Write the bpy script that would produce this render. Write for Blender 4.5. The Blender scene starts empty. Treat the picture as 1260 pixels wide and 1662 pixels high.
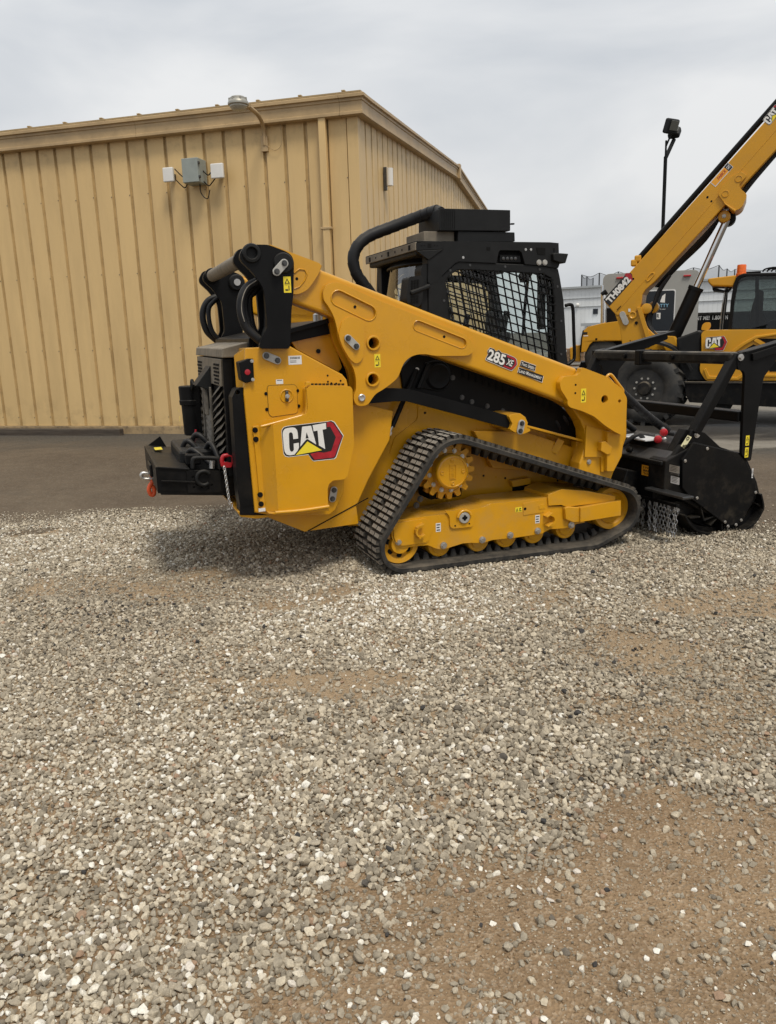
import bpy, bmesh, math, random
import numpy as np
from mathutils import Vector, Matrix, geometry, noise

random.seed(7)
rng = np.random.default_rng(7)
scene = bpy.context.scene
COL = scene.collection
V = Vector

# ------------------------------------------------------------------ camera
PITCH, ROLL, CAMH, FPX = math.radians(12.8), -0.0308, 1.45, 1270.0   # surveyed from the photograph (1260 x 1662 px)
_F = V((0, math.cos(PITCH), -math.sin(PITCH)))
_R0, _U0 = V((1, 0, 0)), V((0, math.sin(PITCH), math.cos(PITCH)))
_R = _R0 * math.cos(ROLL) + _U0 * math.sin(ROLL)
_U = -_R0 * math.sin(ROLL) + _U0 * math.cos(ROLL)
EYE = V((0, 0, CAMH))
cam_data = bpy.data.cameras.new('camera')
cam = bpy.data.objects.new('camera', cam_data)
COL.objects.link(cam)
cam_data.sensor_fit = 'VERTICAL'
cam_data.sensor_height = 32.0
cam_data.lens = FPX / 1662.0 * 32.0
cam_data.clip_start = 0.05
cam_data.clip_end = 2000
cam.matrix_world = Matrix(((_R.x, _U.x, -_F.x, EYE.x), (_R.y, _U.y, -_F.y, EYE.y), (_R.z, _U.z, -_F.z, EYE.z), (0, 0, 0, 1)))
scene.camera = cam

# ------------------------------------------------------------------ world, sun, exposure
SUN_EL, SUN_AZ = math.radians(62), math.radians(155)      # azimuth from +Y, clockwise
world = bpy.data.worlds.new('World')
scene.world = world
world.use_nodes = True
wn, wl = world.node_tree.nodes, world.node_tree.links
wn.clear()
w_out = wn.new('ShaderNodeOutputWorld')
w_bg = wn.new('ShaderNodeBackground')
w_sky = wn.new('ShaderNodeTexSky')
w_sky.sky_type = 'NISHITA'
w_sky.sun_disc = False
w_sky.sun_elevation = SUN_EL
w_sky.sun_rotation = SUN_AZ
w_sky.dust_density = 3.0
w_co = wn.new('ShaderNodeTexCoord')
w_map = wn.new('ShaderNodeMapping')
w_map.inputs['Scale'].default_value = (1.0, 1.0, 3.2)
w_noise = wn.new('ShaderNodeTexNoise')
w_noise.inputs['Scale'].default_value = 1.7
w_noise.inputs['Detail'].default_value = 6
w_noise.inputs['Roughness'].default_value = 0.48
w_noise.inputs['Distortion'].default_value = 0.4
w_ramp = wn.new('ShaderNodeValToRGB')
w_ramp.color_ramp.elements[0].position = 0.36
w_ramp.color_ramp.elements[0].color = (5.7, 6.1, 6.6, 1)
w_ramp.color_ramp.elements[1].position = 0.64
w_ramp.color_ramp.elements[1].color = (9.1, 9.15, 9.15, 1)
# an even overcast deck: dimmer low down, brighter high up
w_sep = wn.new('ShaderNodeSeparateXYZ')
w_mr = wn.new('ShaderNodeMapRange')
w_mr.inputs['From Min'].default_value = 0.0
w_mr.inputs['From Max'].default_value = 0.6
w_mr.inputs['To Min'].default_value = 0.86
w_mr.inputs['To Max'].default_value = 1.12
w_mul = wn.new('ShaderNodeVectorMath'); w_mul.operation = 'SCALE'
w_mix = wn.new('ShaderNodeMix'); w_mix.data_type = 'RGBA'
w_mix.inputs['Factor'].default_value = 0.93
wl.new(w_co.outputs['Generated'], w_map.inputs['Vector'])
wl.new(w_map.outputs['Vector'], w_noise.inputs['Vector'])
wl.new(w_noise.outputs['Fac'], w_ramp.inputs['Fac'])
wl.new(w_co.outputs['Generated'], w_sep.inputs[0])
wl.new(w_sep.outputs['Z'], w_mr.inputs['Value'])
wl.new(w_ramp.outputs['Color'], w_mul.inputs[0])
wl.new(w_mr.outputs['Result'], w_mul.inputs['Scale'])
wl.new(w_sky.outputs['Color'], w_mix.inputs[6])
wl.new(w_mul.outputs['Vector'], w_mix.inputs[7])
wl.new(w_mix.outputs[2], w_bg.inputs['Color'])
w_bg.inputs['Strength'].default_value = 0.057
wl.new(w_bg.outputs[0], w_out.inputs['Surface'])

sun_data = bpy.data.lights.new('sun', 'SUN')
sun_data.energy = 1.5
sun_data.angle = math.radians(15)
sun_data.color = (1.0, 0.93, 0.81)
sun = bpy.data.objects.new('sun', sun_data)
COL.objects.link(sun)
sun_dir = V((math.sin(SUN_AZ) * math.cos(SUN_EL), math.cos(SUN_AZ) * math.cos(SUN_EL), math.sin(SUN_EL)))
sun.rotation_euler = sun_dir.to_track_quat('Z', 'Y').to_euler()
sun.location = (0, 0, 30)
vs = scene.view_settings
scene.display_settings.display_device = 'sRGB'
vs.view_transform = 'Standard'
vs.look = 'None'
vs.exposure = 0.80
vs.gamma = 1.0
vs.use_curve_mapping = False
scene.render.engine = 'CYCLES'

# ------------------------------------------------------------------ materials
def srgb(r, g, b):
    f = lambda c: (c / 255 / 12.92) if c / 255 <= 0.04045 else ((c / 255 + 0.055) / 1.055) ** 2.4
    return (f(r), f(g), f(b), 1)

def mat(name, base, rough=0.5, metal=0.0, var=0.0, scale=6.0, dirt=None, dirt_amt=0.0, dirt_scale=5.0, bump=0.0,
        bump_scale=80.0, spec=0.5, coat=0.0, dust=None, dust_amt=0.0, coords='Object', stretch=(1, 1, 1)):
    """principled paint / rubber / metal with mottling, worn-in dirt, dust that settled on upward faces, fine relief"""
    m = bpy.data.materials.new(name)
    m.use_nodes = True
    n, l = m.node_tree.nodes, m.node_tree.links
    b = n['Principled BSDF']
    b.inputs['Roughness'].default_value = rough
    b.inputs['Metallic'].default_value = metal
    b.inputs['Specular IOR Level'].default_value = spec
    b.inputs['Coat Weight'].default_value = coat
    b.inputs['Coat Roughness'].default_value = 0.15
    base = tuple(base[:3]) + (1,)
    b.inputs['Base Color'].default_value = base
    tc = n.new('ShaderNodeTexCoord')
    mp = n.new('ShaderNodeMapping'); mp.inputs['Scale'].default_value = stretch
    l.new(tc.outputs[coords], mp.inputs['Vector'])
    cur = None
    if var:
        t = n.new('ShaderNodeTexNoise'); t.inputs['Scale'].default_value = scale; t.inputs['Detail'].default_value = 5
        l.new(mp.outputs[0], t.inputs['Vector'])
        r = n.new('ShaderNodeValToRGB')
        r.color_ramp.elements[0].position = 0.3; r.color_ramp.elements[1].position = 0.7
        r.color_ramp.elements[0].color = tuple(c * (1 - var) for c in base[:3]) + (1,)
        r.color_ramp.elements[1].color = tuple(min(1, c * (1 + var)) for c in base[:3]) + (1,)
        l.new(t.outputs['Fac'], r.inputs['Fac'])
        cur = r.outputs['Color']
        mr = n.new('ShaderNodeMapRange'); mr.inputs['To Min'].default_value = max(0.02, rough - 0.08); mr.inputs['To Max'].default_value = min(1, rough + 0.1)
        l.new(t.outputs['Fac'], mr.inputs['Value']); l.new(mr.outputs[0], b.inputs['Roughness'])
    def blend(a, fac, color):
        x = n.new('ShaderNodeMix'); x.data_type = 'RGBA'
        l.new(fac, x.inputs['Factor'])
        if a is None: x.inputs[6].default_value = base
        else: l.new(a, x.inputs[6])
        x.inputs[7].default_value = tuple(color[:3]) + (1,)
        return x.outputs[2]
    if dirt is not None and dirt_amt:
        t = n.new('ShaderNodeTexNoise'); t.inputs['Scale'].default_value = dirt_scale; t.inputs['Detail'].default_value = 8; t.inputs['Roughness'].default_value = 0.7
        l.new(mp.outputs[0], t.inputs['Vector'])
        mr = n.new('ShaderNodeMapRange'); mr.inputs['From Min'].default_value = 0.45; mr.inputs['From Max'].default_value = 0.75; mr.inputs['To Max'].default_value = dirt_amt
        l.new(t.outputs['Fac'], mr.inputs['Value'])
        cur = blend(cur, mr.outputs[0], dirt)
    if dust is not None and dust_amt:
        g = n.new('ShaderNodeNewGeometry'); s = n.new('ShaderNodeSeparateXYZ')
        l.new(g.outputs['Normal'], s.inputs[0])
        t = n.new('ShaderNodeTexNoise'); t.inputs['Scale'].default_value = 9; t.inputs['Detail'].default_value = 7; t.inputs['Roughness'].default_value = 0.65
        l.new(mp.outputs[0], t.inputs['Vector'])
        mr = n.new('ShaderNodeMapRange'); mr.inputs['From Min'].default_value = 0.15; mr.inputs['From Max'].default_value = 0.95; mr.inputs['To Max'].default_value = dust_amt
        l.new(s.outputs['Z'], mr.inputs['Value'])
        mu = n.new('ShaderNodeMath'); mu.operation = 'MULTIPLY'
        mr2 = n.new('ShaderNodeMapRange'); mr2.inputs['From Min'].default_value = 0.3; mr2.inputs['From Max'].default_value = 0.6
        l.new(t.outputs['Fac'], mr2.inputs['Value'])
        l.new(mr.outputs[0], mu.inputs[0]); l.new(mr2.outputs[0], mu.inputs[1])
        cur = blend(cur, mu.outputs[0], dust)
    if cur is not None: l.new(cur, b.inputs['Base Color'])
    if bump:
        t = n.new('ShaderNodeTexNoise'); t.inputs['Scale'].default_value = bump_scale; t.inputs['Detail'].default_value = 4
        l.new(mp.outputs[0], t.inputs['Vector'])
        bp = n.new('ShaderNodeBump'); bp.inputs['Strength'].default_value = bump; bp.inputs['Distance'].default_value = 0.01
        l.new(t.outputs['Fac'], bp.inputs['Height']); l.new(bp.outputs[0], b.inputs['Normal'])
    return m

def glass_mat(name, tint, refl_rough=0.02, alpha=0.12):
    """thin glazing: clear tinted transmission plus a fresnel reflection"""
    m = bpy.data.materials.new(name); m.use_nodes = True
    n, l = m.node_tree.nodes, m.node_tree.links
    n.clear()
    o = n.new('ShaderNodeOutputMaterial'); tr = n.new('ShaderNodeBsdfTransparent'); gl = n.new('ShaderNodeBsdfGlossy')
    tr.inputs['Color'].default_value = tint
    gl.inputs['Roughness'].default_value = refl_rough
    fr = n.new('ShaderNodeFresnel'); fr.inputs['IOR'].default_value = 1.5
    ad = n.new('ShaderNodeMath'); ad.operation = 'ADD'; ad.use_clamp = True; ad.inputs[1].default_value = alpha
    mx = n.new('ShaderNodeMixShader')
    ge = n.new('ShaderNodeNewGeometry'); iv = n.new('ShaderNodeMath'); iv.operation = 'SUBTRACT'; iv.inputs[0].default_value = 1.0
    ml = n.new('ShaderNodeMath'); ml.operation = 'MULTIPLY'          # only the outer face mirrors
    l.new(ge.outputs['Backfacing'], iv.inputs[1]); l.new(fr.outputs[0], ad.inputs[0])
    l.new(ad.outputs[0], ml.inputs[0]); l.new(iv.outputs[0], ml.inputs[1]); l.new(ml.outputs[0], mx.inputs[0])
    l.new(tr.outputs[0], mx.inputs[1]); l.new(gl.outputs[0], mx.inputs[2]); l.new(mx.outputs[0], o.inputs['Surface'])
    return m

DUST = (0.26, 0.22, 0.165)
M = {}
M['yellow'] = mat('cat_yellow_paint', (0.60, 0.288, 0.004), 0.28, coat=0.25, var=0.06, scale=3, dirt=(0.28, 0.17, 0.05), dirt_amt=0.18, dirt_scale=2.5, dust=DUST, dust_amt=0.22, bump=0.02, bump_scale=160)
M['yellow_far'] = mat('yellow_paint_rental', (0.55, 0.265, 0.008), 0.36, var=0.05, scale=2, dirt=(0.3, 0.18, 0.06), dirt_amt=0.2)
M['black'] = mat('black_paint', (0.0045, 0.0046, 0.005), 0.42, var=0.25, scale=7, dust=DUST, dust_amt=0.07, bump=0.04, bump_scale=260, spec=0.16)
M['black_dusty'] = mat('dusty_black_paint', (0.009, 0.009, 0.009), 0.5, var=0.25, scale=7, dirt=DUST, dirt_amt=0.2, dirt_scale=6, dust=DUST, dust_amt=0.5, bump=0.05, bump_scale=260, spec=0.25)
M['dusty_cap'] = mat('dust_coated_black', (0.16, 0.135, 0.10), 0.65, var=0.3, scale=14, dirt=DUST, dirt_amt=0.6, dirt_scale=9, dust=DUST, dust_amt=0.8, bump=0.1, bump_scale=150)
M['louver'] = mat('dusty_louver_steel', (0.10, 0.09, 0.075), 0.6, var=0.3, scale=16, dirt=DUST, dirt_amt=0.5, dirt_scale=12, dust=DUST, dust_amt=0.4)
M['charcoal'] = mat('charcoal_textured_paint', (0.009, 0.0095, 0.010), 0.5, var=0.2, scale=10, dust=DUST, dust_amt=0.1, bump=0.12, bump_scale=420, spec=0.22)
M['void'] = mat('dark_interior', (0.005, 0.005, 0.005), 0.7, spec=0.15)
M['rubber'] = mat('track_rubber', (0.010, 0.0098, 0.0095), 0.72, var=0.3, scale=12, dirt=(0.13, 0.11, 0.085), dirt_amt=0.35, dirt_scale=7, dust=DUST, dust_amt=0.22, bump=0.2, bump_scale=60)
M['lug'] = mat('scuffed_lug_rubber', (0.24, 0.22, 0.19), 0.8, var=0.3, scale=22, dirt=(0.33, 0.29, 0.23), dirt_amt=0.8, dirt_scale=14, bump=0.3, bump_scale=70)
M['tire'] = mat('tyre_rubber', (0.02, 0.02, 0.02), 0.7, var=0.25, scale=6, dirt=(0.09, 0.08, 0.065), dirt_amt=0.55, dirt_scale=5, dust=DUST, dust_amt=0.3, bump=0.1)
M['hose'] = mat('hose_rubber', (0.010, 0.0105, 0.012), 0.5, var=0.2, scale=20, dust=DUST, dust_amt=0.2, spec=0.3)
M['steel'] = mat('zinc_plated_steel', (0.55, 0.54, 0.52), 0.35, metal=0.9, var=0.12, scale=30)
M['plate_steel'] = mat('pale_retainer_plate', (0.42, 0.41, 0.38), 0.45, metal=0.35, var=0.12, scale=30)
M['darksteel'] = mat('dark_steel', (0.09, 0.09, 0.09), 0.4, metal=0.8, var=0.2, scale=20)
M['chrome'] = mat('chrome', (0.7, 0.69, 0.68), 0.12, metal=1.0)
M['red'] = mat('red_paint', (0.42, 0.012, 0.02), 0.35, var=0.1, scale=12)
M['orange'] = mat('orange_hook_paint', (0.62, 0.085, 0.02), 0.4, var=0.1, scale=20)
M['rope'] = mat('grey_synthetic_rope', (0.23, 0.21, 0.18), 0.8, var=0.3, scale=60)
M['white_print'] = mat('white_print', (0.72, 0.71, 0.68), 0.4)
M['black_print'] = mat('black_print', (0.012, 0.012, 0.012), 0.35)
M['red_print'] = mat('red_print', (0.36, 0.012, 0.022), 0.35, var=0.2, scale=30)
M['sticker_yellow'] = mat('sticker_yellow', (0.78, 0.62, 0.03), 0.4)
M['sticker_orange'] = mat('sticker_orange', (0.75, 0.33, 0.02), 0.4)
M['sticker_white'] = mat('sticker_white', (0.66, 0.66, 0.66), 0.4)
M['glass'] = glass_mat('cab_glass', (0.93, 0.955, 0.945, 1), alpha=0.0)
M['rear_glass'] = glass_mat('rear_glass', (0.80, 0.84, 0.83, 1), alpha=0.14)
M['smoke_glass'] = glass_mat('tinted_glass', (0.62, 0.66, 0.65, 1), alpha=0.01)
M['seat'] = mat('seat_vinyl', (0.014, 0.014, 0.014), 0.6)

# ------------------------------------------------------------------ mesh helpers
def finish(ob, label=None, cat=None, group=None, kind=None):
    if label: ob['label'] = label
    if cat: ob['category'] = cat
    if group: ob['group'] = group
    if kind: ob['kind'] = kind
    return ob

def obj(name, bm, material, parent=None, smooth=None, bevel=0.0, seg=2, **kw):
    """link a bmesh as one mesh object"""
    me = bpy.data.meshes.new(name)
    bm.normal_update()
    bm.to_mesh(me); bm.free()
    mats = material if isinstance(material, (list, tuple)) else [material]
    for m in mats: me.materials.append(M[m] if isinstance(m, str) else m)
    if smooth is not None:
        for p in me.polygons: p.use_smooth = True
        me.set_sharp_from_angle(angle=math.radians(smooth))
    o = bpy.data.objects.new(name, me)
    COL.objects.link(o)
    if parent is not None: o.parent = parent
    if bevel:
        md = o.modifiers.new('bevel', 'BEVEL'); md.width = bevel; md.segments = seg; md.limit_method = 'ANGLE'; md.angle_limit = math.radians(40)
        md.use_clamp_overlap = True
    return finish(o, **kw)

def empty(name, loc=(0, 0, 0), rz=0.0, label=None, cat=None, group=None):
    o = bpy.data.objects.new(name, None)
    o.empty_display_size = 0.2
    COL.objects.link(o)
    o.location = loc; o.rotation_euler = (0, 0, rz)
    return finish(o, label, cat, group)

def copy_tree(o, parent=None):
    c = o.copy(); COL.objects.link(c)
    if parent is not None: c.parent = parent
    for ch in list(o.children): copy_tree(ch, c)
    return c

def bm_poly(bm, loops, place, d0, d1):
    """extrude a 2-D outline (first loop) with holes (other loops) between depths d0 and d1; place(u, v, d) -> Vector"""
    L3 = [[V((p[0], p[1], 0)) for p in lp] for lp in loops]
    tris = geometry.tessellate_polygon(L3)
    flat = [p for lp in loops for p in lp]
    A = [bm.verts.new(place(p[0], p[1], d0)) for p in flat]
    B = [bm.verts.new(place(p[0], p[1], d1)) for p in flat]
    fs = []
    for t in tris:
        for arr in (A, B):
            try: fs.append(bm.faces.new([arr[i] for i in t]))
            except ValueError: pass
    k = 0
    for lp in loops:
        n = len(lp)
        for i in range(n):
            j = (i + 1) % n
            try: fs.append(bm.faces.new((A[k + i], A[k + j], B[k + j], B[k + i])))
            except ValueError: pass
        k += n
    bmesh.ops.recalc_face_normals(bm, faces=fs)
    return fs

def bm_box(bm, c, s, mtx=None):
    c, s = V(c), V(s)
    vs_ = []
    for sx in (-.5, .5):
        for sy in (-.5, .5):
            for sz in (-.5, .5):
                p = V((sx * s.x, sy * s.y, sz * s.z))
                if mtx: p = mtx @ p
                vs_.append(bm.verts.new(c + p))
    for f in ((0, 1, 3, 2), (4, 6, 7, 5), (0, 4, 5, 1), (2, 3, 7, 6), (0, 2, 6, 4), (1, 5, 7, 3)):
        bm.faces.new([vs_[i] for i in f])

def frame_of(d, up=(0, 0, 1)):
    d = V(d).normalized(); up = V(up)
    if abs(d.dot(up)) > 0.98: up = V((1, 0, 0)) if abs(d.x) < 0.9 else V((0, 1, 0))
    s = d.cross(up).normalized(); u = s.cross(d).normalized()
    return d, s, u

def bm_bar(bm, p0, p1, w, h, up=(0, 0, 1)):
    """rectangular bar from p0 to p1, w across, h along up"""
    p0, p1 = V(p0), V(p1)
    d, s, u = frame_of(p1 - p0, up)
    q = []
    for p in (p0, p1):
        for a, b in ((-1, -1), (1, -1), (1, 1), (-1, 1)):
            q.append(bm.verts.new(p + s * (a * w / 2) + u * (b * h / 2)))
    for f in ((3, 2, 1, 0), (4, 5, 6, 7), (0, 1, 5, 4), (1, 2, 6, 5), (2, 3, 7, 6), (3, 0, 4, 7)):
        bm.faces.new([q[i] for i in f])

def bm_cyl(bm, p0, p1, r0, r1=None, n=20, cap=True):
    r1 = r0 if r1 is None else r1
    p0, p1 = V(p0), V(p1)
    d, s, u = frame_of(p1 - p0)
    A = [bm.verts.new(p0 + (s * math.cos(2 * math.pi * i / n) + u * math.sin(2 * math.pi * i / n)) * r0) for i in range(n)]
    B = [bm.verts.new(p1 + (s * math.cos(2 * math.pi * i / n) + u * math.sin(2 * math.pi * i / n)) * r1) for i in range(n)]
    fs = []
    for i in range(n):
        j = (i + 1) % n
        fs.append(bm.faces.new((A[i], A[j], B[j], B[i])))
    if cap:
        fs.append(bm.faces.new(A[::-1])); fs.append(bm.faces.new(B))
    bmesh.ops.recalc_face_normals(bm, faces=fs)

def bm_lathe(bm, c, axis, prof, n=32, up=(0, 0, 1), close=True):
    """profile [(radius, along axis)]"""
    c = V(c); d, s, u = frame_of(axis, up)
    rings = []
    for r, t in prof:
        rings.append([bm.verts.new(c + d * t + (s * math.cos(2 * math.pi * i / n) + u * math.sin(2 * math.pi * i / n)) * max(r, 1e-4)) for i in range(n)])
    fs = []
    for a, b in zip(rings[:-1], rings[1:]):
        for i in range(n):
            j = (i + 1) % n
            fs.append(bm.faces.new((a[i], a[j], b[j], b[i])))
    if close:
        fs.append(bm.faces.new(rings[0][::-1])); fs.append(bm.faces.new(rings[-1]))
    bmesh.ops.recalc_face_normals(bm, faces=fs)

def catmull(pts, k=6, closed=False):
    pts = [V(p) for p in pts]; n = len(pts); out = []
    rngi = range(n if closed else n - 1)
    for i in rngi:
        p1, p2 = pts[i], pts[(i + 1) % n]
        p0 = pts[i - 1] if (closed or i > 0) else p1 * 2 - p2
        p3 = pts[(i + 2) % n] if (closed or i + 2 < n) else p2 * 2 - p1
        for j in range(k):
            t = j / k
            out.append(0.5 * ((2 * p1) + (p2 - p0) * t + (2 * p0 - 5 * p1 + 4 * p2 - p3) * t * t + (3 * p1 - p0 - 3 * p2 + p3) * t ** 3))
    if not closed: out.append(pts[-1])
    return out

def bm_tube(bm, path, r, n=10, k=6, cap=True, rfun=None):
    P = catmull(path, k) if k > 1 else [V(p) for p in path]
    up = V((0.123, 0.2, 0.97)); prev = None; rings = []
    for i, p in enumerate(P):
        d = (P[min(i + 1, len(P) - 1)] - P[max(i - 1, 0)]).normalized()
        if prev is None:
            s = d.cross(up)
            if s.length < 1e-3: s = d.cross(V((1, 0, 0)))
            s.normalize()
        else:
            s = prev - d * prev.dot(d); s.normalize()
        prev = s; u = s.cross(d)
        rr = rfun(i / max(1, len(P) - 1)) if rfun else r
        rings.append([bm.verts.new(p + (s * math.cos(2 * math.pi * j / n) + u * math.sin(2 * math.pi * j / n)) * rr) for j in range(n)])
    fs = []
    for a, b in zip(rings[:-1], rings[1:]):
        for i in range(n):
            j = (i + 1) % n
            fs.append(bm.faces.new((a[i], a[j], b[j], b[i])))
    if cap:
        fs.append(bm.faces.new(rings[0][::-1])); fs.append(bm.faces.new(rings[-1]))
    bmesh.ops.recalc_face_normals(bm, faces=fs)
    return P

def circle(cx, cz, r, n=24):
    return [(cx + r * math.cos(2 * math.pi * i / n), cz + r * math.sin(2 * math.pi * i / n)) for i in range(n)]

def stadium(a, b, r, n=8):
    a, b = V(a), V(b); d = (b - a); ang = math.atan2(d.y, d.x); out = []
    for i in range(n + 1):
        t = ang - math.pi / 2 + math.pi * i / n
        out.append((b.x + r * math.cos(t), b.y + r * math.sin(t)))
    for i in range(n + 1):
        t = ang + math.pi / 2 + math.pi * i / n
        out.append((a.x + r * math.cos(t), a.y + r * math.sin(t)))
    return out

def round_poly(pts, r, n=4, skip=()):
    """round the corners of a 2-D outline"""
    out = []; N = len(pts)
    for i in range(N):
        p0, p1, p2 = V(pts[i - 1]), V(pts[i]), V(pts[(i + 1) % N])
        a, b = (p0 - p1), (p2 - p1)
        if i in skip or a.length < 1e-6 or b.length < 1e-6: out.append(tuple(p1)); continue
        rr = min(r, a.length * 0.45, b.length * 0.45)
        q0, q2 = p1 + a.normalized() * rr, p1 + b.normalized() * rr
        for j in range(n + 1):
            t = j / n
            q = q0 * (1 - t) ** 2 + p1 * 2 * t * (1 - t) + q2 * t * t
            out.append((q.x, q.y))
    return out

# a survey frame: local axes at A; turns a photo pixel on a known plane of the thing into the thing's own metres
class Survey:
    def __init__(s, A, yaw):
        s.A = V(A); s.yaw = yaw
        s.X = V((math.cos(yaw), math.sin(yaw), 0)); s.Y = V((-math.sin(yaw), math.cos(yaw), 0)); s.Z = V((0, 0, 1))
    def _hit(s, px, py, n, d):
        ray = _F + _R * ((px - 630) / FPX) - _U * ((py - 831) / FPX)
        q = EYE - s.A
        P = q + ray * ((d - q.dot(n)) / ray.dot(n))
        return V((P.dot(s.X), P.dot(s.Y), P.dot(s.Z)))
    def y(s, px, py, y): return s._hit(px, py, s.Y, y)
    def x(s, px, py, x): return s._hit(px, py, s.X, x)
    def z(s, px, py, z): return s._hit(px, py, s.Z, z)
    def oy(s, pts, y): return [(q.x, q.z) for q in (s.y(a, b, y) for a, b in pts)]
    def ox(s, pts, x): return [(q.y, q.z) for q in (s.x(a, b, x) for a, b in pts)]

inY = lambda u, v, d: V((u, d, v))      # outline in X-Z, depth along Y
inX = lambda u, v, d: V((d, u, v))      # outline in Y-Z, depth along X
inZ = lambda u, v, d: V((u, v, d))

def prism(name, pts, y0, y1, material, parent, holes=(), place=inY, **kw):
    bm = bmesh.new()
    bm_poly(bm, [list(pts)] + [list(h) for h in holes], place, y0, y1)
    return obj(name, bm, material, parent, **kw)

def bx(name, c, s, material, parent=None, bevel=0.004, mtx=None, **kw):
    bm = bmesh.new(); bm_box(bm, c, s, mtx); return obj(name, bm, material, parent, bevel=bevel, **kw)
def bar(name, p0, p1, w, h, material, parent=None, bevel=0.003, up=(0, 0, 1), **kw):
    bm = bmesh.new(); bm_bar(bm, p0, p1, w, h, up); return obj(name, bm, material, parent, bevel=bevel, **kw)
def cyl(name, p0, p1, r, material, parent=None, n=24, r1=None, **kw):
    bm = bmesh.new(); bm_cyl(bm, p0, p1, r, r1, n); return obj(name, bm, material, parent, smooth=40, **kw)
def tube(name, path, r, material, parent=None, n=10, k=6, **kw):
    bm = bmesh.new(); bm_tube(bm, path, r, n, k); return obj(name, bm, material, parent, smooth=60, **kw)
def lathe(name, c, axis, prof, material, parent=None, n=32, **kw):
    bm = bmesh.new(); bm_lathe(bm, c, axis, prof, n); return obj(name, bm, material, parent, smooth=35, **kw)

# flat print: lettering and emblems laid on a surface; a Spot is origin + unit right + unit up (normal = towards the viewer)
class Spot:
    def __init__(s, o, r, u):
        s.o, s.r = V(o), V(r).normalized()
        u = V(u); s.u = (u - s.r * u.dot(s.r)).normalized(); s.n = s.r.cross(s.u)
    def at(s, a, b, d=0.0): return s.o + s.r * a + s.u * b + s.n * d

def text_faces(body, bold=0.0, shear=0.0, small_caps=False, res=3):
    cu = bpy.data.curves.new('lettering', 'FONT')
    cu.body = body; cu.size = 1.0; cu.offset = bold; cu.shear = shear; cu.resolution_u = res; cu.fill_mode = 'FRONT'
    if small_caps:
        cu.small_caps_scale = 0.78
        for i, ch in enumerate(body):
            if ch.islower(): cu.body_format[i].use_small_caps = True
    o = bpy.data.objects.new('lettering', cu)
    COL.objects.link(o)
    dg = bpy.context.evaluated_depsgraph_get()
    me = bpy.data.meshes.new_from_object(o.evaluated_get(dg))
    vs_ = [(v.co.x, v.co.y) for v in me.vertices]; fs = [tuple(p.vertices) for p in me.polygons]
    bpy.data.objects.remove(o); bpy.data.curves.remove(cu); bpy.data.meshes.remove(me)
    return vs_, fs

def bm_text(bm, body, spot, x0, y0, w, h, d, mi=0, **kw):
    """lettering stretched into the rectangle (x0, y0, w, h) of a spot"""
    v, f = text_faces(body, **kw)
    if not v: return
    ax, bx_ = min(p[0] for p in v), max(p[0] for p in v); ay, by = min(p[1] for p in v), max(p[1] for p in v)
    q = [bm.verts.new(spot.at(x0 + (p[0] - ax) / (bx_ - ax) * w, y0 + (p[1] - ay) / (by - ay) * h, d)) for p in v]
    for t in f:
        try: bm.faces.new([q[i] for i in t]).material_index = mi
        except ValueError: pass

def bm_shape(bm, spot, pts, d, mi=0, holes=(), th=0.0006):
    """a thin film of print"""
    loops = [list(pts)] + [list(h) for h in holes]
    for f in bm_poly(bm, loops, lambda u, v, k: spot.at(u, v, k), d - th, d): f.material_index = mi

def cat_emblem(parent, spot, w, h, name='emblem'):
    """the maker's emblem on its red hexagon, drawn on a 100 x 64 grid"""
    bm = bmesh.new()
    g = lambda pts: [((x - 320) / 560 * w, (1068 - y) / 356 * h) for x, y in pts]
    back = [(326, 790), (330, 765), (346, 744), (380, 736), (745, 718), (775, 714), (803, 730), (880, 860), (803, 1050), (786, 1063), (600, 1068), (585, 1058), (552, 1003), (440, 1008), (372, 1010), (346, 1000), (332, 975)]
    bm_shape(bm, spot, g([(x + (6 if x > 600 else -3 if x < 400 else 0), y + (6 if y > 900 else -4)) for x, y in back]), 0.0008, 0)
    bm_shape(bm, spot, g(back), 0.0014, 1)
    bm_shape(bm, spot, g([(735, 724), (770, 722), (794, 735), (870, 862), (795, 1042), (780, 1053), (606, 1058), (570, 1002), (690, 985), (728, 965)]), 0.0020, 2)
    bm_shape(bm, spot, g([(728, 768), (764, 766), (812, 866), (764, 990), (690, 1000), (650, 990), (728, 965)]), 0.0026, 1)
    C_ = [(332, 800), (337, 776), (352, 757), (378, 750), (425, 748), (446, 755), (461, 774), (466, 800), (467, 852), (424, 855), (421, 806), (414, 794), (402, 790), (391, 796), (387, 810), (384, 925), (388, 955), (400, 968), (414, 966), (423, 952), (425, 895), (471, 891), (470, 935), (455, 965), (425, 996), (385, 1000), (356, 990), (341, 965), (336, 930)]
    A_ = [(508, 748), (590, 744), (628, 920), (556, 866), (546, 864), (534, 872), (482, 928)]
    A_in = [(546, 800), (563, 858), (534, 858)]
    T_ = [(603, 741), (726, 728), (726, 784), (692, 788), (708, 968), (652, 930), (646, 793), (610, 797)]
    bm_shape(bm, spot, g(C_), 0.0036, 0); bm_shape(bm, spot, g(A_), 0.0036, 0, holes=[g(A_in)]); bm_shape(bm, spot, g(T_), 0.0036, 0)
    bm_shape(bm, spot, g([(549, 885), (436, 1002), (678, 976)]), 0.0042, 3)
    return obj(name, bm, ['white_print', 'black_print', 'red_print', 'sticker_yellow'], parent)

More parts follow.
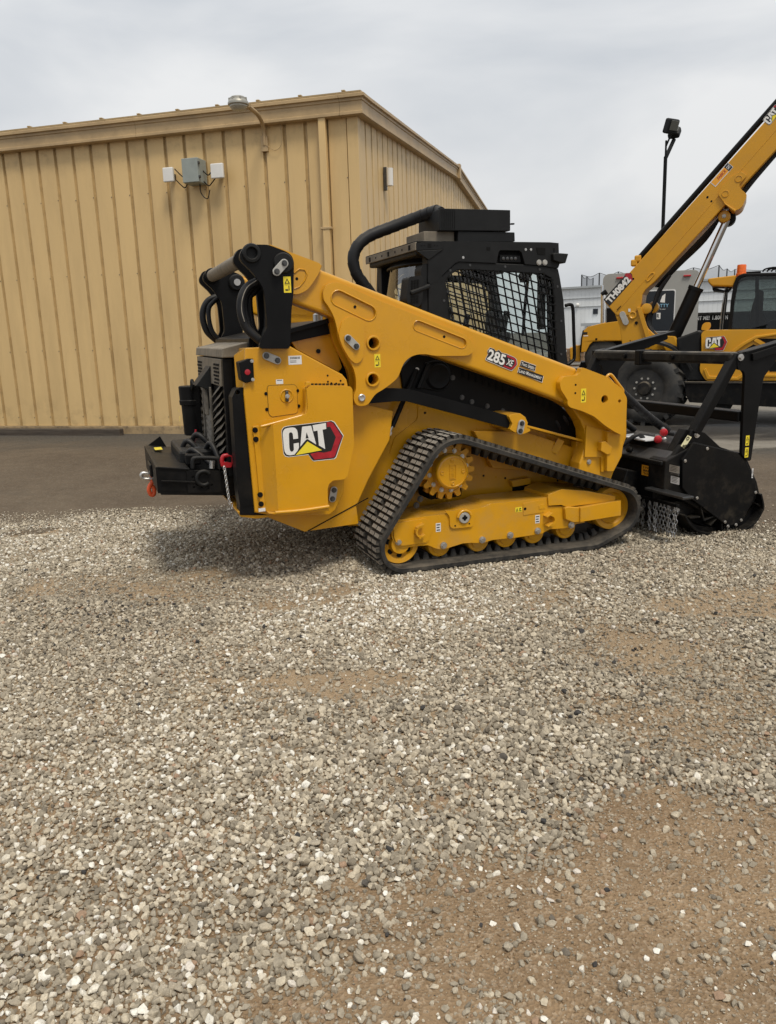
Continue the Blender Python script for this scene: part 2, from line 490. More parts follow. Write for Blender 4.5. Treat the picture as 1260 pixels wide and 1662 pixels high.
def warning_sticker(parent, spot, w, h, name='warning_sticker', base='sticker_yellow', bars=True):
    """pictogram label: yellow film, black triangle panel above, black figure below"""
    bm = bmesh.new()
    bm_shape(bm, spot, [(-w / 2, -h / 2), (w / 2, -h / 2), (w / 2, h / 2), (-w / 2, h / 2)], 0.001, 0)
    f = 0.78
    if h > w:
        bm_shape(bm, spot, [(-w * .36, h * .06), (w * .36, h * .06), (0, h * .4)], 0.0018, 1, holes=[[(-w * .2, h * .1), (w * .2, h * .1), (0, h * .3)]])
        bm_shape(bm, spot, [(-w * .4, -h * .02), (w * .4, -h * .02), (w * .4, h * .0), (-w * .4, h * .0)], 0.0018, 1)
        bm_shape(bm, spot, [(-w * .3, -h * .38), (w * .1, -h * .38), (w * .05, -h * .28), (-w * .3, -h * .28)], 0.0018, 1)
        bm_shape(bm, spot, [(w * .14, -h * .36), (w * .26, -h * .36), (w * .26, -h * .1), (w * .2, -h * .05), (w * .14, -h * .1)], 0.0018, 1)
    else:
        bm_shape(bm, spot, [(-w * .42, -h * .34), (-w * .06, -h * .34), (-w * .24, h * .36)], 0.0018, 1, holes=[[(-w * .33, -h * .24), (-w * .15, -h * .24), (-w * .24, h * .14)]])
        bm_shape(bm, spot, [(w * .06, -h * .34), (w * .4, -h * .34), (w * .4, -h * .2), (w * .06, -h * .2)], 0.0018, 1)
        bm_shape(bm, spot, [(w * .1, -h * .1), (w * .2, -h * .1), (w * .36, h * .3), (w * .12, h * .3)], 0.0018, 1)
    return obj(name, bm, [base, 'black_print'], parent)
# ================================================================== GROUND
W = Survey((0, 0, 0), 0.0)
def gp(px, py, z=0.0): return W.z(px, py, z)

def vnoise(x, y, seed=0):
    xi, yi = np.floor(x).astype(np.int64), np.floor(y).astype(np.int64)
    fx, fy = x - xi, y - yi
    def h(a, b):
        n = (a * 374761393 + b * 668265263 + seed * 1442695041) & 0x7fffffff
        n = ((n ^ (n >> 13)) * 1274126177) & 0x7fffffff
        return ((n ^ (n >> 16)) & 0xffff) / 65535.0
    ux, uy = fx * fx * (3 - 2 * fx), fy * fy * (3 - 2 * fy)
    return (h(xi, yi) * (1 - ux) + h(xi + 1, yi) * ux) * (1 - uy) + (h(xi, yi + 1) * (1 - ux) + h(xi + 1, yi + 1) * ux) * uy
def fbm(x, y, seed=0, octv=4):
    s, a, t = 0, 1, 0
    for o in range(octv):
        s = s + a * vnoise(x * 2 ** o, y * 2 ** o, seed + o * 17); t += a; a *= 0.5
    return s / t
def sstep(a, b, x):
    t = np.clip((x - a) / (b - a), 0, 1); return t * t * (3 - 2 * t)

EDGE_X = [-14, -3.3, -1.8, -1.2, 0, 1.75, 2.75, 12]
EDGE_Y = [6.7, 6.5, 6.62, 6.6, 6.2, 5.52, 5.32, 4.9]
def edge_in(x, y):      # metres inside the gravel, ragged edge
    return np.interp(x, EDGE_X, EDGE_Y) - y + (fbm(x * 1.3, y * 1.3, 5) - 0.5) * 0.55 + (fbm(x * 6, y * 6, 9) - 0.5) * 0.18
# bare patches: centre, half sizes (metres on the ground), heading, how bare
def patch(px, py, rx, ry, k):
    c, a, b = gp(px, py), gp(px + rx, py), gp(px, py - ry)
    return (c.x, c.y, (a - c).length, (b - c).length, math.atan2(c.x, c.y), k)
PATCH = [patch(1120, 1400, 330, 120, 1.0), patch(1230, 1370, 260, 90, 1.0), patch(760, 1440, 240, 75, 0.92), patch(880, 1520, 380, 110, 0.78), patch(700, 1560, 280, 90, 0.7),
         patch(1150, 1580, 360, 150, 0.78), patch(960, 1680, 460, 130, 0.68), patch(560, 1640, 170, 75, 0.66), patch(480, 1108, 150, 24, 0.62), patch(620, 1090, 90, 18, 0.6),
         patch(1020, 1055, 150, 46, 0.62), patch(1190, 1135, 140, 52, 0.66), patch(870, 962, 70, 22, 0.5), patch(490, 965, 120, 16, 0.75),
         patch(600, 985, 90, 14, 0.5), patch(80, 856, 80, 8, 0.7), patch(700, 1290, 40, 14, 0.6), patch(100, 955, 120, 12, 0.35),
         patch(720, 985, 110, 18, 0.45), patch(930, 1290, 60, 20, 0.5), patch(640, 1120, 60, 14, .5)]
def bare(x, y):
    wx = x + (fbm(x * 2.2, y * 2.2, 31) - 0.5) * 0.5; wy = y + (fbm(x * 2.2, y * 2.2, 41) - 0.5) * 0.5
    b = np.zeros_like(x)
    for cx, cy, rx, ry, h, k in PATCH:
        dx, dy = wx - cx, wy - cy
        u, v = dx * math.cos(h) - dy * math.sin(h), dx * math.sin(h) + dy * math.cos(h)
        d = np.sqrt((u / rx) ** 2 + (v / ry) ** 2)
        b = np.maximum(b, k * (1 - sstep(0.45, 1.3, d)))
    dusty = sstep(0.53, 0.68, fbm(x * 0.75 + 3.1, y * 1.5, 91)) * 0.62 + sstep(0.55, 0.7, fbm(x * 2.3, y * 3.4, 97)) * 0.2
    return np.maximum(b, dusty * sstep(1.6, 2.6, y))
def bed_z(x, y):
    e = sstep(-0.3, 1.1, edge_in(x, y))
    lump = (fbm(x * 0.9, y * 0.9, 3) - 0.5) * 0.05 + (fbm(x * 3.1, y * 3.1, 13) - 0.5) * 0.026
    return -0.045 + e * (0.03 + lump) - bare(x, y) * 0.008 + (fbm(x * 9, y * 9, 23, 3) - 0.5) * 0.022 + (vnoise(x * 34, y * 34, 29) - 0.5) * 0.007
def lot_z(x, y):
    return 0.07 * sstep(7.5, 11.0, y) * sstep(3.0, -1.0, x) - 0.028 + (fbm(x * 0.35, y * 0.35, 53) - 0.5) * 0.012 - 0.12 * sstep(0.25, 0.9, edge_in(x, y)) * sstep(-9, -7.5, x) * sstep(8, 7, x)

def grid_sheet(name, xs, ys, zf, material, **kw):
    Xg, Yg = np.meshgrid(xs, ys)
    Zg = zf(Xg, Yg)
    co = np.stack([Xg, Yg, Zg], -1).reshape(-1, 3)
    nx, ny = len(xs), len(ys)
    i = (np.arange(ny - 1)[:, None] * nx + np.arange(nx - 1)[None, :]).reshape(-1)
    faces = np.stack([i, i + 1, i + 1 + nx, i + nx], -1)
    me = bpy.data.meshes.new(name)
    me.from_pydata(co.tolist(), [], faces.tolist())
    me.materials.append(material)
    for p in me.polygons: p.use_smooth = True
    o = bpy.data.objects.new(name, me); COL.objects.link(o)
    return finish(o, **kw)

def ground_mat(name, c0, c1, c2, grit=0.2, fine=90.0, bump=0.5, wet=None, rough=0.9):
    m = bpy.data.materials.new(name); m.use_nodes = True
    n, l = m.node_tree.nodes, m.node_tree.links
    b = n['Principled BSDF']; b.inputs['Roughness'].default_value = rough; b.inputs['Specular IOR Level'].default_value = 0.3
    tc = n.new('ShaderNodeTexCoord')
    def nz(scale, detail=6, rough_=0.6, dist=0.0):
        t = n.new('ShaderNodeTexNoise'); t.inputs['Scale'].default_value = scale; t.inputs['Detail'].default_value = detail
        t.inputs['Roughness'].default_value = rough_; t.inputs['Distortion'].default_value = dist
        l.new(tc.outputs['Object'], t.inputs['Vector']); return t.outputs['Fac']
    r = n.new('ShaderNodeValToRGB')
    r.color_ramp.elements[0].position = 0.34; r.color_ramp.elements[0].color = c0 + (1,)
    r.color_ramp.elements[1].position = 0.66; r.color_ramp.elements[1].color = c1 + (1,)
    l.new(nz(0.55, 8, 0.62, 0.3), r.inputs['Fac'])
    # grit: small pale and dark grains
    v = n.new('ShaderNodeTexVoronoi'); v.inputs['Scale'].default_value = fine
    l.new(tc.outputs['Object'], v.inputs['Vector'])
    g = n.new('ShaderNodeSeparateColor'); l.new(v.outputs['Color'], g.inputs[0])
    mr = n.new('ShaderNodeMapRange'); mr.inputs['From Min'].default_value = 0.62; mr.inputs['From Max'].default_value = 1.0; mr.inputs['To Max'].default_value = grit
    l.new(g.outputs['Red'], mr.inputs['Value'])
    x = n.new('ShaderNodeMix'); x.data_type = 'RGBA'; l.new(mr.outputs[0], x.inputs['Factor']); l.new(r.outputs['Color'], x.inputs[6]); x.inputs[7].default_value = c2 + (1,)
    cur = x.outputs[2]
    f = n.new('ShaderNodeMix'); f.data_type = 'RGBA'; f.blend_type = 'MULTIPLY'; f.inputs['Factor'].default_value = 0.55
    rr = n.new('ShaderNodeMapRange'); rr.inputs['From Min'].default_value = 0.25; rr.inputs['From Max'].default_value = 0.75; rr.inputs['To Min'].default_value = 0.6; rr.inputs['To Max'].default_value = 1.25
    l.new(nz(7, 8, 0.75), rr.inputs['Value']); l.new(cur, f.inputs[6]); l.new(rr.outputs[0], f.inputs[7]); cur = f.outputs[2]
    if wet:
        wm = n.new('ShaderNodeMapRange'); wm.inputs['From Min'].default_value = wet[0]; wm.inputs['From Max'].default_value = wet[1]
        mp = n.new('ShaderNodeMapping'); mp.inputs['Scale'].default_value = (0.45, 1.0, 1.0); l.new(tc.outputs['Object'], mp.inputs['Vector'])
        t = n.new('ShaderNodeTexNoise'); t.inputs['Scale'].default_value = wet[2]; t.inputs['Detail'].default_value = 6; l.new(mp.outputs[0], t.inputs['Vector'])
        l.new(t.outputs['Fac'], wm.inputs['Value'])
        y = n.new('ShaderNodeMix'); y.data_type = 'RGBA'; l.new(wm.outputs[0], y.inputs['Factor']); l.new(cur, y.inputs[6]); y.inputs[7].default_value = wet[3] + (1,)
        cur = y.outputs[2]
        ro = n.new('ShaderNodeMapRange'); ro.inputs['To Min'].default_value = rough; ro.inputs['To Max'].default_value = 0.45
        l.new(wm.outputs[0], ro.inputs['Value']); l.new(ro.outputs[0], b.inputs['Roughness'])
    if name == 'tan_dirt':                  # pale dry dust farther off, damp brown soil nearer
        sp = n.new('ShaderNodeSeparateXYZ'); l.new(tc.outputs['Object'], sp.inputs[0])
        yn = n.new('ShaderNodeMath'); yn.operation = 'MULTIPLY_ADD'; yn.inputs[1].default_value = 1.6; l.new(nz(0.9, 6, 0.65), yn.inputs[0]); l.new(sp.outputs['Y'], yn.inputs[2])
        m3 = n.new('ShaderNodeMapRange'); m3.inputs['From Min'].default_value = 2.9; m3.inputs['From Max'].default_value = 4.0; m3.inputs['To Max'].default_value = 0.5
        l.new(yn.outputs[0], m3.inputs['Value'])
        y3 = n.new('ShaderNodeMix'); y3.data_type = 'RGBA'; l.new(m3.outputs[0], y3.inputs['Factor']); l.new(cur, y3.inputs[6]); y3.inputs[7].default_value = (0.36, 0.272, 0.172, 1); cur = y3.outputs[2]
    if name == 'worn_dusty_asphalt':        # older, darker, gritty strip of tarmac along the building
        sp = n.new('ShaderNodeSeparateXYZ'); l.new(tc.outputs['Object'], sp.inputs[0])
        ya = n.new('ShaderNodeMath'); ya.operation = 'MULTIPLY_ADD'; ya.inputs[1].default_value = 0.27; l.new(sp.outputs['X'], ya.inputs[0]); l.new(sp.outputs['Y'], ya.inputs[2])
        yn = n.new('ShaderNodeMath'); yn.operation = 'MULTIPLY_ADD'; yn.inputs[1].default_value = 2.2; l.new(nz(0.8, 7, 0.7), yn.inputs[0]); l.new(ya.outputs[0], yn.inputs[2])
        m3 = n.new('ShaderNodeMapRange'); m3.inputs['From Min'].default_value = 10.4; m3.inputs['From Max'].default_value = 11.6; m3.inputs['To Max'].default_value = 0.8
        l.new(yn.outputs[0], m3.inputs['Value'])
        g3 = n.new('ShaderNodeMapRange'); g3.inputs['From Min'].default_value = 0.45; g3.inputs['From Max'].default_value = 0.8; l.new(nz(26, 5, 0.8), g3.inputs['Value'])
        dk = n.new('ShaderNodeMix'); dk.data_type = 'RGBA'; l.new(g3.outputs[0], dk.inputs['Factor']); dk.inputs[6].default_value = (0.04, 0.038, 0.034, 1); dk.inputs[7].default_value = (0.15, 0.14, 0.12, 1)
        y3 = n.new('ShaderNodeMix'); y3.data_type = 'RGBA'; l.new(m3.outputs[0], y3.inputs['Factor']); l.new(cur, y3.inputs[6]); l.new(dk.outputs[2], y3.inputs[7]); cur = y3.outputs[2]
    l.new(cur, b.inputs['Base Color'])
    bp = n.new('ShaderNodeBump'); bp.inputs['Strength'].default_value = bump; bp.inputs['Distance'].default_value = 0.008
    ad = n.new('ShaderNodeMath'); ad.operation = 'ADD'; l.new(v.outputs['Distance'], ad.inputs[0]); l.new(nz(40, 6, 0.7), ad.inputs[1])
    l.new(ad.outputs[0], bp.inputs['Height']); l.new(bp.outputs[0], b.inputs['Normal'])
    return m
M['dirt'] = ground_mat('tan_dirt', (0.18, 0.118, 0.065), (0.325, 0.225, 0.132), (0.44, 0.35, 0.25), 0.55, 120, 0.8)
M['asphalt'] = ground_mat('worn_dusty_asphalt', (0.082, 0.060, 0.040), (0.128, 0.098, 0.067), (0.2, 0.17, 0.13), 0.35, 70, 0.4, wet=(0.56, 0.66, 0.35, (0.04, 0.036, 0.031)))
M['concrete'] = ground_mat('stained_concrete', (0.13, 0.115, 0.092), (0.23, 0.21, 0.178), (0.3, 0.28, 0.25), 0.2, 60, 0.25, wet=(0.46, 0.56, 0.5, (0.035, 0.032, 0.028)))

lin = np.linspace
xs = np.unique(np.concatenate([lin(-260, -40, 8), lin(-40, -10, 16), lin(-10, 12, 140), lin(12, 40, 15), lin(40, 260, 8)]))
ys = np.unique(np.concatenate([lin(-60, 0, 8), lin(0, 16, 110), lin(16, 60, 15), lin(60, 420, 10)]))
grid_sheet('ground', xs, ys, lot_z, M['asphalt'], kind='structure')
bed = grid_sheet('gravel_bed', np.arange(-7.2, 6.4, 0.026), np.arange(-1.0, 7.4, 0.026), bed_z, M['dirt'], kind='structure')
# concrete apron in front of the far machines
bm = bmesh.new()
pa = [gp(1040, 738), gp(1262, 724), gp(1500, 712), V((30, 60, 0)), V((2, 60, 0)), gp(985, 690)]
bm_poly(bm, [[(p.x, p.y) for p in pa]], inZ, -0.4, -0.012)
obj('concrete_apron', bm, 'concrete', None, kind='structure')

# ------------------------------------------------------------------ loose gravel (uncountable): points carry size, turn and colour; a node group sets a stone on each
def stone_mesh(k):
    r = random.Random(100 + k)
    bm = bmesh.new()
    ax = (r.uniform(0.85, 1.25), r.uniform(0.7, 1.0), r.uniform(0.5, 0.8))
    for _ in range(r.choice((13, 16, 19, 22))):
        d = V((r.gauss(0, 1), r.gauss(0, 1), r.gauss(0, 1))).normalized()
        e = r.uniform(0.86, 1.0)
        bm.verts.new((d.x * ax[0] * e, d.y * ax[1] * e, d.z * ax[2] * e))
    res = bmesh.ops.convex_hull(bm, input=bm.verts)
    bmesh.ops.delete(bm, geom=[v for v in bm.verts if not v.link_faces], context='VERTS')
    bmesh.ops.dissolve_limit(bm, angle_limit=0.22, verts=bm.verts, edges=bm.edges)
    bmesh.ops.bevel(bm, geom=list(bm.edges) + list(bm.verts), offset=0.11, segments=1, profile=0.6, affect='EDGES', clamp_overlap=True)
    bmesh.ops.triangulate(bm, faces=bm.faces)
    me = bpy.data.meshes.new('stone'); bm.normal_update(); bm.to_mesh(me); bm.free()
    for p in me.polygons: p.use_smooth = True
    me.set_sharp_from_angle(angle=math.radians(24))
    return me

m = bpy.data.materials.new('limestone_gravel'); m.use_nodes = True
n, l = m.node_tree.nodes, m.node_tree.links
b = n['Principled BSDF']; b.inputs['Roughness'].default_value = 0.85; b.inputs['Specular IOR Level'].default_value = 0.35
at = n.new('ShaderNodeAttribute'); at.attribute_type = 'INSTANCER'; at.attribute_name = 'tone'
r = n.new('ShaderNodeValToRGB'); cr = r.color_ramp
stops = [(0.0, (0.05, 0.047, 0.045)), (0.035, (0.14, 0.12, 0.095)), (0.15, (0.215, 0.182, 0.135)), (0.35, (0.305, 0.262, 0.196)), (0.55, (0.395, 0.342, 0.26)), (0.70, (0.485, 0.418, 0.312)), (0.84, (0.61, 0.535, 0.41)), (0.965, (0.80, 0.77, 0.69)), (0.98, (0.34, 0.22, 0.14)), (1.0, (0.25, 0.168, 0.095))]
while len(cr.elements) < len(stops): cr.elements.new(0.5)
for e, (p, c) in zip(cr.elements, stops): e.position = p; e.color = c + (1,)
l.new(at.outputs['Fac'], r.inputs['Fac'])
tc = n.new('ShaderNodeTexCoord')
t = n.new('ShaderNodeTexNoise'); t.inputs['Scale'].default_value = 2.2; t.inputs['Detail'].default_value = 7; t.inputs['Roughness'].default_value = 0.7
l.new(tc.outputs['Object'], t.inputs['Vector'])
mr = n.new('ShaderNodeMapRange'); mr.inputs['From Min'].default_value = 0.3; mr.inputs['From Max'].default_value = 0.7; mr.inputs['To Min'].default_value = 0.72; mr.inputs['To Max'].default_value = 1.22
l.new(t.outputs['Fac'], mr.inputs['Value'])
x = n.new('ShaderNodeMix'); x.data_type = 'RGBA'; x.blend_type = 'MULTIPLY'; x.inputs['Factor'].default_value = 1
l.new(r.outputs['Color'], x.inputs[6]); l.new(mr.outputs[0], x.inputs[7]); l.new(x.outputs[2], b.inputs['Base Color'])
bp = n.new('ShaderNodeBump'); bp.inputs['Strength'].default_value = 0.35; bp.inputs['Distance'].default_value = 0.05
t2 = n.new('ShaderNodeTexNoise'); t2.inputs['Scale'].default_value = 9; t2.inputs['Detail'].default_value = 5; l.new(tc.outputs['Object'], t2.inputs['Vector'])
l.new(t2.outputs['Fac'], bp.inputs['Height']); l.new(bp.outputs[0], b.inputs['Normal'])
M['stone'] = m

stone_src = bpy.data.collections.new('gravel_stones')        # source shapes for the node group
for k in range(16):
    me = stone_mesh(k); me.materials.append(M['stone'])
    stone_src.objects.link(bpy.data.objects.new('stone', me))

def gravel_field(name, spacing, smin, smax, keep, lift, seed, bare_k=0.95, clods=False):
    g = np.random.default_rng(seed)
    xs, ys = np.meshgrid(np.arange(-5.6, 5.4, spacing), np.arange(0.55, 7.0, spacing))
    x = xs.ravel() + g.uniform(-.5, .5, xs.size) * spacing; y = ys.ravel() + g.uniform(-.5, .5, xs.size) * spacing
    ok = np.abs(x) < 0.6 * y + 1.0
    x, y = x[ok], y[ok]
    e = edge_in(x, y); br = bare(x, y)
    clump = fbm(x * 5, y * 5, 61 + seed)
    dens = sstep(-0.75, 0.45, e + (clump - 0.5) * 0.5) * (1 - sstep(0.1, 1.0, br + (clump - 0.5) * 1.5) * bare_k) * keep
    dens = np.maximum(dens, 0.016 * sstep(-2.4, -0.2, e))
    if clods: dens = sstep(0.2, 0.7, br) * (0.25 + 0.75 * sstep(0.42, 0.62, clump)) * keep * sstep(0.0, 0.3, e)
    ok = g.uniform(0, 1, x.size) < dens
    x, y, br, e = x[ok], y[ok], br[ok], e[ok]
    N = x.size
    sc = smin + (smax - smin) * g.beta(1.6, 3.2, N)
    sc = sc * (0.82 + 0.4 * fbm(x * 0.8, y * 0.8, 71)) * np.where(e < -0.1, 0.7, 1) * np.where(br > .5, 0.85, 1)
    z = np.maximum(bed_z(x, y), lot_z(x, y)) + sc * (lift * (1 - 0.55 * br) + g.uniform(-0.15, 0.35, N) * (1 - 0.5 * br))
    tone = np.clip(g.beta(1.9, 1.8, N) + (fbm(x * 0.7, y * 0.7, 81) - 0.5) * 0.38 + 0.16 * np.exp(-(((x - 0.05) / 0.9) ** 2 + ((y - 4.05) / 0.3) ** 2)), 0, 0.96)
    tone = np.where(g.uniform(0, 1, N) < 0.012, 0.97, tone); tone = np.where(g.uniform(0, 1, N) < 0.012, 0.98, tone); tone = np.where(g.uniform(0, 1, N) < 0.004, 0.0, tone)
    tone = np.where((br > 0.35) & (tone < 0.9) & (tone > .1), tone * 0.75 + 0.08, tone)
    if clods: tone = np.where(g.uniform(0, 1, N) < 0.8, 1.0, np.where(g.uniform(0, 1, N) < .5, .99, 0.45))
    me = bpy.data.meshes.new(name)
    me.vertices.add(N)
    me.vertices.foreach_set('co', np.stack([x, y, z], -1).astype(np.float32).ravel())
    rot = np.stack([g.normal(0, 0.45, N), g.normal(0, 0.45, N), g.uniform(0, 6.283, N)], -1).astype(np.float32)
    for nm, ty, fld, dat in (('turn', 'FLOAT_VECTOR', 'vector', rot.ravel()), ('size', 'FLOAT', 'value', sc.astype(np.float32)), ('hue', 'FLOAT', 'value', tone.astype(np.float32)),
                             ('kind_of_stone', 'INT', 'value', g.integers(0, 16, N).astype(np.int32))):
        a = me.attributes.new(nm, ty, 'POINT'); a.data.foreach_set(fld, dat)
    o = bpy.data.objects.new(name, me); COL.objects.link(o)
    ng = bpy.data.node_groups.get('set_stones')
    if ng is None:
        ng = bpy.data.node_groups.new('set_stones', 'GeometryNodeTree')
        ng.interface.new_socket('Geometry', in_out='INPUT', socket_type='NodeSocketGeometry')
        ng.interface.new_socket('Geometry', in_out='OUTPUT', socket_type='NodeSocketGeometry')
        N_, L_ = ng.nodes, ng.links
        gi, go = N_.new('NodeGroupInput'), N_.new('NodeGroupOutput')
        ci = N_.new('GeometryNodeCollectionInfo'); ci.inputs['Collection'].default_value = stone_src
        ci.inputs['Separate Children'].default_value = True; ci.inputs['Reset Children'].default_value = True
        io = N_.new('GeometryNodeInstanceOnPoints'); io.inputs['Pick Instance'].default_value = True
        def na(nm, ty):
            q = N_.new('GeometryNodeInputNamedAttribute'); q.data_type = ty; q.inputs['Name'].default_value = nm; return q.outputs['Attribute']
        st = N_.new('GeometryNodeStoreNamedAttribute'); st.domain = 'INSTANCE'; st.data_type = 'FLOAT'; st.inputs['Name'].default_value = 'tone'
        er = N_.new('FunctionNodeEulerToRotation')
        L_.new(gi.outputs[0], io.inputs['Points']); L_.new(ci.outputs[0], io.inputs['Instance'])
        L_.new(na('kind_of_stone', 'INT'), io.inputs['Instance Index'])
        L_.new(na('turn', 'FLOAT_VECTOR'), er.inputs[0]); L_.new(er.outputs[0], io.inputs['Rotation'])
        L_.new(na('size', 'FLOAT'), io.inputs['Scale'])
        L_.new(io.outputs[0], st.inputs['Geometry']); L_.new(na('hue', 'FLOAT'), st.inputs['Value'])
        L_.new(st.outputs[0], go.inputs[0])
    md = o.modifiers.new('set_stones', 'NODES'); md.node_group = ng
    finish(o, kind='stuff')
    print(name, N)
    return o
gravel_field('gravel', 0.0152, 0.0068, 0.0172, 1.0, 0.3, 1)
gravel_field('gravel', 0.055, 0.011, 0.025, 0.5, 0.45, 2, 0.8)
gravel_field('gravel', 0.0135, 0.0018, 0.0075, 0.85, 0.35, 3, 0.45)
gravel_field('dirt_clods', 0.012, 0.0012, 0.009, 0.75, 0.1, 4, clods=True)
gravel_field('gravel', 0.034, 0.009, 0.02, 0.5, 0.5, 5, 0.2)

# ================================================================== TAN METAL BUILDING
B_YAW = -0.2637
BS = Survey((-0.254, 11.342, 0), B_YAW)          # corner; -X runs along the front wall, +Y along the gable wall
ZE, ZB, GS, RIB = 4.287, 0.165, 0.0626, 0.3048
M['tan'] = mat('tan_wall_paint', (0.62, 0.435, 0.20), 0.5, var=0.06, scale=1.3, dirt=(0.30, 0.20, 0.09), dirt_amt=0.3, dirt_scale=1.6, stretch=(1.6, 1.6, 0.28), bump=0.05, bump_scale=40)
M['tan_trim'] = mat('tan_trim_paint', (0.44, 0.31, 0.16), 0.5, var=0.1, scale=2, dirt=(0.12, 0.08, 0.04), dirt_amt=0.35, dirt_scale=3.5)
M['tan_groove'] = mat('tan_rib_shade', (0.50, 0.345, 0.155), 0.5, var=0.1, scale=2, dirt=(0.18, 0.11, 0.045), dirt_amt=0.5, dirt_scale=3)  # wall tan darkened: groove shade put into the base colour, dirt on top
M['foundation'] = mat('painted_foundation', (0.33, 0.235, 0.125), 0.8, var=0.2, scale=3, dirt=(0.07, 0.055, 0.04), dirt_amt=0.9, dirt_scale=8, bump=0.3, bump_scale=40)
M['roof'] = mat('roof_sheet', (0.36, 0.26, 0.13), 0.5, var=0.15, scale=3)
def stain(mt, col, bands=((3.85, 4.4, 0.6, 4.0), (0.75, 0.15, 0.4, 3.0))):
    '''mould under the eave and splash at the foot of the sheets'''
    n, l = mt.node_tree.nodes, mt.node_tree.links
    b = n['Principled BSDF']; src = b.inputs['Base Color'].links[0].from_socket
    tc = n.new('ShaderNodeTexCoord'); sp = n.new('ShaderNodeSeparateXYZ'); l.new(tc.outputs['Object'], sp.inputs[0])
    for z0, z1, amt, sc in bands:
        mr = n.new('ShaderNodeMapRange'); mr.inputs['From Min'].default_value = z0; mr.inputs['From Max'].default_value = z1; mr.inputs['To Max'].default_value = amt
        t = n.new('ShaderNodeTexNoise'); t.inputs['Scale'].default_value = sc; t.inputs['Detail'].default_value = 7; t.inputs['Roughness'].default_value = 0.7
        m2 = n.new('ShaderNodeMapRange'); m2.inputs['From Min'].default_value = 0.5; m2.inputs['From Max'].default_value = 0.7
        mu = n.new('ShaderNodeMath'); mu.operation = 'MULTIPLY'; x = n.new('ShaderNodeMix'); x.data_type = 'RGBA'
        l.new(sp.outputs['Z'], mr.inputs['Value']); l.new(tc.outputs['Object'], t.inputs['Vector']); l.new(t.outputs['Fac'], m2.inputs['Value'])
        l.new(mr.outputs[0], mu.inputs[0]); l.new(m2.outputs[0], mu.inputs[1]); l.new(mu.outputs[0], x.inputs['Factor']); l.new(src, x.inputs[6])
        x.inputs[7].default_value = col + (1,); src = x.outputs[2]
    l.new(src, b.inputs['Base Color'])
stain(M['yellow'], (0.34, 0.26, 0.16), ((0.85, 0.05, 0.26, 5.0),)); stain(M['black'], (0.14, 0.115, 0.085), ((0.8, 0.1, 0.22, 6.0),)); stain(M['rubber'], (0.20, 0.17, 0.13), ((0.9, 0.0, 0.3, 8.0),))
stain(M['tan'], (0.13, 0.085, 0.04)); stain(M['tan_groove'], (0.08, 0.05, 0.025))
bld = empty('metal_building', BS.A, B_YAW, 'tan ribbed metal warehouse with low gable roof behind the track loader', 'building')
S_RIDGE = BS.x(745, 275, 0.12).y
print('ridge at', S_RIDGE)
DEPTH = 2 * S_RIDGE
wall_profile = lambda w, g=0.026, dp=0.032: [(-w / 2 + g, 0.0), (w / 2 - g, 0.0), (w / 2 - g * 0.45, dp), (w / 2, dp)]
def wall_panel(along, face, z0, za, zb, jitter):
    """one bay: flat pan and the two half ribs beside it; along = centre of the bay, face picks the wall"""
    bm = bmesh.new(); w = RIB
    prof = [(-w / 2, 0.032), (-w / 2 + 0.012, 0.032), (-w / 2 + 0.027, jitter), (0, jitter - 0.0015), (w / 2 - 0.027, jitter), (w / 2 - 0.012, 0.032), (w / 2, 0.032)]
    lo, hi = [], []
    for u, d in prof:
        zt = za + (zb - za) * (u / w + 0.5)
        if face == 'front': lo.append(bm.verts.new((along + u, d, z0))); hi.append(bm.verts.new((along + u, d, zt)))
        else: lo.append(bm.verts.new((-d, along + u, z0))); hi.append(bm.verts.new((-d, along + u, zt)))
    for i in range(len(prof) - 1):
        f = bm.faces.new((lo[i], lo[i + 1], hi[i + 1], hi[i]))
        f.material_index = 0 if i in (2, 3) else 1
    return obj('wall_panel', bm, ['tan', 'tan_groove'], bld)
xr = [-(18.416 - i) * RIB for i in range(-24, 19)]
for xa in xr[:-1]:
    wall_panel(xa + RIB / 2, 'front', ZB, ZE + 0.05, ZE + 0.05, random.uniform(-0.002, 0.002))
gz = lambda s: ZE + GS * (s if s < S_RIDGE else 2 * S_RIDGE - s)
for k in range(0, 62):
    s = 0.09 + (k + 0.5) * RIB
    if s + RIB / 2 > DEPTH: break
    wall_panel(s, 'gable', ZB, gz(s - RIB / 2) + 0.05, gz(s + RIB / 2) + 0.05, random.uniform(-0.002, 0.002))
bm = bmesh.new()
for zz in (0.30, 1.35, 2.45, 3.55):
    for xa in xr: bm_box(bm, (xa - RIB * 0.0 - 0.034, -0.002, zz + 0.01 * math.sin(xa * 9)), (0.011, 0.008, 0.011))
obj('screws', bm, 'darksteel', bld, kind='stuff')
# solid body behind the skin
bm = bmesh.new()
bm_poly(bm, [[(0.045, 0.0), (DEPTH - 0.05, 0.0), (DEPTH - 0.05, ZE), (S_RIDGE, ZE + GS * S_RIDGE), (0.045, ZE)]], inX, -12.98, -0.045)
obj('wall_core', bm, 'tan_trim', bld)
bx('corner_trim', (-0.085, 0.010, (ZB + ZE) / 2 + .02), (0.11, 0.05, ZE - ZB), 'tan', bld)
bx('corner_trim', (-0.012, 0.05, (ZB + ZE) / 2 + .02), (0.05, 0.13, ZE - ZB), 'tan', bld)
bx('foundation', (-6.46, 0.11, 0.06), (13.0, 0.3, 2 * (ZB - 0.06) - 0.006), 'foundation', bld)
bx('foundation', (-0.11, DEPTH / 2 + .2, 0.06), (0.3, DEPTH - 0.4, 2 * (ZB - 0.06) - 0.006), 'foundation', bld)
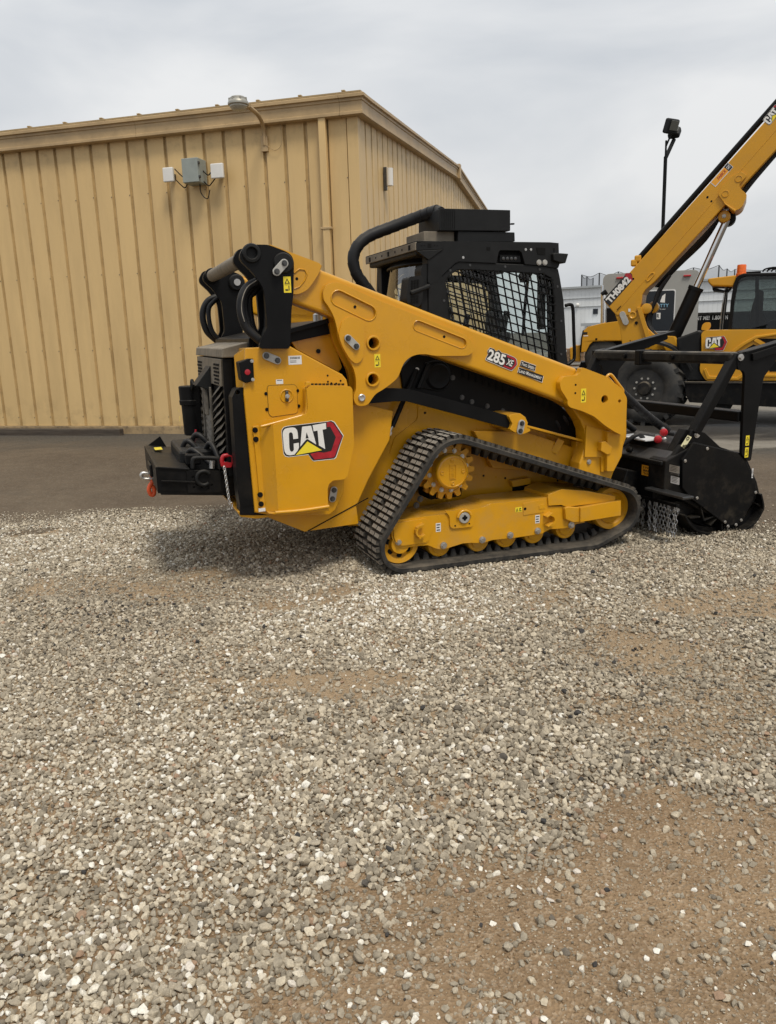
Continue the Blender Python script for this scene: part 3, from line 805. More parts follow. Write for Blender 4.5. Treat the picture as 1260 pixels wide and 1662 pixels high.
# eave fascia: box gutter profile in lengths, joints showing
FH = 0.262
fprof = [(0.02, ZE), (-0.085, ZE), (-0.115, ZE + 0.012), (-0.115, ZE + 0.045), (-0.104, ZE + 0.052), (-0.104, ZE + 0.168), (-0.118, ZE + 0.176), (-0.118, ZE + 0.205), (-0.15, ZE + 0.214), (-0.15, ZE + FH - 0.012), (-0.13, ZE + FH), (0.02, ZE + FH)]
xa = 0.115
for k in range(5):
    xb = xa - (0.32 if k == 0 else 3.05)
    bm = bmesh.new()
    bm_poly(bm, [fprof], inX, xb + 0.002, xa - 0.002)
    # mitre the corner piece
    if k == 0:
        for v in bm.verts:
            if v.co.x > xa - 0.01: v.co.x = -v.co.y if v.co.y < 0.0 else 0.0
    obj('fascia', bm, 'tan_trim', bld); xa = xb
sa = -0.115
for k in range(9):
    sb = min(sa + (0.4 if k == 0 else 3.05), S_RIDGE if sa < S_RIDGE - 0.01 else DEPTH + 0.1)
    bm = bmesh.new()
    rp = [(-u, z - ZE) for u, z in fprof]
    A_, B_ = [], []
    for u, z in rp:
        s0 = (-u if u > 0 else 0.0) if k == 0 else sa + 0.002
        A_.append(bm.verts.new((u, s0, gz(max(s0, 0)) + z))); B_.append(bm.verts.new((u, sb - 0.002, gz(sb) + z)))
    N_ = len(rp); fs = [bm.faces.new((A_[i], A_[(i + 1) % N_], B_[(i + 1) % N_], B_[i])) for i in range(N_)]
    fs += [bm.faces.new(A_[::-1]), bm.faces.new(B_)]
    bmesh.ops.recalc_face_normals(bm, faces=fs)
    obj('fascia', bm, 'tan_trim', bld); sa = sb
    if sa > DEPTH: break
bx('ridge_cap', (0.10, S_RIDGE, gz(S_RIDGE) + 0.14), (0.12, 0.16, 0.30), 'tan_trim', bld)
for sgn in (0, 1):
    bm = bmesh.new()
    y0, y1 = (-0.13, S_RIDGE) if sgn == 0 else (S_RIDGE, DEPTH + 0.13)
    z0, z1 = (gz(0) + FH + 0.004, gz(S_RIDGE) + FH + 0.004) if sgn == 0 else (gz(S_RIDGE) + FH + 0.004, gz(0) + FH + 0.004)
    bm_poly(bm, [[(y0, z0), (y1, z1), (y1, z1 + 0.02), (y0, z0 + 0.02)]], inX, -13.0, 0.1)
    obj('roof_sheet', bm, 'roof', bld)
for k in range(22):
    xk = -0.15 - k * 0.6096
    bx('roof_rib', (xk, 0.3, ZE + FH + 0.03 + 0.28 * GS), (0.05, 0.8, 0.022), 'roof', bld, bevel=0.008)
# downspout with its strap
dn = bar('downspout', (-0.47, -0.058, ZB + 0.02), (-0.47, -0.058, ZE + 0.02), 0.10, 0.075, 'tan', bld, bevel=0.008, up=(0, 1, 0))
for zz in (1.2, 2.9): bx('strap', (-0.47, -0.06, zz), (0.16, 0.09, 0.03), 'tan_trim', dn)

# timber lying along the foot of the wall
M['timber'] = mat('weathered_timber', (0.05, 0.038, 0.028), 0.85, var=0.4, scale=8, dirt=(0.12, 0.1, 0.08), dirt_amt=0.6, dirt_scale=6, stretch=(0.3, 3, 3), bump=0.5, bump_scale=30)
tp = BS.y(198, 704, -0.22)
tim = bx('timber', (0, 0, 0), (5.4, 0.12, 0.115), 'timber', None, bevel=0.01)
tim.location = BS.A + BS.X * (tp.x - 2.7) + BS.Y * (-0.22) + V((0, 0, 0.085)); tim.rotation_euler = (0, 0, B_YAW)
finish(tim, 'dark weathered timber lying on the ground along the foot of the tan wall', 'timber')

# gooseneck wall lamp
M['lamp_shell'] = mat('weathered_aluminium', (0.36, 0.35, 0.31), 0.45, metal=0.4, var=0.2, scale=20, dirt=(0.12, 0.1, 0.07), dirt_amt=0.5)
M['lens'] = mat('prismatic_lens', (0.42, 0.40, 0.33), 0.25, var=0.1, scale=40)
p0 = BS.y(430, 236, -0.02); p1 = BS.y(428, 208, -0.06); p2 = BS.y(420, 188, -0.3); p3 = BS.y(405, 174, -0.72); hd = BS.y(387, 168, -0.98)
lamp = empty('wall_lamp', BS.A + BS.X * p0.x + BS.Z * p0.z, B_YAW, 'round outdoor lamp on a curved gooseneck arm above the tan wall', 'lamp')
off = V((p0.x, 0, p0.z))
tube('arm', [p0 - off, p1 - off, p2 - off, p3 - off, hd - off + V((0.1, 0.1, 0.0))], 0.028, 'tan_trim', lamp)
bx('bracket', (0, -0.02, 0.02), (0.1, 0.03, 0.2), 'tan_trim', lamp)
bx('bracket', (0.02, -0.02, 0.5), (0.09, 0.03, 0.05), 'tan_trim', lamp)
hl = hd - off
lathe('housing', hl, (0, 0, 1), [(0.11, -0.025), (0.13, -0.017), (0.132, 0.0), (0.122, 0.024), (0.106, 0.04), (0.104, 0.06), (0.08, 0.076), (0.03, 0.084)], 'lamp_shell', lamp)
lathe('lens', hl, (0, 0, 1), [(0.04, -0.085), (0.08, -0.073), (0.11, -0.04), (0.11, -0.025)], 'lens', lamp)
for k in range(7):
    a = k * 0.9
    bx('rib', hl + V((math.cos(a) * 0.105, math.sin(a) * 0.105, 0.045)), (0.025, 0.025, 0.036), 'lamp_shell', lamp)
tube('wire', [p0 - off + V((0.03, -0.02, 0.0)), p0 - off + V((0.16, -0.02, -0.08)), p0 - off + V((0.26, -0.02, 0.04)), p0 - off + V((0.22, -0.02, 0.55))], 0.004, 'tan_trim', lamp, n=6)

# service box and its two antenna panels
M['boxgrey'] = mat('box_grey_green', (0.27, 0.30, 0.28), 0.45, var=0.06, scale=8, dirt=(0.1, 0.1, 0.09), dirt_amt=0.3)
M['panelwhite'] = mat('antenna_white', (0.70, 0.69, 0.66), 0.45, var=0.05, scale=6)
a0, a1 = BS.y(293.5, 257, -0.27), BS.y(323, 295, -0.27)
cx, cz, bw, bh = (a0.x + a1.x) / 2, (a0.z + a1.z) / 2, a1.x - a0.x, a0.z - a1.z
sb_ = empty('utility_box', BS.A + BS.X * cx + BS.Z * cz, B_YAW, 'grey green utility box high on the tan wall between two white antenna panels', 'utility box')
bx('body', (0, -0.125, 0), (bw, 0.24, bh), 'boxgrey', sb_, bevel=0.012)
bx('door', (0, -0.258, 0), (bw * 0.98, 0.022, bh * 0.98), 'boxgrey', sb_, bevel=0.008)
for zz in (-bh * .28, bh * .28): bx('latch', (bw / 2 + 0.008, -0.245, zz), (0.018, 0.04, 0.035), 'darksteel', sb_)
for sx in (-1, 1):
    for zz in (0.02, -0.12):
        tube('cable', [(sx * bw * .45, -0.12, zz), (sx * (bw * .5 + .06), -0.1, zz - 0.07), (sx * (bw * .5 + .12), -0.1, zz - 0.03), (sx * (bw * .5 + 0.2), -0.1, zz + 0.05)], 0.008, 'black', sb_, n=6)
tube('cable', [(0.05, -0.1, -bh / 2), (0.06, -0.1, -bh / 2 - .12), (0.15, -0.1, -bh / 2 - .2), (0.19, -0.08, -bh / 2 - .08)], 0.007, 'black', sb_, n=6)
for (xA, yA, xB, yB, lab) in ((264, 272.5, 282.5, 294.5, 'square white antenna panel on the tan wall left of the grey utility box'), (341.5, 266, 363.5, 288.5, 'square white antenna panel on the tan wall right of the grey utility box')):
    q0, q1 = BS.y(xA, yA, -0.17), BS.y(xB, yB, -0.17)
    c = (q0 + q1) / 2
    an = empty('antenna_panel', BS.A + BS.X * c.x + BS.Z * c.z, B_YAW, lab, 'antenna', 'white antenna panels beside the utility box')
    bx('face_panel', (0, -0.16, 0), (q1.x - q0.x, 0.05, q0.z - q1.z), 'panelwhite', an, bevel=0.012)
    bx('mount', (0, -0.07, 0), (0.06, 0.14, 0.06), 'darksteel', an)

# tube light on the gable wall
q0, q1 = BS.x(632.5, 273, 0.1), BS.x(632.5, 301, 0.1)
tl = empty('tube_light', BS.A + BS.Y * q0.y + BS.Z * (q0.z + q1.z) / 2, B_YAW, 'slim white tube light fixed upright on the gable wall', 'light')
hh = q0.z - q1.z
cyl('diffuser', (0.1, 0, -hh / 2), (0.1, 0, hh / 2), 0.05, 'panelwhite', tl)
bx('backplate', (0.03, 0.0, 0), (0.05, 0.05, hh * 1.15), 'darksteel', tl)
bx('bracket', (0.03, 0, -hh * .65), (0.05, 0.05, hh * .2), 'darksteel', tl)
# ================================================================== COMPACT TRACK LOADER
LS = Survey((0.026, 4.60, 0.0), math.radians(20))      # origin under the rear of the near track; X forward, Y across the machine, Z up
ctl = empty('compact_track_loader', LS.A, LS.yaw, 'yellow and black tracked loader with enclosed cab and lift arms parked on gravel', 'track loader')
WID = 1.98
yy = lambda q: V((q.x, 0, q.z))
def spx(s, ox, oy, pts): return [(ox + a / s, oy + b / s) for a, b in pts]
def mirror(o):
    """the same part on the machine's other side"""
    c = o.copy(); COL.objects.link(c); c.parent = o.parent
    c.location = (o.location.x, WID - o.location.y, o.location.z); c.scale = (1, -1, 1)
    return c
def mirror_tree(o, skip=('emblem', 'lettering', 'warning_sticker', 'label_sticker')):
    c = mirror(o)
    for ch in list(o.children):
        if ch.name.split('.')[0] in skip: continue
        d = ch.copy(); COL.objects.link(d); d.parent = c
    return c
def bolt(parent, c, axis=(0, -1, 0), r=0.012, h=0.012, material='steel', name='bolt', n=6):
    bm = bmesh.new(); c = V(c); a = V(axis)
    bm_cyl(bm, c - a * 0.004, c + a * h * 0.35, r * 1.45, None, 14); bm_cyl(bm, c + a * h * 0.3, c + a * h, r, None, n)
    return obj(name, bm, material, parent, smooth=30)
def retainer(parent, pa, pb, y, r=0.022, mat_='plate_steel'):
    """oblong pin keeper plate with two bolts"""
    a, b = LS.y(*pa, y), LS.y(*pb, y)
    o = prism('pin_keeper', stadium((a.x, a.z), (b.x, b.z), r), y - 0.012, y - 0.001, mat_, parent, bevel=0.003)
    for q in (a, b): bolt(o, (q.x, y - 0.012, q.z), r=0.011, h=0.012, material='darksteel')
    return o
def spotY(px, py, y, dx=(1, 0)):
    """a place for print on the near side, facing the viewer's side; dx = direction of the line of print in X-Z"""
    q = LS.y(px, py, y); r = V((dx[0], 0, dx[1])); u = V((-dx[1], 0, dx[0]))
    return Spot(q, r, u)

# ---------------------------------------------------------------- chassis
CH = 0.46
chassis = prism('chassis', LS.oy([(400, 600), (400, 838), (432, 838), (493, 862), (569, 852), (640, 868), (800, 830), (930, 790)], CH) + [(1.62, 0.42), (1.66, 0.70), (1.50, 0.74)] +
                LS.oy([(945, 718), (848, 688), (700, 655), (655, 645), (650, 585), (575, 575), (540, 560)], CH), CH, WID - CH, 'yellow', ctl, bevel=0.01)
bx('belly_pan', (0.62, WID / 2, 0.235), (1.5, 1.0, 0.03), 'yellow', chassis)
prism('belly_gusset', LS.oy([(432, 838), (493, 862)], 0.30) + [(-0.125, 0.285), (-0.135, 0.40), (-0.05, 0.56), (0.10, 0.80), (0.13, 0.98), (-0.10, 1.05), (-0.5, 0.9), (-0.72, 0.6)], 0.28, WID - 0.28, 'yellow', chassis, bevel=0.006)
# upper flange of the chassis side with its teeth of welds and ribs
prism('side_plate', LS.oy([(850, 700), (945, 731), (944, 745), (938, 770), (800, 760), (770, 700)], 0.40), 0.40, 0.46, 'yellow', chassis, bevel=0.004)
bar('flange', LS.y(846, 690, 0.36), LS.y(950, 717, 0.36), 0.13, 0.016, 'yellow', chassis)
bar('gusset', LS.y(911, 713, 0.38), LS.y(899, 735, 0.40), 0.02, 0.05, 'yellow', chassis)
prism('gusset', LS.oy([(935, 716), (948, 718), (944, 742), (940, 752), (934, 752)], 0.36), 0.355, 0.42, 'yellow', chassis, bevel=0.003)
prism('access_bracket', LS.oy([(829, 780), (860, 775), (861, 785), (832, 790)], 0.42), 0.41, 0.47, 'yellow', chassis, bevel=0.002)
prism('access_recess', LS.oy([(832, 790), (860, 785), (860, 800), (832, 803)], 0.455), 0.445, 0.47, 'void', chassis)
bm = bmesh.new()
for px, py in ((785, 772), (820, 776), (905, 780), (880, 752), (612, 745), (594, 728), (607, 682), (596, 662), (615, 679), (690, 670)):
    q = LS.y(px, py, CH); bm_cyl(bm, (q.x, CH - 0.003, q.z), (q.x, CH + 0.004, q.z), 0.008, None, 10)
obj('bolt_hole', bm, 'void', chassis)
tube('weld_seam', [LS.y(*p, CH - 0.001) for p in ((707, 655), (680, 640), (678, 665), (676, 680), (652, 700), (640, 712), (633, 735))], 0.004, 'yellow', chassis, n=6)
bar('seam', LS.y(500, 862, 0.278), LS.y(598, 808, 0.278), 0.004, 0.006, 'void', chassis, bevel=0)
# ---------------------------------------------------------------- rear pod with the emblem
UP = 0.17
pod = prism('engine_side_panel', LS.oy([(397.8, 564.8), (470.8, 561.6), (556, 607.6), (563, 616), (565, 625), (565, 700), (558, 800), (545, 828), (535, 836), (436, 836), (414, 832), (396, 640)], UP), UP, 0.44, 'yellow', ctl, bevel=0.008, seg=3)
bm = bmesh.new()       # bevelled rear corner of the pod
q = [LS.y(397.8, 565, UP), LS.y(414, 832, UP)]
c0, c1 = LS.y(380, 577, UP + 0.10), LS.y(398, 830, UP + 0.10)
for a in (q[0], q[1]): a.x += 0.01
vs_ = [bm.verts.new(p) for p in (q[0], q[1], c1, c0, q[0] + V((0.02, 0.26, 0)), q[1] + V((0.02, 0.26, 0)))]
for f in ((0, 1, 2, 3), (3, 2, 5, 4), (0, 3, 4), (1, 5, 2), (0, 4, 5, 1)): bm.faces.new([vs_[i] for i in f])
bmesh.ops.recalc_face_normals(bm, faces=bm.faces)
obj('corner_panel', bm, 'yellow', pod)
# proud lower door: boxed panel with slanted rear facet, lip and flange
PO = 0.075
outer = LS.oy([(443, 690), (489, 675), (498, 671), (500, 664), (498, 632), (503, 626), (569, 627), (572.4, 632), (575, 722), (571, 740), (565, 772), (559, 778), (541, 780), (534, 786), (532, 795), (532.7, 821), (452, 830)], PO)
door = prism('side_door', round_poly(outer, 0.007, 3), PO, UP + 0.01, 'yellow', pod, bevel=0.008, seg=3)
fa = LS.oy([(443, 690), (452, 830)], PO); fb = LS.oy([(420, 693), (430, 829)], UP - 0.012)
bm = bmesh.new()
vs_ = [bm.verts.new(p) for p in ((fa[0][0], PO + 0.003, fa[0][1]), (fa[1][0], PO + 0.003, fa[1][1]), (fb[1][0], UP - 0.012, fb[1][1]), (fb[0][0], UP - 0.012, fb[0][1]), (fa[0][0], UP + .01, fa[0][1]), (fa[1][0], UP + .01, fa[1][1]))]
for f in ((0, 1, 2, 3), (0, 3, 4), (1, 5, 2), (3, 2, 5, 4)): bm.faces.new([vs_[i] for i in f])
bmesh.ops.recalc_face_normals(bm, faces=bm.faces)
obj('slanted_facet', bm, 'yellow', door)
prism('flange', LS.oy([(410.5, 692), (421, 691), (432, 829), (424, 832)], UP - 0.012), UP - 0.014, UP + 0.004, 'yellow', door, bevel=0.002)
bm = bmesh.new(); bm_tube(bm, [LS.y(*p, PO - 0.006) for p in ((447, 832), (490, 828.5), (534, 822))], 0.011, 8, 3)
obj('bottom_lip', bm, 'yellow', door, smooth=50)
bm = bmesh.new(); bm_tube(bm, [LS.y(*p, PO + 0.02) for p in ((424, 692.5), (432, 690.5), (489, 675), (497, 671.5), (498.5, 640), (497.5, 628))], 0.009, 8, 4)
obj('edge_roll', bm, 'yellow', door, smooth=50)
prism('hinge_tab', LS.oy([(496, 626), (497, 619.7), (504, 619.7), (505.7, 625)], PO), PO, PO + 0.03, 'yellow', door, bevel=0.003)
prism('bottom_rail', LS.oy([(436, 833), (452, 836.5), (534, 828.6), (534, 824), (450, 831)], PO + .005), PO + 0.0, 0.25, 'yellow', pod, bevel=0.006)
for px, py in ((414.3, 698), (415.5, 713), (422.5, 803), (424, 818)):
    q = LS.y(px, py, UP - 0.014); bolt(door, q, r=0.011, h=0.008, material='black', n=12)
pl = LS.y(425.5, 827.5, UP - 0.016)
prism('label_sticker', [(pl.x - .02, pl.z - .01), (pl.x + .02, pl.z - .01), (pl.x + .02, pl.z + .01), (pl.x - .02, pl.z + .01)], UP - 0.017, UP - 0.014, 'sticker_white', door)
em0, em1 = LS.y(459, 742.5, PO), LS.y(559, 694, PO)
o0, o1, o2 = LS.y(459.5, 752, PO), LS.y(558.5, 745, PO), LS.y(459.5, 690, PO)
cat_emblem(door, Spot(o0 + V((0, -0.0005, 0)), V((1, 0, 0.0)), (0, 0, 1)), (o1 - o0).length, (LS.y(500, 689, PO) - LS.y(500, 752, PO)).length)
# tail edge below the pod
tail = LS.oy([(383, 828), (389, 837), (414, 840), (437, 837), (437, 828), (412, 826)], 0.24)
prism('lower_valance', tail, 0.2, WID - 0.2, 'yellow', ctl, bevel=0.006)
# keeper plates, access hatch, barcode label
retainer(pod, (432, 577.5), (450, 585), UP)
retainer(pod, (541.5, 795), (539, 809), UP - 0.004)
hat = LS.oy([(434, 630), (436, 626), (478, 624.5), (482, 628), (483.5, 668), (480, 671), (441, 676.5), (436.5, 672)], UP)
hatch = prism('hatch', round_poly(hat, 0.02, 3), UP - 0.003, UP + 0.003, 'yellow', pod, bevel=0.0015)
bm = bmesh.new(); bm_tube(bm, [V((p[0], UP - 0.001, p[1])) for p in round_poly(hat, 0.02, 3)] + [V((hat[0][0], UP - 0.001, hat[0][1]))], 0.0022, 5, 1)
obj('hatch_gap', bm, 'void', pod)
q = LS.y(465.3, 642.7, UP)
lathe('latch_cup', (q.x, UP - 0.003, q.z), (0, -1, 0), [(0.040, -0.002), (0.040, 0.003), (0.036, 0.005), (0.032, 0.003), (0.027, -0.0005)], 'yellow', hatch, 28)
prism('latch', [(q.x - .008, q.z - .03), (q.x + .008, q.z - .03), (q.x + .008, q.z + .03), (q.x - .008, q.z + .03)], UP - 0.02, UP - 0.002, 'darksteel', hatch, bevel=0.003)
bolt(hatch, (q.x, UP - 0.02, q.z), r=0.009)
for px, py in ((432, 639), (433.5, 664.5), (483, 634), (485, 659)):
    bolt(pod, LS.y(px, py, UP - 0.001), r=0.007, h=0.005, material='black', n=10)
def label(parent, px, py, y, w, h, lines=3, base='sticker_white', dx=(1, 0.0), name='label_sticker', barcode=False):
    s = spotY(px, py, y, dx); bm = bmesh.new()
    bm_shape(bm, s, [(-w / 2, -h / 2), (w / 2, -h / 2), (w / 2, h / 2), (-w / 2, h / 2)], 0.001, 0)
    if barcode:
        x = -w * .36; r = random.Random(3)
        while x < w * .36:
            ww = r.choice((0.0015, 0.003)); bm_shape(bm, s, [(x, h * .12), (x + ww, h * .12), (x + ww, h * .38), (x, h * .38)], 0.0016, 1); x += ww + r.choice((0.0015, 0.0025))
        for k in range(2): bm_shape(bm, s, [(-w * .38, -h * (.1 + .15 * k)), (w * .1, -h * (.1 + .15 * k)), (w * .1, -h * (.05 + .15 * k)), (-w * .38, -h * (.05 + .15 * k))], 0.0016, 1)
    else:
        for k in range(lines):
            t = h * (0.3 - 0.6 * k / max(1, lines - 1)); bm_shape(bm, s, [(-w * .36, t - h * .06), (w * (.36 - .1 * (k % 2)), t - h * .06), (w * (.36 - .1 * (k % 2)), t + h * .06), (-w * .36, t + h * .06)], 0.0016, 1)
    return obj(name, bm, [base, 'black_print'], parent)
label(pod, 479, 584.5, UP, 0.078, 0.050, barcode=True)
label(pod, 454, 619.5, UP, 0.042, 0.026, lines=1)
for px, py in ((532, 609.5), (532.5, 619.5), (538, 622), (546, 622.5), (553, 618)):
    bolt(pod, LS.y(px, py, UP), r=0.004, h=0.003, material='black', n=8)
bm = bmesh.new()
for k in range(9):
    q = LS.y(507 + k * 6.2, 623.5, UP - 0.001); bm_box(bm, (q.x, UP - 0.001, q.z), (0.017, 0.006, 0.008))
obj('louver_slot', bm, 'void', pod)
# rear lamp plate on the corner
lampp = prism('tail_lamp_housing', LS.oy([(388, 588), (402, 582), (411, 582), (413, 618), (399, 622), (392, 617)], 0.155), 0.15, 0.30, 'black', ctl, bevel=0.005)
q = LS.y(402, 604, 0.148); lathe('lamp', q, (0, -1, 0), [(0.016, -0.005), (0.016, 0.001), (0.008, 0.003)], 'red_print', lampp, 16)
for px, py in ((409, 586), (410.5, 616)): bolt(lampp, LS.y(px, py, 0.15), r=0.007)
mirror_tree(pod); mirror_tree(lampp)

# ---------------------------------------------------------------- rear guard, hood, bumper and winch
GX = -0.885
g_near, g_far = 0.40, WID - 0.42
top_z = LS.x(340, 580.6, GX).z
GB = 0.70      # lower edge
guard = prism('rear_door', [(-0.90, 0.66), (-0.845, 0.62), (-0.60, 0.62), (-0.60, top_z + 0.005), (GX + 0.01, top_z)], g_near, g_far, 'void', ctl, bevel=0.008)
prism('door_frame', [(GX - 0.012, 0.64), (GX + 0.045, 0.64), (GX + 0.055, top_z), (GX - 0.002, top_z)], g_near - 0.012, g_near + 0.035, 'black', guard, bevel=0.004)
prism('door_frame', [(GX - 0.012, 0.64), (GX + 0.045, 0.64), (GX + 0.055, top_z), (GX - 0.002, top_z)], g_far - 0.035, g_far + 0.012, 'black', guard, bevel=0.004)
prism('header', [(GX - 0.014, top_z - 0.16), (GX + 0.03, top_z - 0.16), (GX + 0.03, top_z), (GX - 0.004, top_z)], g_near + 0.037, g_far - 0.037, 'dusty_cap', guard, bevel=0.004)
bm = bmesh.new()
for side in (0, 1):
    for r_ in range(6):
        for k in range(3):
            y0 = (g_near + 0.12 + k * 0.07 + (r_ % 2) * 0.02) if side == 0 else (g_far - 0.26 + k * 0.07 + (r_ % 2) * 0.02)
            bm_box(bm, (GX - 0.013, y0, top_z - 0.035 - r_ * 0.022), (0.006, 0.045, 0.012))
obj('vent_slot', bm, 'void', guard)
# chevron louvers: three columns of folded blades
ncol = 3; span = g_far - g_near - 0.08
for col in range(ncol):
    ya = g_near + 0.04 + span * col / ncol; yb = ya + span / ncol
    for k in range(12):
        if col == 1 and k < 4: continue
        zc = top_z - 0.19 - k * 0.047
        xo = GX - 0.006 - 0.0008 * k
        slope = (0.045, 0.0, -0.045)[col] if col != 1 else 0.03 * (1 if k % 2 else 1)
        bm = bmesh.new()
        y0, y1 = ya + 0.012, yb - 0.012
        ym = (y0 + y1) / 2
        def blade(yA, zA, yB, zB):
            p = [V((xo + 0.006, yA, zA + 0.019)), V((xo + 0.006, yB, zB + 0.019)), V((xo - 0.02, yB, zB - 0.019)), V((xo - 0.02, yA, zA - 0.019))]
            t = V((0, 0, 0.005))
            a = [bm.verts.new(v) for v in p]; b_ = [bm.verts.new(v - t) for v in p]
            bm.faces.new(a); bm.faces.new(b_[::-1])
            for i in range(4): bm.faces.new((a[i], b_[i], b_[(i + 1) % 4], a[(i + 1) % 4]))
        if col == 1:
            blade(y0, zc + 0.026, ym, zc - 0.022); blade(ym, zc - 0.022, y1, zc + 0.026)
        elif col == 0: blade(y0, zc + 0.038, y1, zc - 0.034)
        else: blade(y0, zc - 0.034, y1, zc + 0.038)
        bmesh.ops.recalc_face_normals(bm, faces=bm.faces)
        obj('louver', bm, 'louver', guard)
for col in (1, 2):
    yv = g_near + 0.04 + span * col / ncol
    bar('divider', (GX - 0.03, yv, top_z - 0.18), (GX - 0.04, yv, 0.70), 0.03, 0.012, 'louver', guard, up=(1, 0, 0))
prism('latch_wedge', [(GX - 0.11, top_z - 0.17), (GX - 0.01, top_z - 0.21), (GX - 0.01, top_z - 0.05)], 0.86, 1.06, 'charcoal', guard, bevel=0.004)
bx('handle_plate', (GX - 0.045, 0.93, top_z - 0.28), (0.02, 0.09, 0.17), 'louver', guard, bevel=0.006)
# cap over the door and the hood behind it
cap = prism('hood_cap', [(-0.893, top_z + 0.008), (-0.66, top_z + 0.008), (-0.62, top_z + 0.105), (-0.70, top_z + 0.10), (-0.885, top_z + 0.062)], g_near - 0.03, g_far + 0.03, 'dusty_cap', ctl, bevel=0.007, seg=3)
hood = prism('hood', LS.oy([(404, 577), (404, 549), (411, 546), (533, 518), (540, 541), (471, 556), (415, 575)], 0.33), 0.33, WID - 0.33, 'black', ctl, bevel=0.02, seg=3)
bar('grab_rail', LS.y(420, 551, 0.30), LS.y(533, 520.5, 0.30), 0.03, 0.028, 'black', hood)
prism('hood_panel', LS.oy([(471, 552), (538, 540), (556, 596), (550, 604), (480, 566)], 0.36), 0.36, WID - 0.36, 'yellow', ctl, bevel=0.006)
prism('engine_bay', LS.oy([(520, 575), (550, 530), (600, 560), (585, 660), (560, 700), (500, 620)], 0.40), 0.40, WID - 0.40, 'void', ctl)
bm = bmesh.new(); bm_cyl(bm, LS.y(517, 570, 0.35), LS.y(517, 570, 0.37), 0.014, None, 12); obj('bolt', bm, 'black', hood)
lathe('filler_cap', LS.y(516, 516, 0.52), (0, 0, 1), [(0.03, -0.02), (0.03, 0.02), (0.015, 0.03)], 'steel', hood, 14)
# bumper side post (near and far)
post = prism('bumper_post', LS.oy([(377, 645), (383, 632), (388, 629.5), (402.5, 628.6), (419, 809.5), (416, 820), (391, 827), (386.5, 800)], 0.19), 0.19, 0.32, 'black', ctl, bevel=0.01, seg=3,
             holes=[circle(LS.y(386, 637, 0.19).x, LS.y(386, 637, 0.19).z, 0.013, 14)])
mirror(post)
bar('bumper_foot', (-0.88, 0.25, 0.475), (-0.70, 0.25, 0.455), 0.12, 0.07, 'black', post, bevel=0.006)
# winch bumper
BN, BF = 0.46, WID - 0.46
bump = prism('winch_bumper', [(-1.30, 0.555), (-0.80, 0.50), (-0.80, 0.53), (-1.30, 0.585)], BN, BF, 'black', ctl, bevel=0.004)
for y0 in (BN, BF - 0.02):
    prism('side_plate', [(-1.30, 0.57), (-1.30, 0.715), (-0.80, 0.645), (-0.80, 0.52)], y0, y0 + 0.02, 'black', bump, bevel=0.003)
prism('rear_plate', [(-1.315, 0.565), (-1.295, 0.565), (-1.295, 0.725), (-1.315, 0.725)], BN, BF, 'black', bump, bevel=0.003)
prism('top_plate', [(-1.30, 0.715), (-1.12, 0.69), (-1.12, 0.70), (-1.30, 0.727)], BN - 0.01, BF + 0.01, 'black', bump, bevel=0.003)
prism('corner_wing', [(-1.31, 0.56), (-1.20, 0.56), (-1.16, 0.70), (-1.20, 0.785), (-1.31, 0.71)], BF + 0.001, BF + 0.025, 'black', bump, bevel=0.004)
prism('rib', [(-1.29, 0.635), (-1.09, 0.61), (-1.09, 0.62), (-1.29, 0.645)], BN - 0.02, BN - 0.001, 'black', bump, bevel=0.002)
bm = bmesh.new(); qx = LS.y(330, 778, BN - 0.01)
holes = [circle(LS.y(px, py, BN - 0.01).x, LS.y(px, py, BN - 0.01).z, 0.009, 12) for px, py in ((313.5, 774), (319.5, 778), (314, 782), (320, 786), (315, 790.5), (327, 791), (332, 787), (338, 791.5), (344, 787))]
prism('drilled_plate', LS.oy([(303, 764), (358, 764), (359, 799), (305, 800)], BN - 0.01), BN - 0.012, BN - 0.001, 'black', bump, holes=holes, bevel=0.0015)
q = LS.y(331, 776, BN - 0.02)
arc = [V((q.x + 0.042 * math.cos(t), BN - 0.022, q.z + 0.042 * math.sin(t))) for t in np.linspace(0.6, 5.4, 12)]
tube('tie_ring', arc, 0.012, 'charcoal', bump, n=8, k=2)
bar('winch_handle', LS.y(313, 759, BN), LS.y(313, 744, BN), 0.02, 0.02, 'charcoal', bump, bevel=.004)
tube('grab_handle', [LS.y(*p, BN - 0.01) for p in ((313, 760), (313.5, 747), (317, 743.5), (330, 743), (350, 744), (355, 748), (357, 760))], 0.013, 'charcoal', bump, n=8, k=4)
winch = bx('winch', (-1.02, 0.99, 0.70), (0.26, 0.62, 0.16), 'charcoal', bump, bevel=0.02)
cyl('winch_drum', (-1.02, 0.72, 0.70), (-1.02, 1.26, 0.70), 0.085, 'darksteel', winch)
for (a, b_, c_) in (((-1.12, 0.7, 0.70), (-1.08, 0.62, 0.79), (-0.98, 0.56, 0.70)), ((-1.0, 0.75, 0.72), (-0.96, 0.65, 0.82), (-0.92, 0.56, 0.70)), ((-1.14, 0.9, 0.70), (-1.08, 0.84, 0.82), (-0.98, 0.8, 0.70)), ((-1.05, 1.1, .72), (-1.0, 1.0, .84), (-.9, .95, .74))):
    tube('hydraulic_hose', [a, b_, c_], 0.017, 'hose', winch, n=8)
for yv in (0.6, 0.75, 0.98, 1.2): bx('valve_block', (-1.08 + 0.05 * (yv > .7), yv, 0.735), (0.09, 0.07, 0.07), 'black', winch, bevel=0.01)
cyl('fitting', LS.y(344, 760, BN + 0.02), LS.y(345, 748, BN + 0.02), 0.017, 'steel', winch, n=14)
bx('label_sticker', (-1.24, 1.22, 0.735), (0.05, 0.12, 0.004), 'sticker_yellow', bump)
fair = bx('fairlead', (-1.322, 0.90, 0.65), (0.02, 0.22, 0.08), 'black', bump, bevel=0.01)
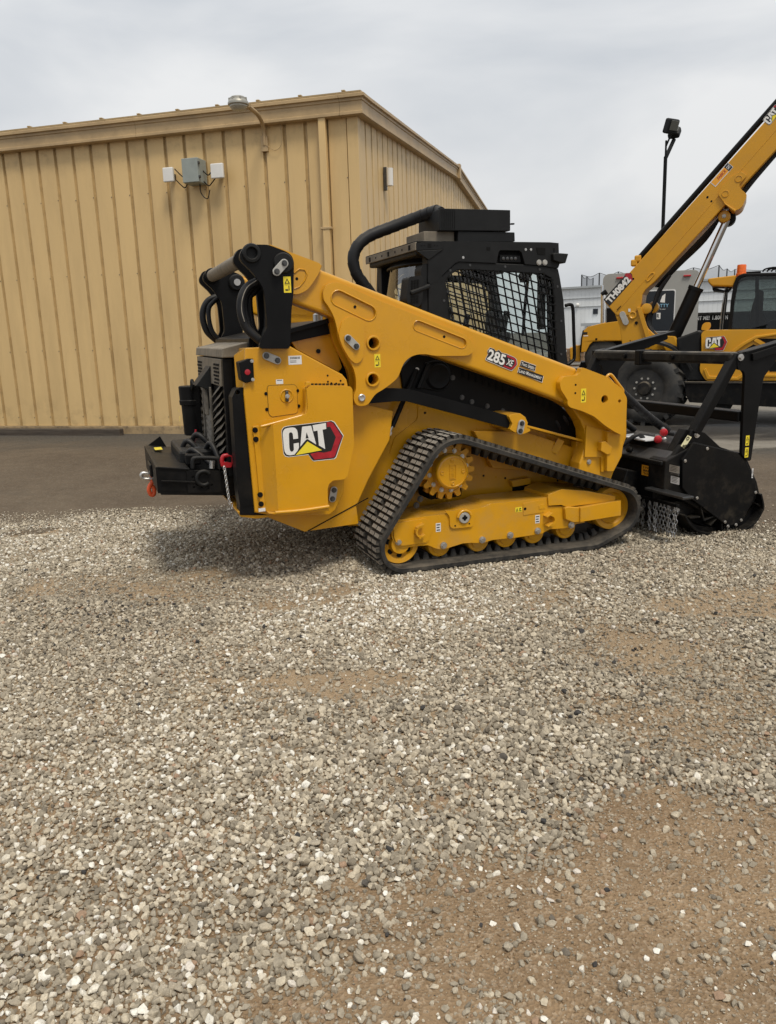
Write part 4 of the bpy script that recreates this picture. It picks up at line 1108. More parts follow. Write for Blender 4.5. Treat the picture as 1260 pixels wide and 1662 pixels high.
# lock cylinder canister behind the bumper, left of the door
q = LS.x(310, 657, -0.95); q.y -= 0.28
print('can', q)
can = lathe('canister', (-0.98, q.y, q.z), (0, 0, 1), [(0.055, -0.19), (0.062, -0.185), (0.066, 0.02), (0.076, 0.025), (0.078, 0.055), (0.074, 0.06), (0.076, 0.15), (0.07, 0.155)], 'black', ctl, 20)
tube('lifting_eye', [(-0.97, q.y - 0.10 + 0.03 * math.cos(t), q.z + 0.165 + 0.03 * math.sin(t)) for t in np.linspace(0, 6.283, 12)], 0.012, 'black', can, n=8, k=2)
bar('canister_bracket', (-0.95, q.y - 0.02, 0.72), (-0.95, q.y - 0.06, q.z + 0.16), 0.04, 0.06, 'black', can)
tube('red_hose', [(-1.0, q.y - 0.08, 0.70), (-0.985, q.y - 0.09, 0.76), (-0.97, q.y - 0.09, 0.84)], 0.008, 'red_print', can, n=8)
bm = bmesh.new()
s_ = Spot((-1.0 - 0.064, q.y - 0.015, q.z - 0.07), (0, -1, 0), (0, 0, 1))
for k in range(10):
    t = k * 0.628; bm_shape(bm, s_, [(0.016 * math.cos(t) - .003, 0.016 * math.sin(t) - .003), (0.016 * math.cos(t) + .003, 0.016 * math.sin(t) - .003), (0.016 * math.cos(t), 0.016 * math.sin(t) + .004)], 0.004, 0)
for sg in (-1, 1):
    bm_shape(bm, s_, [(-.006, sg * .045), (.006, sg * .045), (.006, sg * .07), (-.006, sg * .06)], 0.004, 0)
obj('label_sticker', bm, 'sticker_yellow', can)

# ---------------------------------------------------------------- rear towers, cross tube, hose loops
TY = 0.11
tower_pts = [(389.4, 414), (392.5, 406), (398, 399), (405, 396.7), (435.4, 397), (464, 407.8), (473.5, 414), (477.5, 424.4), (476.7, 475), (473.5, 504), (471, 566), (421, 566), (423.5, 551), (433.8, 532), (433.8, 523), (429.4, 475), (426.7, 466), (419.5, 454.6), (408.4, 440), (395, 427.6), (390, 421)]
tp2 = round_poly(LS.oy(tower_pts, TY), 0.02, 3)
pc = LS.y(408.5, 411, TY)
hole = circle(pc.x, pc.z, 0.029, 20)
tower = prism('tower', tp2, TY, TY + 0.035, 'black', ctl, holes=[hole], bevel=0.003)
prism('tower_plate', tp2, TY + 0.215, TY + 0.25, 'black', tower, holes=[hole], bevel=0.003)
web = [p for p in LS.oy([(440, 452), (474, 452), (471, 566), (428, 566), (440, 530)], TY)]
prism('tower_web', web, TY + 0.035, TY + 0.215, 'black', tower)
lathe('boss', (pc.x, TY, pc.z), (0, -1, 0), [(0.052, -0.01), (0.052, 0.006), (0.047, 0.014), (0.034, 0.016), (0.030, 0.012), (0.030, -0.05)], 'charcoal', tower, 28, )
bq = LS.y(460, 427, TY)
lathe('boss', (bq.x, TY, bq.z), (0, -1, 0), [(0.056, -0.01), (0.056, 0.008), (0.05, 0.016), (0.01, 0.017)], 'charcoal', tower, 28)
retainer(tower, (461, 427.5), (448.8, 441), TY - 0.017, 0.023)
cyl('pin', (bq.x, TY + 0.02, bq.z), (bq.x, TY + 0.262, bq.z), 0.03, 'steel', tower)
lathe('boss', (bq.x, TY + 0.25, bq.z), (0, 1, 0), [(0.058, -0.01), (0.058, 0.02), (0.05, 0.028), (0.01, 0.03)], 'charcoal', tower, 28)
cyl('pin', (bq.x, TY + 0.27, bq.z), (bq.x, TY + 0.288, bq.z), 0.024, 'steel', tower)
warning_sticker(tower, spotY(466.5, 462, TY), 0.042, 0.086)
tower2 = mirror_tree(tower)
ct = cyl('cross_tube', (pc.x, TY + 0.251, pc.z - 0.005), (pc.x, WID - TY - 0.251, pc.z - 0.005), 0.042, 'dusty_cap', ctl)
lathe('collar', (pc.x, TY + 0.25, pc.z - .002), (0, 1, 0), [(0.052, 0), (0.052, 0.03), (0.044, 0.035)], 'black', ct, 24)
lathe('collar', (pc.x, WID - TY - 0.25, pc.z - .002), (0, -1, 0), [(0.052, 0), (0.052, 0.03), (0.044, 0.035)], 'black', ct, 24)
for k, (y0, rr, dx_) in enumerate(((TY + 0.075, 0.024, 0), (TY + 0.13, 0.017, 5), (TY + 0.17, 0.017, 10))):
    hp = [(424 + dx_ * .4, 455), (404 + dx_, 464 + dx_), (393 + dx_ * 1.3, 482), (391.5 + dx_ * 1.5, 505), (399 + dx_ * 1.2, 530), (414 + dx_ * .5, 546), (433, 561)]
    h1 = tube('hose_loop', [LS.y(*p, y0) for p in hp], rr, 'hose', ctl, n=12)
    if k < 2: mirror(h1)
tube('hose_stripe', [LS.y(*p, TY + 0.048) for p in ((417, 455), (402, 466), (394, 484), (392.5, 504), (397, 522))], 0.003, 'rope', ctl, n=6)
# ---------------------------------------------------------------- lift arms
AY = 0.20
tube_pts = LS.oy([(456, 412), (521, 437.5), (700, 507.5), (830, 557.5), (939, 599), (919, 655), (860, 632.5), (774, 602), (703, 577), (600, 540), (525, 509), (475, 491), (452, 480)], AY)
arm = prism('lift_arm', tube_pts, AY, AY + 0.14, 'yellow', ctl, bevel=0.022, seg=4)
prism('arm_end_plate', round_poly(LS.oy([(436, 395.5), (447, 400), (521.6, 428), (520, 440), (511, 455), (499, 471), (484, 478), (456, 476), (440, 440)], AY - 0.03), 0.02), AY - 0.03, AY - 0.004, 'yellow', arm, bevel=0.004)
def bead(parent, pts, y, r=0.006, closed=True, name='weld_bead'):
    P = [V((p[0], y, p[1])) for p in pts]
    if closed: P.append(P[0])
    bm = bmesh.new(); bm_tube(bm, P, r, 6, 1, cap=not closed)
    return obj(name, bm, 'yellow', parent, smooth=60)
def recess_pad(parent, a, b, rpx, y, name='recess'):
    """pressed oblong: a rolled rim round a sunken floor"""
    A_, B_ = LS.y(*a, y), LS.y(*b, y)
    r = rpx / 262.0
    st = stadium((A_.x, A_.z), (B_.x, B_.z), r, 8)
    bead(parent, st, y + 0.001, 0.007, True, 'pressed_rim')
    return st
plate_px = [(524.8, 474.3), (528, 466), (532.7, 461.6), (547, 458.4), (569, 466), (607, 484), (743.5, 538), (758, 546), (767, 556), (770.7, 564), (769, 570), (764, 574.5), (754, 577.5), (708.5, 577.5), (692, 575), (676.7, 575.8), (664.8, 580.7), (656.4, 589), (651.7, 598.6), (647, 610.5), (639.8, 618.8), (624.3, 630.7), (611, 639), (604, 647.4), (598, 655.7), (589.8, 658.8), (580, 657.6), (574.8, 649.8), (574.8, 641), (577.9, 632), (577.9, 615), (574, 598.6), (564.8, 579.5), (556, 562), (550, 546), (545.4, 525), (540.6, 510.8), (532.7, 496.5), (526.3, 487)]
PY = 0.165
pp = [(q.x, q.y) for q in catmull([V((a, b, 0)) for a, b in LS.oy(plate_px, PY)], 3, True)]
h1 = LS.y(606, 556.9, PY); h2 = LS.y(605, 615.7, PY)
aplate = prism('arm_plate', pp, PY, AY - 0.002, 'yellow', arm, holes=[circle(h1.x, h1.z, 0.034), circle(h2.x, h2.z, 0.034), stadium(tuple(LS.y(549.7, 484, PY).xz), tuple(LS.y(599, 508, PY).xz), 0.042), stadium(tuple(LS.y(679, 529, PY).xz), tuple(LS.y(750, 557, PY).xz), 0.029)], bevel=0.005)
prism('recess_floor', stadium(tuple(LS.y(549.7, 484, PY).xz), tuple(LS.y(599, 508, PY).xz), 0.0425), PY + 0.014, AY, 'yellow', arm)
prism('recess_floor', stadium(tuple(LS.y(679, 529, PY).xz), tuple(LS.y(750, 557, PY).xz), 0.0295), PY + 0.012, AY, 'yellow', arm)
st = stadium(tuple(LS.y(549.7, 484, PY).xz), tuple(LS.y(599, 508, PY).xz), 0.045); bead(arm, st, PY + 0.001, 0.005)
st = stadium(tuple(LS.y(679, 529, PY).xz), tuple(LS.y(750, 557, PY).xz), 0.032); bead(arm, st, PY + 0.001, 0.004)
prism('arm_back_plate', pp, AY + 0.10, AY + 0.14, 'yellow', arm, holes=[circle(h1.x, h1.z, 0.034), circle(h2.x, h2.z, 0.034)], bevel=0.003)
for h in (h1, h2):
    lathe('tube_boss', (h.x, PY - 0.012, h.z), (0, 1, 0), [(0.032, 0.12), (0.032, 0.004), (0.034, 0.0), (0.041, 0.0), (0.044, 0.003), (0.045, 0.02), (0.045, 0.12)], 'yellow', arm, 28, )
    lathe('tube_end', (h.x, PY + 0.09, h.z), (0, 1, 0), [(0.033, 0), (0.033, 0.004)], 'void', arm, 24)
pad_px = spx(3.15, 220, 360, [(1045, 600), (1040, 575), (1058, 510), (1090, 483), (1150, 495), (1172, 520), (1170, 600), (1166, 690), (1150, 718), (1125, 726), (1095, 700), (1060, 640)])
padp = round_poly(LS.oy(pad_px, PY - 0.012), 0.02, 3)
prism('raised_pad', padp, PY - 0.012, PY + 0.001, 'yellow', arm, bevel=0.005)
retainer(arm, (564.4, 549), (577.5, 562), PY - 0.013, 0.022)
q = LS.y(587, 645.5, PY); lathe('pin', (q.x, PY, q.z), (0, -1, 0), [(0.022, -0.01), (0.022, 0.008), (0.017, 0.011), (0.01, 0.009)], 'steel', arm, 24)
warning_sticker(arm, spotY(612.8, 585.5, PY), 0.038, 0.078)
for px, py in ((576.3, 498), (721, 546.5)):
    q = LS.y(px, py, PY + .013); bolt(arm, (q.x, PY + 0.012, q.z), r=0.006, h=0.002, material='void', n=10)
eo = [(p[0], p[1]) for p in spx(3.15, 220, 360, [(812, 262), (838, 242), (866, 246), (877, 268), (865, 300), (838, 332), (812, 342)])]
bead(arm, LS.oy(eo, AY - 0.031), AY - 0.031, 0.005, False, 'pressed_rim')
bead(arm, LS.oy(spx(3.15, 220, 360, [(950, 222), (935, 262), (895, 318), (850, 352), (812, 360)]), AY - 0.02), AY - 0.016, 0.006, False)
q = LS.y(482, 452.5, AY - 0.031); bolt(arm, (q.x, AY - 0.03, q.z), r=0.006, h=0.002, material='void', n=10)
# front end of the arm
fp_px = [(944.8, 595.8), (984, 611), (1009.7, 630.5), (1018, 646), (1016, 705), (1009, 706), (1000, 702), (982.5, 690.8), (964.4, 675.7), (945, 667), (925, 661), (921, 655), (922, 650), (911, 633), (908.6, 621), (916, 611), (937, 609.5), (941, 606)]
FY = 0.15
hq = LS.y(981.6, 648, FY); hs = LS.y(1006, 651, FY)
fplate = prism('arm_front_plate', round_poly(LS.oy(fp_px, FY), 0.018, 3), FY, AY - 0.002, 'yellow', arm, holes=[circle(hq.x, hq.z, 0.027), circle(hs.x, hs.z, 0.012, 14)], bevel=0.006, seg=3)
prism('hole_back', circle(hq.x, hq.z, 0.04), AY - 0.003, AY + 0.01, 'void', arm)
leg_px = [(898, 645), (930, 664), (943, 683), (949, 698), (951, 720), (946, 738), (941, 752), (938, 785), (990, 785), (1018, 709), (1018, 680), (1005, 650), (950, 620)]
prism('arm_leg', LS.oy(leg_px, AY + 0.06), AY + 0.06, AY + 0.18, 'yellow', arm, bevel=0.012, seg=3)
prism('leg_flange', LS.oy([(951, 690), (985, 700), (979, 766), (975, 766), (975, 742), (948, 742)], AY + 0.055), AY + 0.045, AY + 0.061, 'yellow', arm, bevel=0.003)
prism('lifting_lug', LS.oy([(985, 700), (1001, 700), (1004, 706), (1012, 692), (1014, 694), (1008, 740), (995, 765), (984, 765)], AY + 0.02), AY + 0.01, AY + 0.06, 'yellow', arm, bevel=0.004)
prism('cable_clip', LS.oy([(977, 718), (983, 716), (994, 726), (992, 736), (986, 738), (976, 732)], AY), AY + 0.0, AY + 0.05, 'yellow', arm, bevel=0.004)
prism('slot', LS.oy([(963, 723), (974, 720), (976, 721), (966, 725)], AY + 0.054), AY + 0.052, AY + 0.058, 'void', arm)
bolt(arm, LS.y(956, 749.5, AY + 0.058), r=0.012)
tube('grab_loop', [LS.y(*p, FY + 0.03) for p in ((984, 613), (988, 608.5), (993, 609), (1003, 622), (1011, 633), (1010.5, 638))], 0.010, 'yellow', arm, n=8, k=4)
tube('grab_loop', [LS.y(*p, FY + 0.06) for p in ((986, 612), (996, 623), (1007, 637))], 0.009, 'yellow', arm, n=8, k=4)
warning_sticker(arm, spotY(947.2, 642, FY), 0.040, 0.092)
for px, py in ((934.5, 624.5), (934, 638)):
    q = LS.y(px, py, FY); bolt(arm, q, r=0.005, h=0.002, material='void', n=8)
# model badge and two option plates, set along the arm
d_arm = LS.y(905, 631, AY) - LS.y(790, 588, AY); d_arm.y = 0; d_arm.normalize()
bsp = Spot(LS.y(789.5, 585, AY - 0.0035), d_arm, (0, 0, 1))
P_ = lambda px, py: (lambda q: ((q - bsp.o).dot(bsp.r), (q - bsp.o).dot(bsp.u)))(LS.y(px, py, AY - 0.0035))
bm = bmesh.new()
g9 = lambda pts: [P_(780 + a / 9, 560 + b / 9) for a, b in pts]
bm_shape(bm, bsp, g9([(70, 205), (110, 130), (100, 85), (140, 35), (200, 55), (225, 90), (270, 70), (310, 110), (390, 130), (500, 180), (530, 210), (540, 285), (490, 345), (455, 380), (280, 310), (215, 280), (80, 225)]), 0.0008, 0)
bm_shape(bm, bsp, g9([(76, 202), (112, 135), (104, 88), (140, 40), (200, 58), (222, 92), (270, 74), (305, 112), (385, 135), (495, 182), (524, 212), (534, 284), (486, 342), (452, 372), (280, 302), (215, 272), (85, 218)]), 0.0014, 1)
bm_shape(bm, bsp, g9([(390, 145), (492, 190), (517, 216), (526, 282), (482, 335), (450, 362), (330, 312), (380, 240)]), 0.002, 2)
bm_shape(bm, bsp, g9([(385, 175), (470, 208), (495, 228), (500, 275), (470, 310), (440, 330), (350, 295), (380, 240)]), 0.0026, 1)
def text_quad(bm, body, p00, p10, p01, d, mi, **kw):
    """lettering sheared into the parallelogram p00, p10 (right), p01 (up)"""
    v, f = text_faces(body, **kw)
    ax, ex = min(p[0] for p in v), max(p[0] for p in v); ay, ey = min(p[1] for p in v), max(p[1] for p in v)
    q = []
    for p in v:
        s, t = (p[0] - ax) / (ex - ax), (p[1] - ay) / (ey - ay)
        q.append(bm.verts.new(bsp.at(p00[0] + (p10[0] - p00[0]) * s + (p01[0] - p00[0]) * t, p00[1] + (p10[1] - p00[1]) * s + (p01[1] - p00[1]) * t, d)))
    for t in f:
        try: bm.faces.new([q[i] for i in t]).material_index = mi
        except ValueError: pass
G1 = lambda a, b: P_(780 + a / 9, 560 + b / 9)
text_quad(bm, '285', G1(88, 208), G1(338, 306), G1(128, 50), 0.0034, 0, bold=0.03)
text_quad(bm, 'XE', G1(370, 285), G1(455, 315), G1(402, 200), 0.0034, 0, bold=0.02)
obj('emblem', bm, ['white_print', 'black_print', 'red_print'], arm)
bm = bmesh.new()
for (quad, body, tq) in (([(595, 222), (812, 298), (795, 388), (572, 300)], 'Two Speed', ((590, 295), (778, 360), (602, 248))), ([(560, 320), (922, 455), (903, 550), (540, 402)], 'Land Management', ((560, 398), (885, 508), (572, 348)))):
    c = [sum(p[0] for p in quad) / 4, sum(p[1] for p in quad) / 4]
    bm_shape(bm, bsp, g9(quad), 0.0010, 0)
    bm_shape(bm, bsp, g9([(p[0] + (c[0] - p[0]) * .03, p[1] + (6 if p[1] < c[1] else -9)) for p in quad]), 0.0016, 1)
    text_quad(bm, body, G1(*tq[0]), G1(*tq[1]), G1(*tq[2]), 0.0024, 0, bold=0.012, small_caps=True)
obj('lettering', bm, ['white_print', 'black_print'], arm)
mirror_tree(arm)
# cross member between the arms at the front
cyl('cross_member', (1.72, AY + 0.18, 0.62), (1.72, WID - AY - 0.18, 0.62), 0.06, 'yellow', ctl)

# ---------------------------------------------------------------- lift link, clevis, gas strut
LY = 0.215
link = prism('lift_link', round_poly(LS.oy([(596, 641), (608.8, 636.7), (624, 630.5), (645, 630.5), (664.8, 632), (720, 646), (831, 676), (836, 680), (832, 692), (825.5, 695), (740, 672), (660, 651), (640, 651.5), (617, 653.5), (600, 655)], LY), 0.012, 2), LY, LY + 0.075, 'black', ctl, bevel=0.008, seg=3)
clev = prism('clevis', LS.oy([(826, 676), (829, 673), (836, 671.5), (845, 671), (853, 677), (857, 686), (856, 695), (861, 696), (861, 700), (852, 704), (846, 705), (836, 702), (828, 697), (832, 688)], LY - 0.03), LY - 0.03, 0.46, 'yellow', ctl, bevel=0.006)
q = LS.y(844.5, 692.6, LY - 0.03)
retainer(clev, (846, 687), (843.5, 699), LY - 0.03, 0.024)
mirror_tree(link); mirror_tree(clev)
s0, s1, s2, s3 = (LS.y(676.7, 600, 0.44), LS.y(637, 692, 0.36), LS.y(632, 703, 0.355), LS.y(628, 714, 0.35))
strut = cyl('gas_strut', s0, s1, 0.016, 'black', ctl); cyl('strut_rod', s1, s2, 0.008, 'steel', strut); bolt(strut, s2, r=0.012); bolt(strut, s0, r=0.01)
bar('strut_bracket', s2, LS.y(625, 722, 0.44), 0.03, 0.02, 'yellow', strut)
bar('strut_bracket', LS.y(632, 700, 0.45), LS.y(618, 727, 0.45), 0.02, 0.015, 'yellow', strut)
# dark side shroud under the cab, fan cover, hoses
sh = prism('side_shroud', LS.oy([(650, 600), (672, 575), (760, 585), (900, 650), (945, 690), (945, 718), (848, 690), (700, 655), (657, 645)], 0.44), 0.44, 0.50, 'black', ctl, bevel=0.004)
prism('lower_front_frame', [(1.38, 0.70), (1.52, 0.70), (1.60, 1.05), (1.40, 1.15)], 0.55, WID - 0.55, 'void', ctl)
q = LS.y(712, 611, 0.435); lathe('fan_cover', (q.x, 0.437, q.z), (0, -1, 0), [(0.085, -0.004), (0.085, 0.008), (0.075, 0.014), (0.06, 0.010), (0.03, 0.011), (0.005, 0.013)], 'black', sh, 28)
cc = LS.oy([(690, 590), (708, 586), (724, 590), (731, 605), (728, 625), (716, 634), (700, 632), (684, 628), (679, 622)], 0.43)
bm = bmesh.new(); bm_tube(bm, [V((p[0], 0.436, p[1])) for p in cc], 0.005, 6, 3); obj('cover_rim', bm, 'charcoal', sh, smooth=60)
bar('cover_rail', LS.y(696, 590, 0.42), LS.y(679, 630, 0.42), 0.014, 0.02, 'charcoal', sh); bar('cover_rail', LS.y(700, 592, 0.425), LS.y(684, 631, 0.425), 0.008, 0.02, 'black', sh)
for px, py in ((750, 645), (766, 652), (791, 659), (816, 667), (735, 613)): bolt(sh, LS.y(px, py, 0.44), r=0.012, h=0.01, material='darksteel', n=12)
bm = bmesh.new()
for k in range(14):
    q = LS.y(752 + k * 11, 606 + k * 4.0, 0.437); bm_box(bm, q, (0.018, 0.006, 0.05))
obj('vent_slot', bm, 'void', sh)
for k, (a, b_) in enumerate((((900, 660), (925, 705)), ((912, 662), (935, 700)), ((905, 672), (942, 690)), ((890, 668), (910, 712)))):
    tube('hydraulic_hose', [LS.y(*a, 0.5), LS.y((a[0] + b_[0]) / 2 + 6, (a[1] + b_[1]) / 2, 0.44), LS.y(*b_, 0.5)], 0.012, 'hose', sh, n=8)
for (px, py, w) in ((903, 687, 0.05), (925, 688, 0.06), (930, 700, 0.08), (921, 694, .04)):
    q = LS.y(px, py, 0.47); bx('fitting', q, (w, 0.03, 0.02), 'steel', sh, bevel=0.004)
# ---------------------------------------------------------------- cab
CY = 0.50; CW = WID - CY
cab = prism('cab', LS.oy([(720, 391.4), (892, 393.2), (906.7, 394.5), (907, 428), (886, 434), (870, 431), (806, 426.5), (746, 424), (738, 427), (713, 451), (712, 456), (699, 461), (694.5, 457), (695.5, 422), (676, 407), (676, 394)], CY), CY, CW, 'charcoal', ctl, bevel=0.008, seg=3)
# the roof block is solid only above the glazing: cut everything else as frames
bpy.data.objects.remove(cab)
roof_z0 = LS.y(800, 428, CY).z; roof_z1 = LS.y(800, 392.2, CY).z
rx0, rx1 = LS.y(678, 394, CY).x, LS.y(906, 394, CY).x
cab = bx('cab_roof', ((rx0 + rx1) / 2, (CY + CW) / 2, (roof_z1 + roof_z0 + 0.05) / 2), (rx1 - rx0, CW - CY - 0.06, roof_z1 - roof_z0 - 0.05), 'charcoal', ctl, bevel=0.015, seg=3)
lrec = LS.oy([(806, 427), (809, 410), (812, 406), (843, 406.5), (847, 410), (852, 428.5)], CY)
rside = LS.oy([(720, 391.4), (892, 393.2), (906.7, 394.5), (907.2, 410), (908, 430), (905.7, 435.5), (886.7, 432), (852, 428.5), (847, 410), (843, 406.5), (812, 406), (809, 410), (806, 427), (745.7, 424.3), (739, 427), (713, 451.5), (711, 457), (699, 461), (694.5, 457.5), (695.5, 422), (717, 407)], CY)
for near in (True, False):
    y0, y1 = (CY - 0.002, CY + 0.035) if near else (CW - 0.035, CW + 0.002)
    sd = prism('roof_side_panel', rside, y0, y1, 'charcoal', cab, bevel=0.006, seg=3)
    fr_out = LS.oy([(713, 452), (740, 427.5), (746, 424.5), (806, 427.3), (852, 429.3), (887, 432.5), (906, 436), (909, 450), (915, 487), (919, 551), (921, 610), (919, 640), (735, 640), (715, 560), (697, 540), (696, 462), (711, 457.5)], CY + 0.008)
    win = LS.oy([(723.8, 458), (730.5, 446.7), (743.8, 438), (770, 438.5), (825.7, 441.5), (882.9, 444.8), (894, 451.4), (898, 460), (900, 513), (902, 551), (904, 600), (892, 622), (745, 600), (735, 560), (731, 519), (728.6, 486.7)], CY + 0.008)
    f = prism('side_frame', fr_out, (y0 + 0.008) if near else y0, y1 if near else (y1 - 0.008), 'charcoal', cab, holes=[win], bevel=0.005)
    gy = (y0 + 0.03) if near else (y1 - 0.03)
    prism('window_pane', win, gy - 0.003, gy + 0.003, 'glass', f)
    # woven steel screen: leaning uprights and sloping cross wires
    wz = [p[1] for p in win]; wx = [p[0] for p in win]
    def inside(x, z):
        c = False; n_ = len(win)
        for i in range(n_):
            x1, z1 = win[i]; x2, z2 = win[(i + 1) % n_]
            if (z1 > z) != (z2 > z) and x < (x2 - x1) * (z - z1) / (z2 - z1) + x1: c = not c
        return c
    ygr = CY - 0.004 if near else CW + 0.004
    def wire(p, d):
        ts = [t * 0.006 for t in range(-260, 261)]
        run = [t for t in ts if inside(p[0] + d[0] * t, p[1] + d[1] * t)]
        if len(run) > 3:
            a, b_ = run[0] - .01, run[-1] + .01
            bar('screen_bar', (p[0] + d[0] * a, ygr, p[1] + d[1] * a), (p[0] + d[0] * b_, ygr, p[1] + d[1] * b_), 0.0085, 0.007, 'black', f, bevel=0, up=(0, 1, 0))
    cx_, cz_ = (min(wx) + max(wx)) / 2, (min(wz) + max(wz)) / 2
    for k in range(-12, 13): wire((cx_ + k * 0.053, cz_), V((0.20, -1.0)).normalized())
    for k in range(-12, 13): wire((cx_, cz_ + k * 0.053), V((1.0, -0.30)).normalized())
    if near: side = f
# roof light in its recess, small hardware
q = LS.y(829, 419, CY + 0.03)
prism('light_recess', lrec, CY + 0.03, CY + 0.06, 'void', cab)
lt = prism('work_light', LS.oy([(812, 414), (845, 415), (846, 426), (811, 425)], CY + 0.012), CY + 0.012, CY + 0.03, 'black', cab, bevel=0.004)
for k in range(4):
    q = LS.y(817.5 + k * 6.5, 419.7, CY + 0.010); lathe('lamp', q, (0, -1, 0), [(0.011, -.004), (0.011, 0.001), (0.006, 0.003)], 'darksteel', lt, 12)
prism('light_louver', LS.oy([(871, 402), (885, 402.5), (885, 413.5), (873, 413)], CY - 0.004), CY - 0.005, CY + 0.01, 'void', cab)
prism('square_hole', LS.oy([(790, 401), (796, 401), (796, 406.5), (790, 406.5)], CY - 0.003), CY - 0.0035, CY + 0.01, 'void', cab)
for px, py in ((875, 426), (884.5, 426)): bolt(cab, LS.y(px, py, CY - 0.002), r=0.013, h=0.008, material='plate_steel', n=16)
for px, py in ((853.5, 405), (862, 405), (752, 418)): bolt(cab, LS.y(px, py, CY - 0.002), r=0.006, h=0.004, material='steel', n=12)
for px, py in ((731, 439), (763, 430.5), (820, 433), (876, 437.5), (905, 465), (911, 521), (911, 575), (721, 488)): bolt(side, LS.y(px, py, CY + 0.006), r=0.006, h=0.004, material='darksteel', n=10)
# front visor light
hd_ = prism('front_light', LS.oy([(891.5, 413), (896, 411.5), (916.5, 413), (912, 428), (908, 428.5), (893, 424)], CY + 0.02), CY - 0.03, CY + 0.14, 'charcoal', cab, bevel=0.008)
mirror(hd_)
prism('corner_hole', LS.oy([(898, 402.5), (901, 402.5), (901, 408), (898, 408)], CY - 0.003), CY - 0.0035, CY + 0.01, 'void', cab)
# rear visor rail across the cab and its bracket
zr = LS.y(673, 394, CY).z
vis = bar('rear_visor', (rx0 - 0.01, CY + 0.0, zr - 0.02), (rx0 - 0.01, CW, zr - 0.02), 0.012, 0.05, 'dusty_cap', cab)
bm = bmesh.new()
for k in range(7):
    yv = CY + 0.1 + k * 0.13; bm_box(bm, (rx0 - 0.017, yv, zr - 0.02), (0.004, 0.012 if k % 3 else 0.03, 0.012 if k % 3 else 0.03))
obj('visor_slot', bm, 'void', vis)
bx('visor_top', (rx0 + 0.07, (CY + CW) / 2, zr + 0.008), (0.17, CW - CY, 0.008), 'black', vis)
vb = LS.oy([(676, 394), (720, 391.4), (720, 404), (676, 406.5)], CY - 0.004)
prism('visor_bracket', vb, CY - 0.006, CY + 0.02, 'charcoal', cab, bevel=0.003)
prism('visor_gusset', LS.oy([(676, 407.2), (719.5, 404.8), (696, 422)], CY - 0.008), CY - 0.010, CY + 0.02, 'charcoal', cab, bevel=0.003)
q = LS.y(697.5, 398.5, CY - 0.007); prism('square_hole', [(q.x - .012, q.z - .012), (q.x + .012, q.z - .012), (q.x + .012, q.z + .012), (q.x - .012, q.z + .012)], CY - 0.008, CY, 'void', cab)
for px in (684.5, 689, 705.5, 710): bolt(cab, LS.y(px, 398.5, CY - 0.006), r=0.003, h=0.002, material='void', n=8)
# rear of the cab: side pillars, curved rear window with black surround
rz1 = zr - 0.02; rz0 = 1.32
rx = LS.y(696, 470, CY).x
for y0, y1 in ((CY, CY + 0.10), (CW - 0.10, CW)):
    prism('rear_pillar', [(rx - 0.01, rz0), (rx + 0.10, rz0), (rx + 0.10, rz1), (rx + 0.0, rz1)], y0, y1, 'charcoal', cab, bevel=0.02, seg=3)
def rear_pt(t, z):       # bowed rear glazing, t across the cab
    y = CY + 0.10 + (CW - CY - 0.20) * t
    return V((rx - 0.02 - 0.10 * (1 - (2 * t - 1) ** 2) + 0.26 * (z - rz0) ** 2, y, z))
bm = bmesh.new(); NT = 14
zc = [rz0, rz0 + 0.04, rz1 - 0.09, rz1]
rows = [[bm.verts.new(rear_pt(i / NT, z)) for i in range(NT + 1)] for z in zc]
for a in range(3):
    for i in range(NT):
        f_ = bm.faces.new((rows[a][i], rows[a + 1][i], rows[a + 1][i + 1], rows[a][i + 1]))
        f_.material_index = 0 if (a == 1 and 0 < i < NT - 1) else 1
obj('rear_window', bm, ['rear_glass', 'black'], cab, smooth=50)
tube('window_seal', [rear_pt(t / 10, rz1 - 0.085) + V((-0.006, 0, 0)) for t in range(0, 11)], 0.012, 'black', cab, n=8, k=3)
# side vents on the rear corner
vp = LS.oy([(664, 449), (684, 447.5), (688, 452), (686, 490), (680, 499), (661, 491), (660, 485)], CY - 0.03)
vent = prism('vent_housing', round_poly(vp, 0.02), CY - 0.03, CY + 0.09, 'charcoal', cab, bevel=0.012, seg=3)
bm = bmesh.new()
for r_ in range(9):
    for c_ in range(3):
        if r_ == 5: continue
        q = LS.y(669.5 + c_ * 4.6 - r_ * 0.1, 456.5 + r_ * 4.3 - c_ * 0.7, CY - 0.032); bm_box(bm, q, (0.013, 0.006, 0.011))
obj('vent_slot', bm, 'void', vent)
prism('corner_cowl', round_poly(LS.oy([(683, 437), (688, 428), (696, 428), (696, 540), (690, 540), (684, 500), (686, 470)], CY + 0.01), 0.02), CY + 0.01, CY + 0.12, 'charcoal', cab, bevel=0.015, seg=3)
bar('cowl_arm', LS.y(666, 476, CY - 0.032), LS.y(698, 464, CY - 0.015), 0.03, 0.03, 'charcoal', cab, bevel=0.01)
warning_sticker(side, spotY(708, 501, CY + 0.007), 0.068, 0.038)
bm = bmesh.new(); s_ = spotY(710, 484, CY + 0.007)
for (a, b_, w, h) in ((-.035, .06, .02, .012), (.01, .065, .022, .008), (-.01, .03, .012, .02), (-.02, .0, .03, .012), (-.03, -.03, .02, .016), (0, -.035, .03, .02), (.012, -.01, .01, .016)):
    bm_shape(bm, s_, [(a, b_), (a + w, b_), (a + w, b_ + h * .35), (a + w * .6, b_ + h), (a + w * .2, b_ + h * .5)], 0.001)
obj('pictogram', bm, 'sticker_white', side)
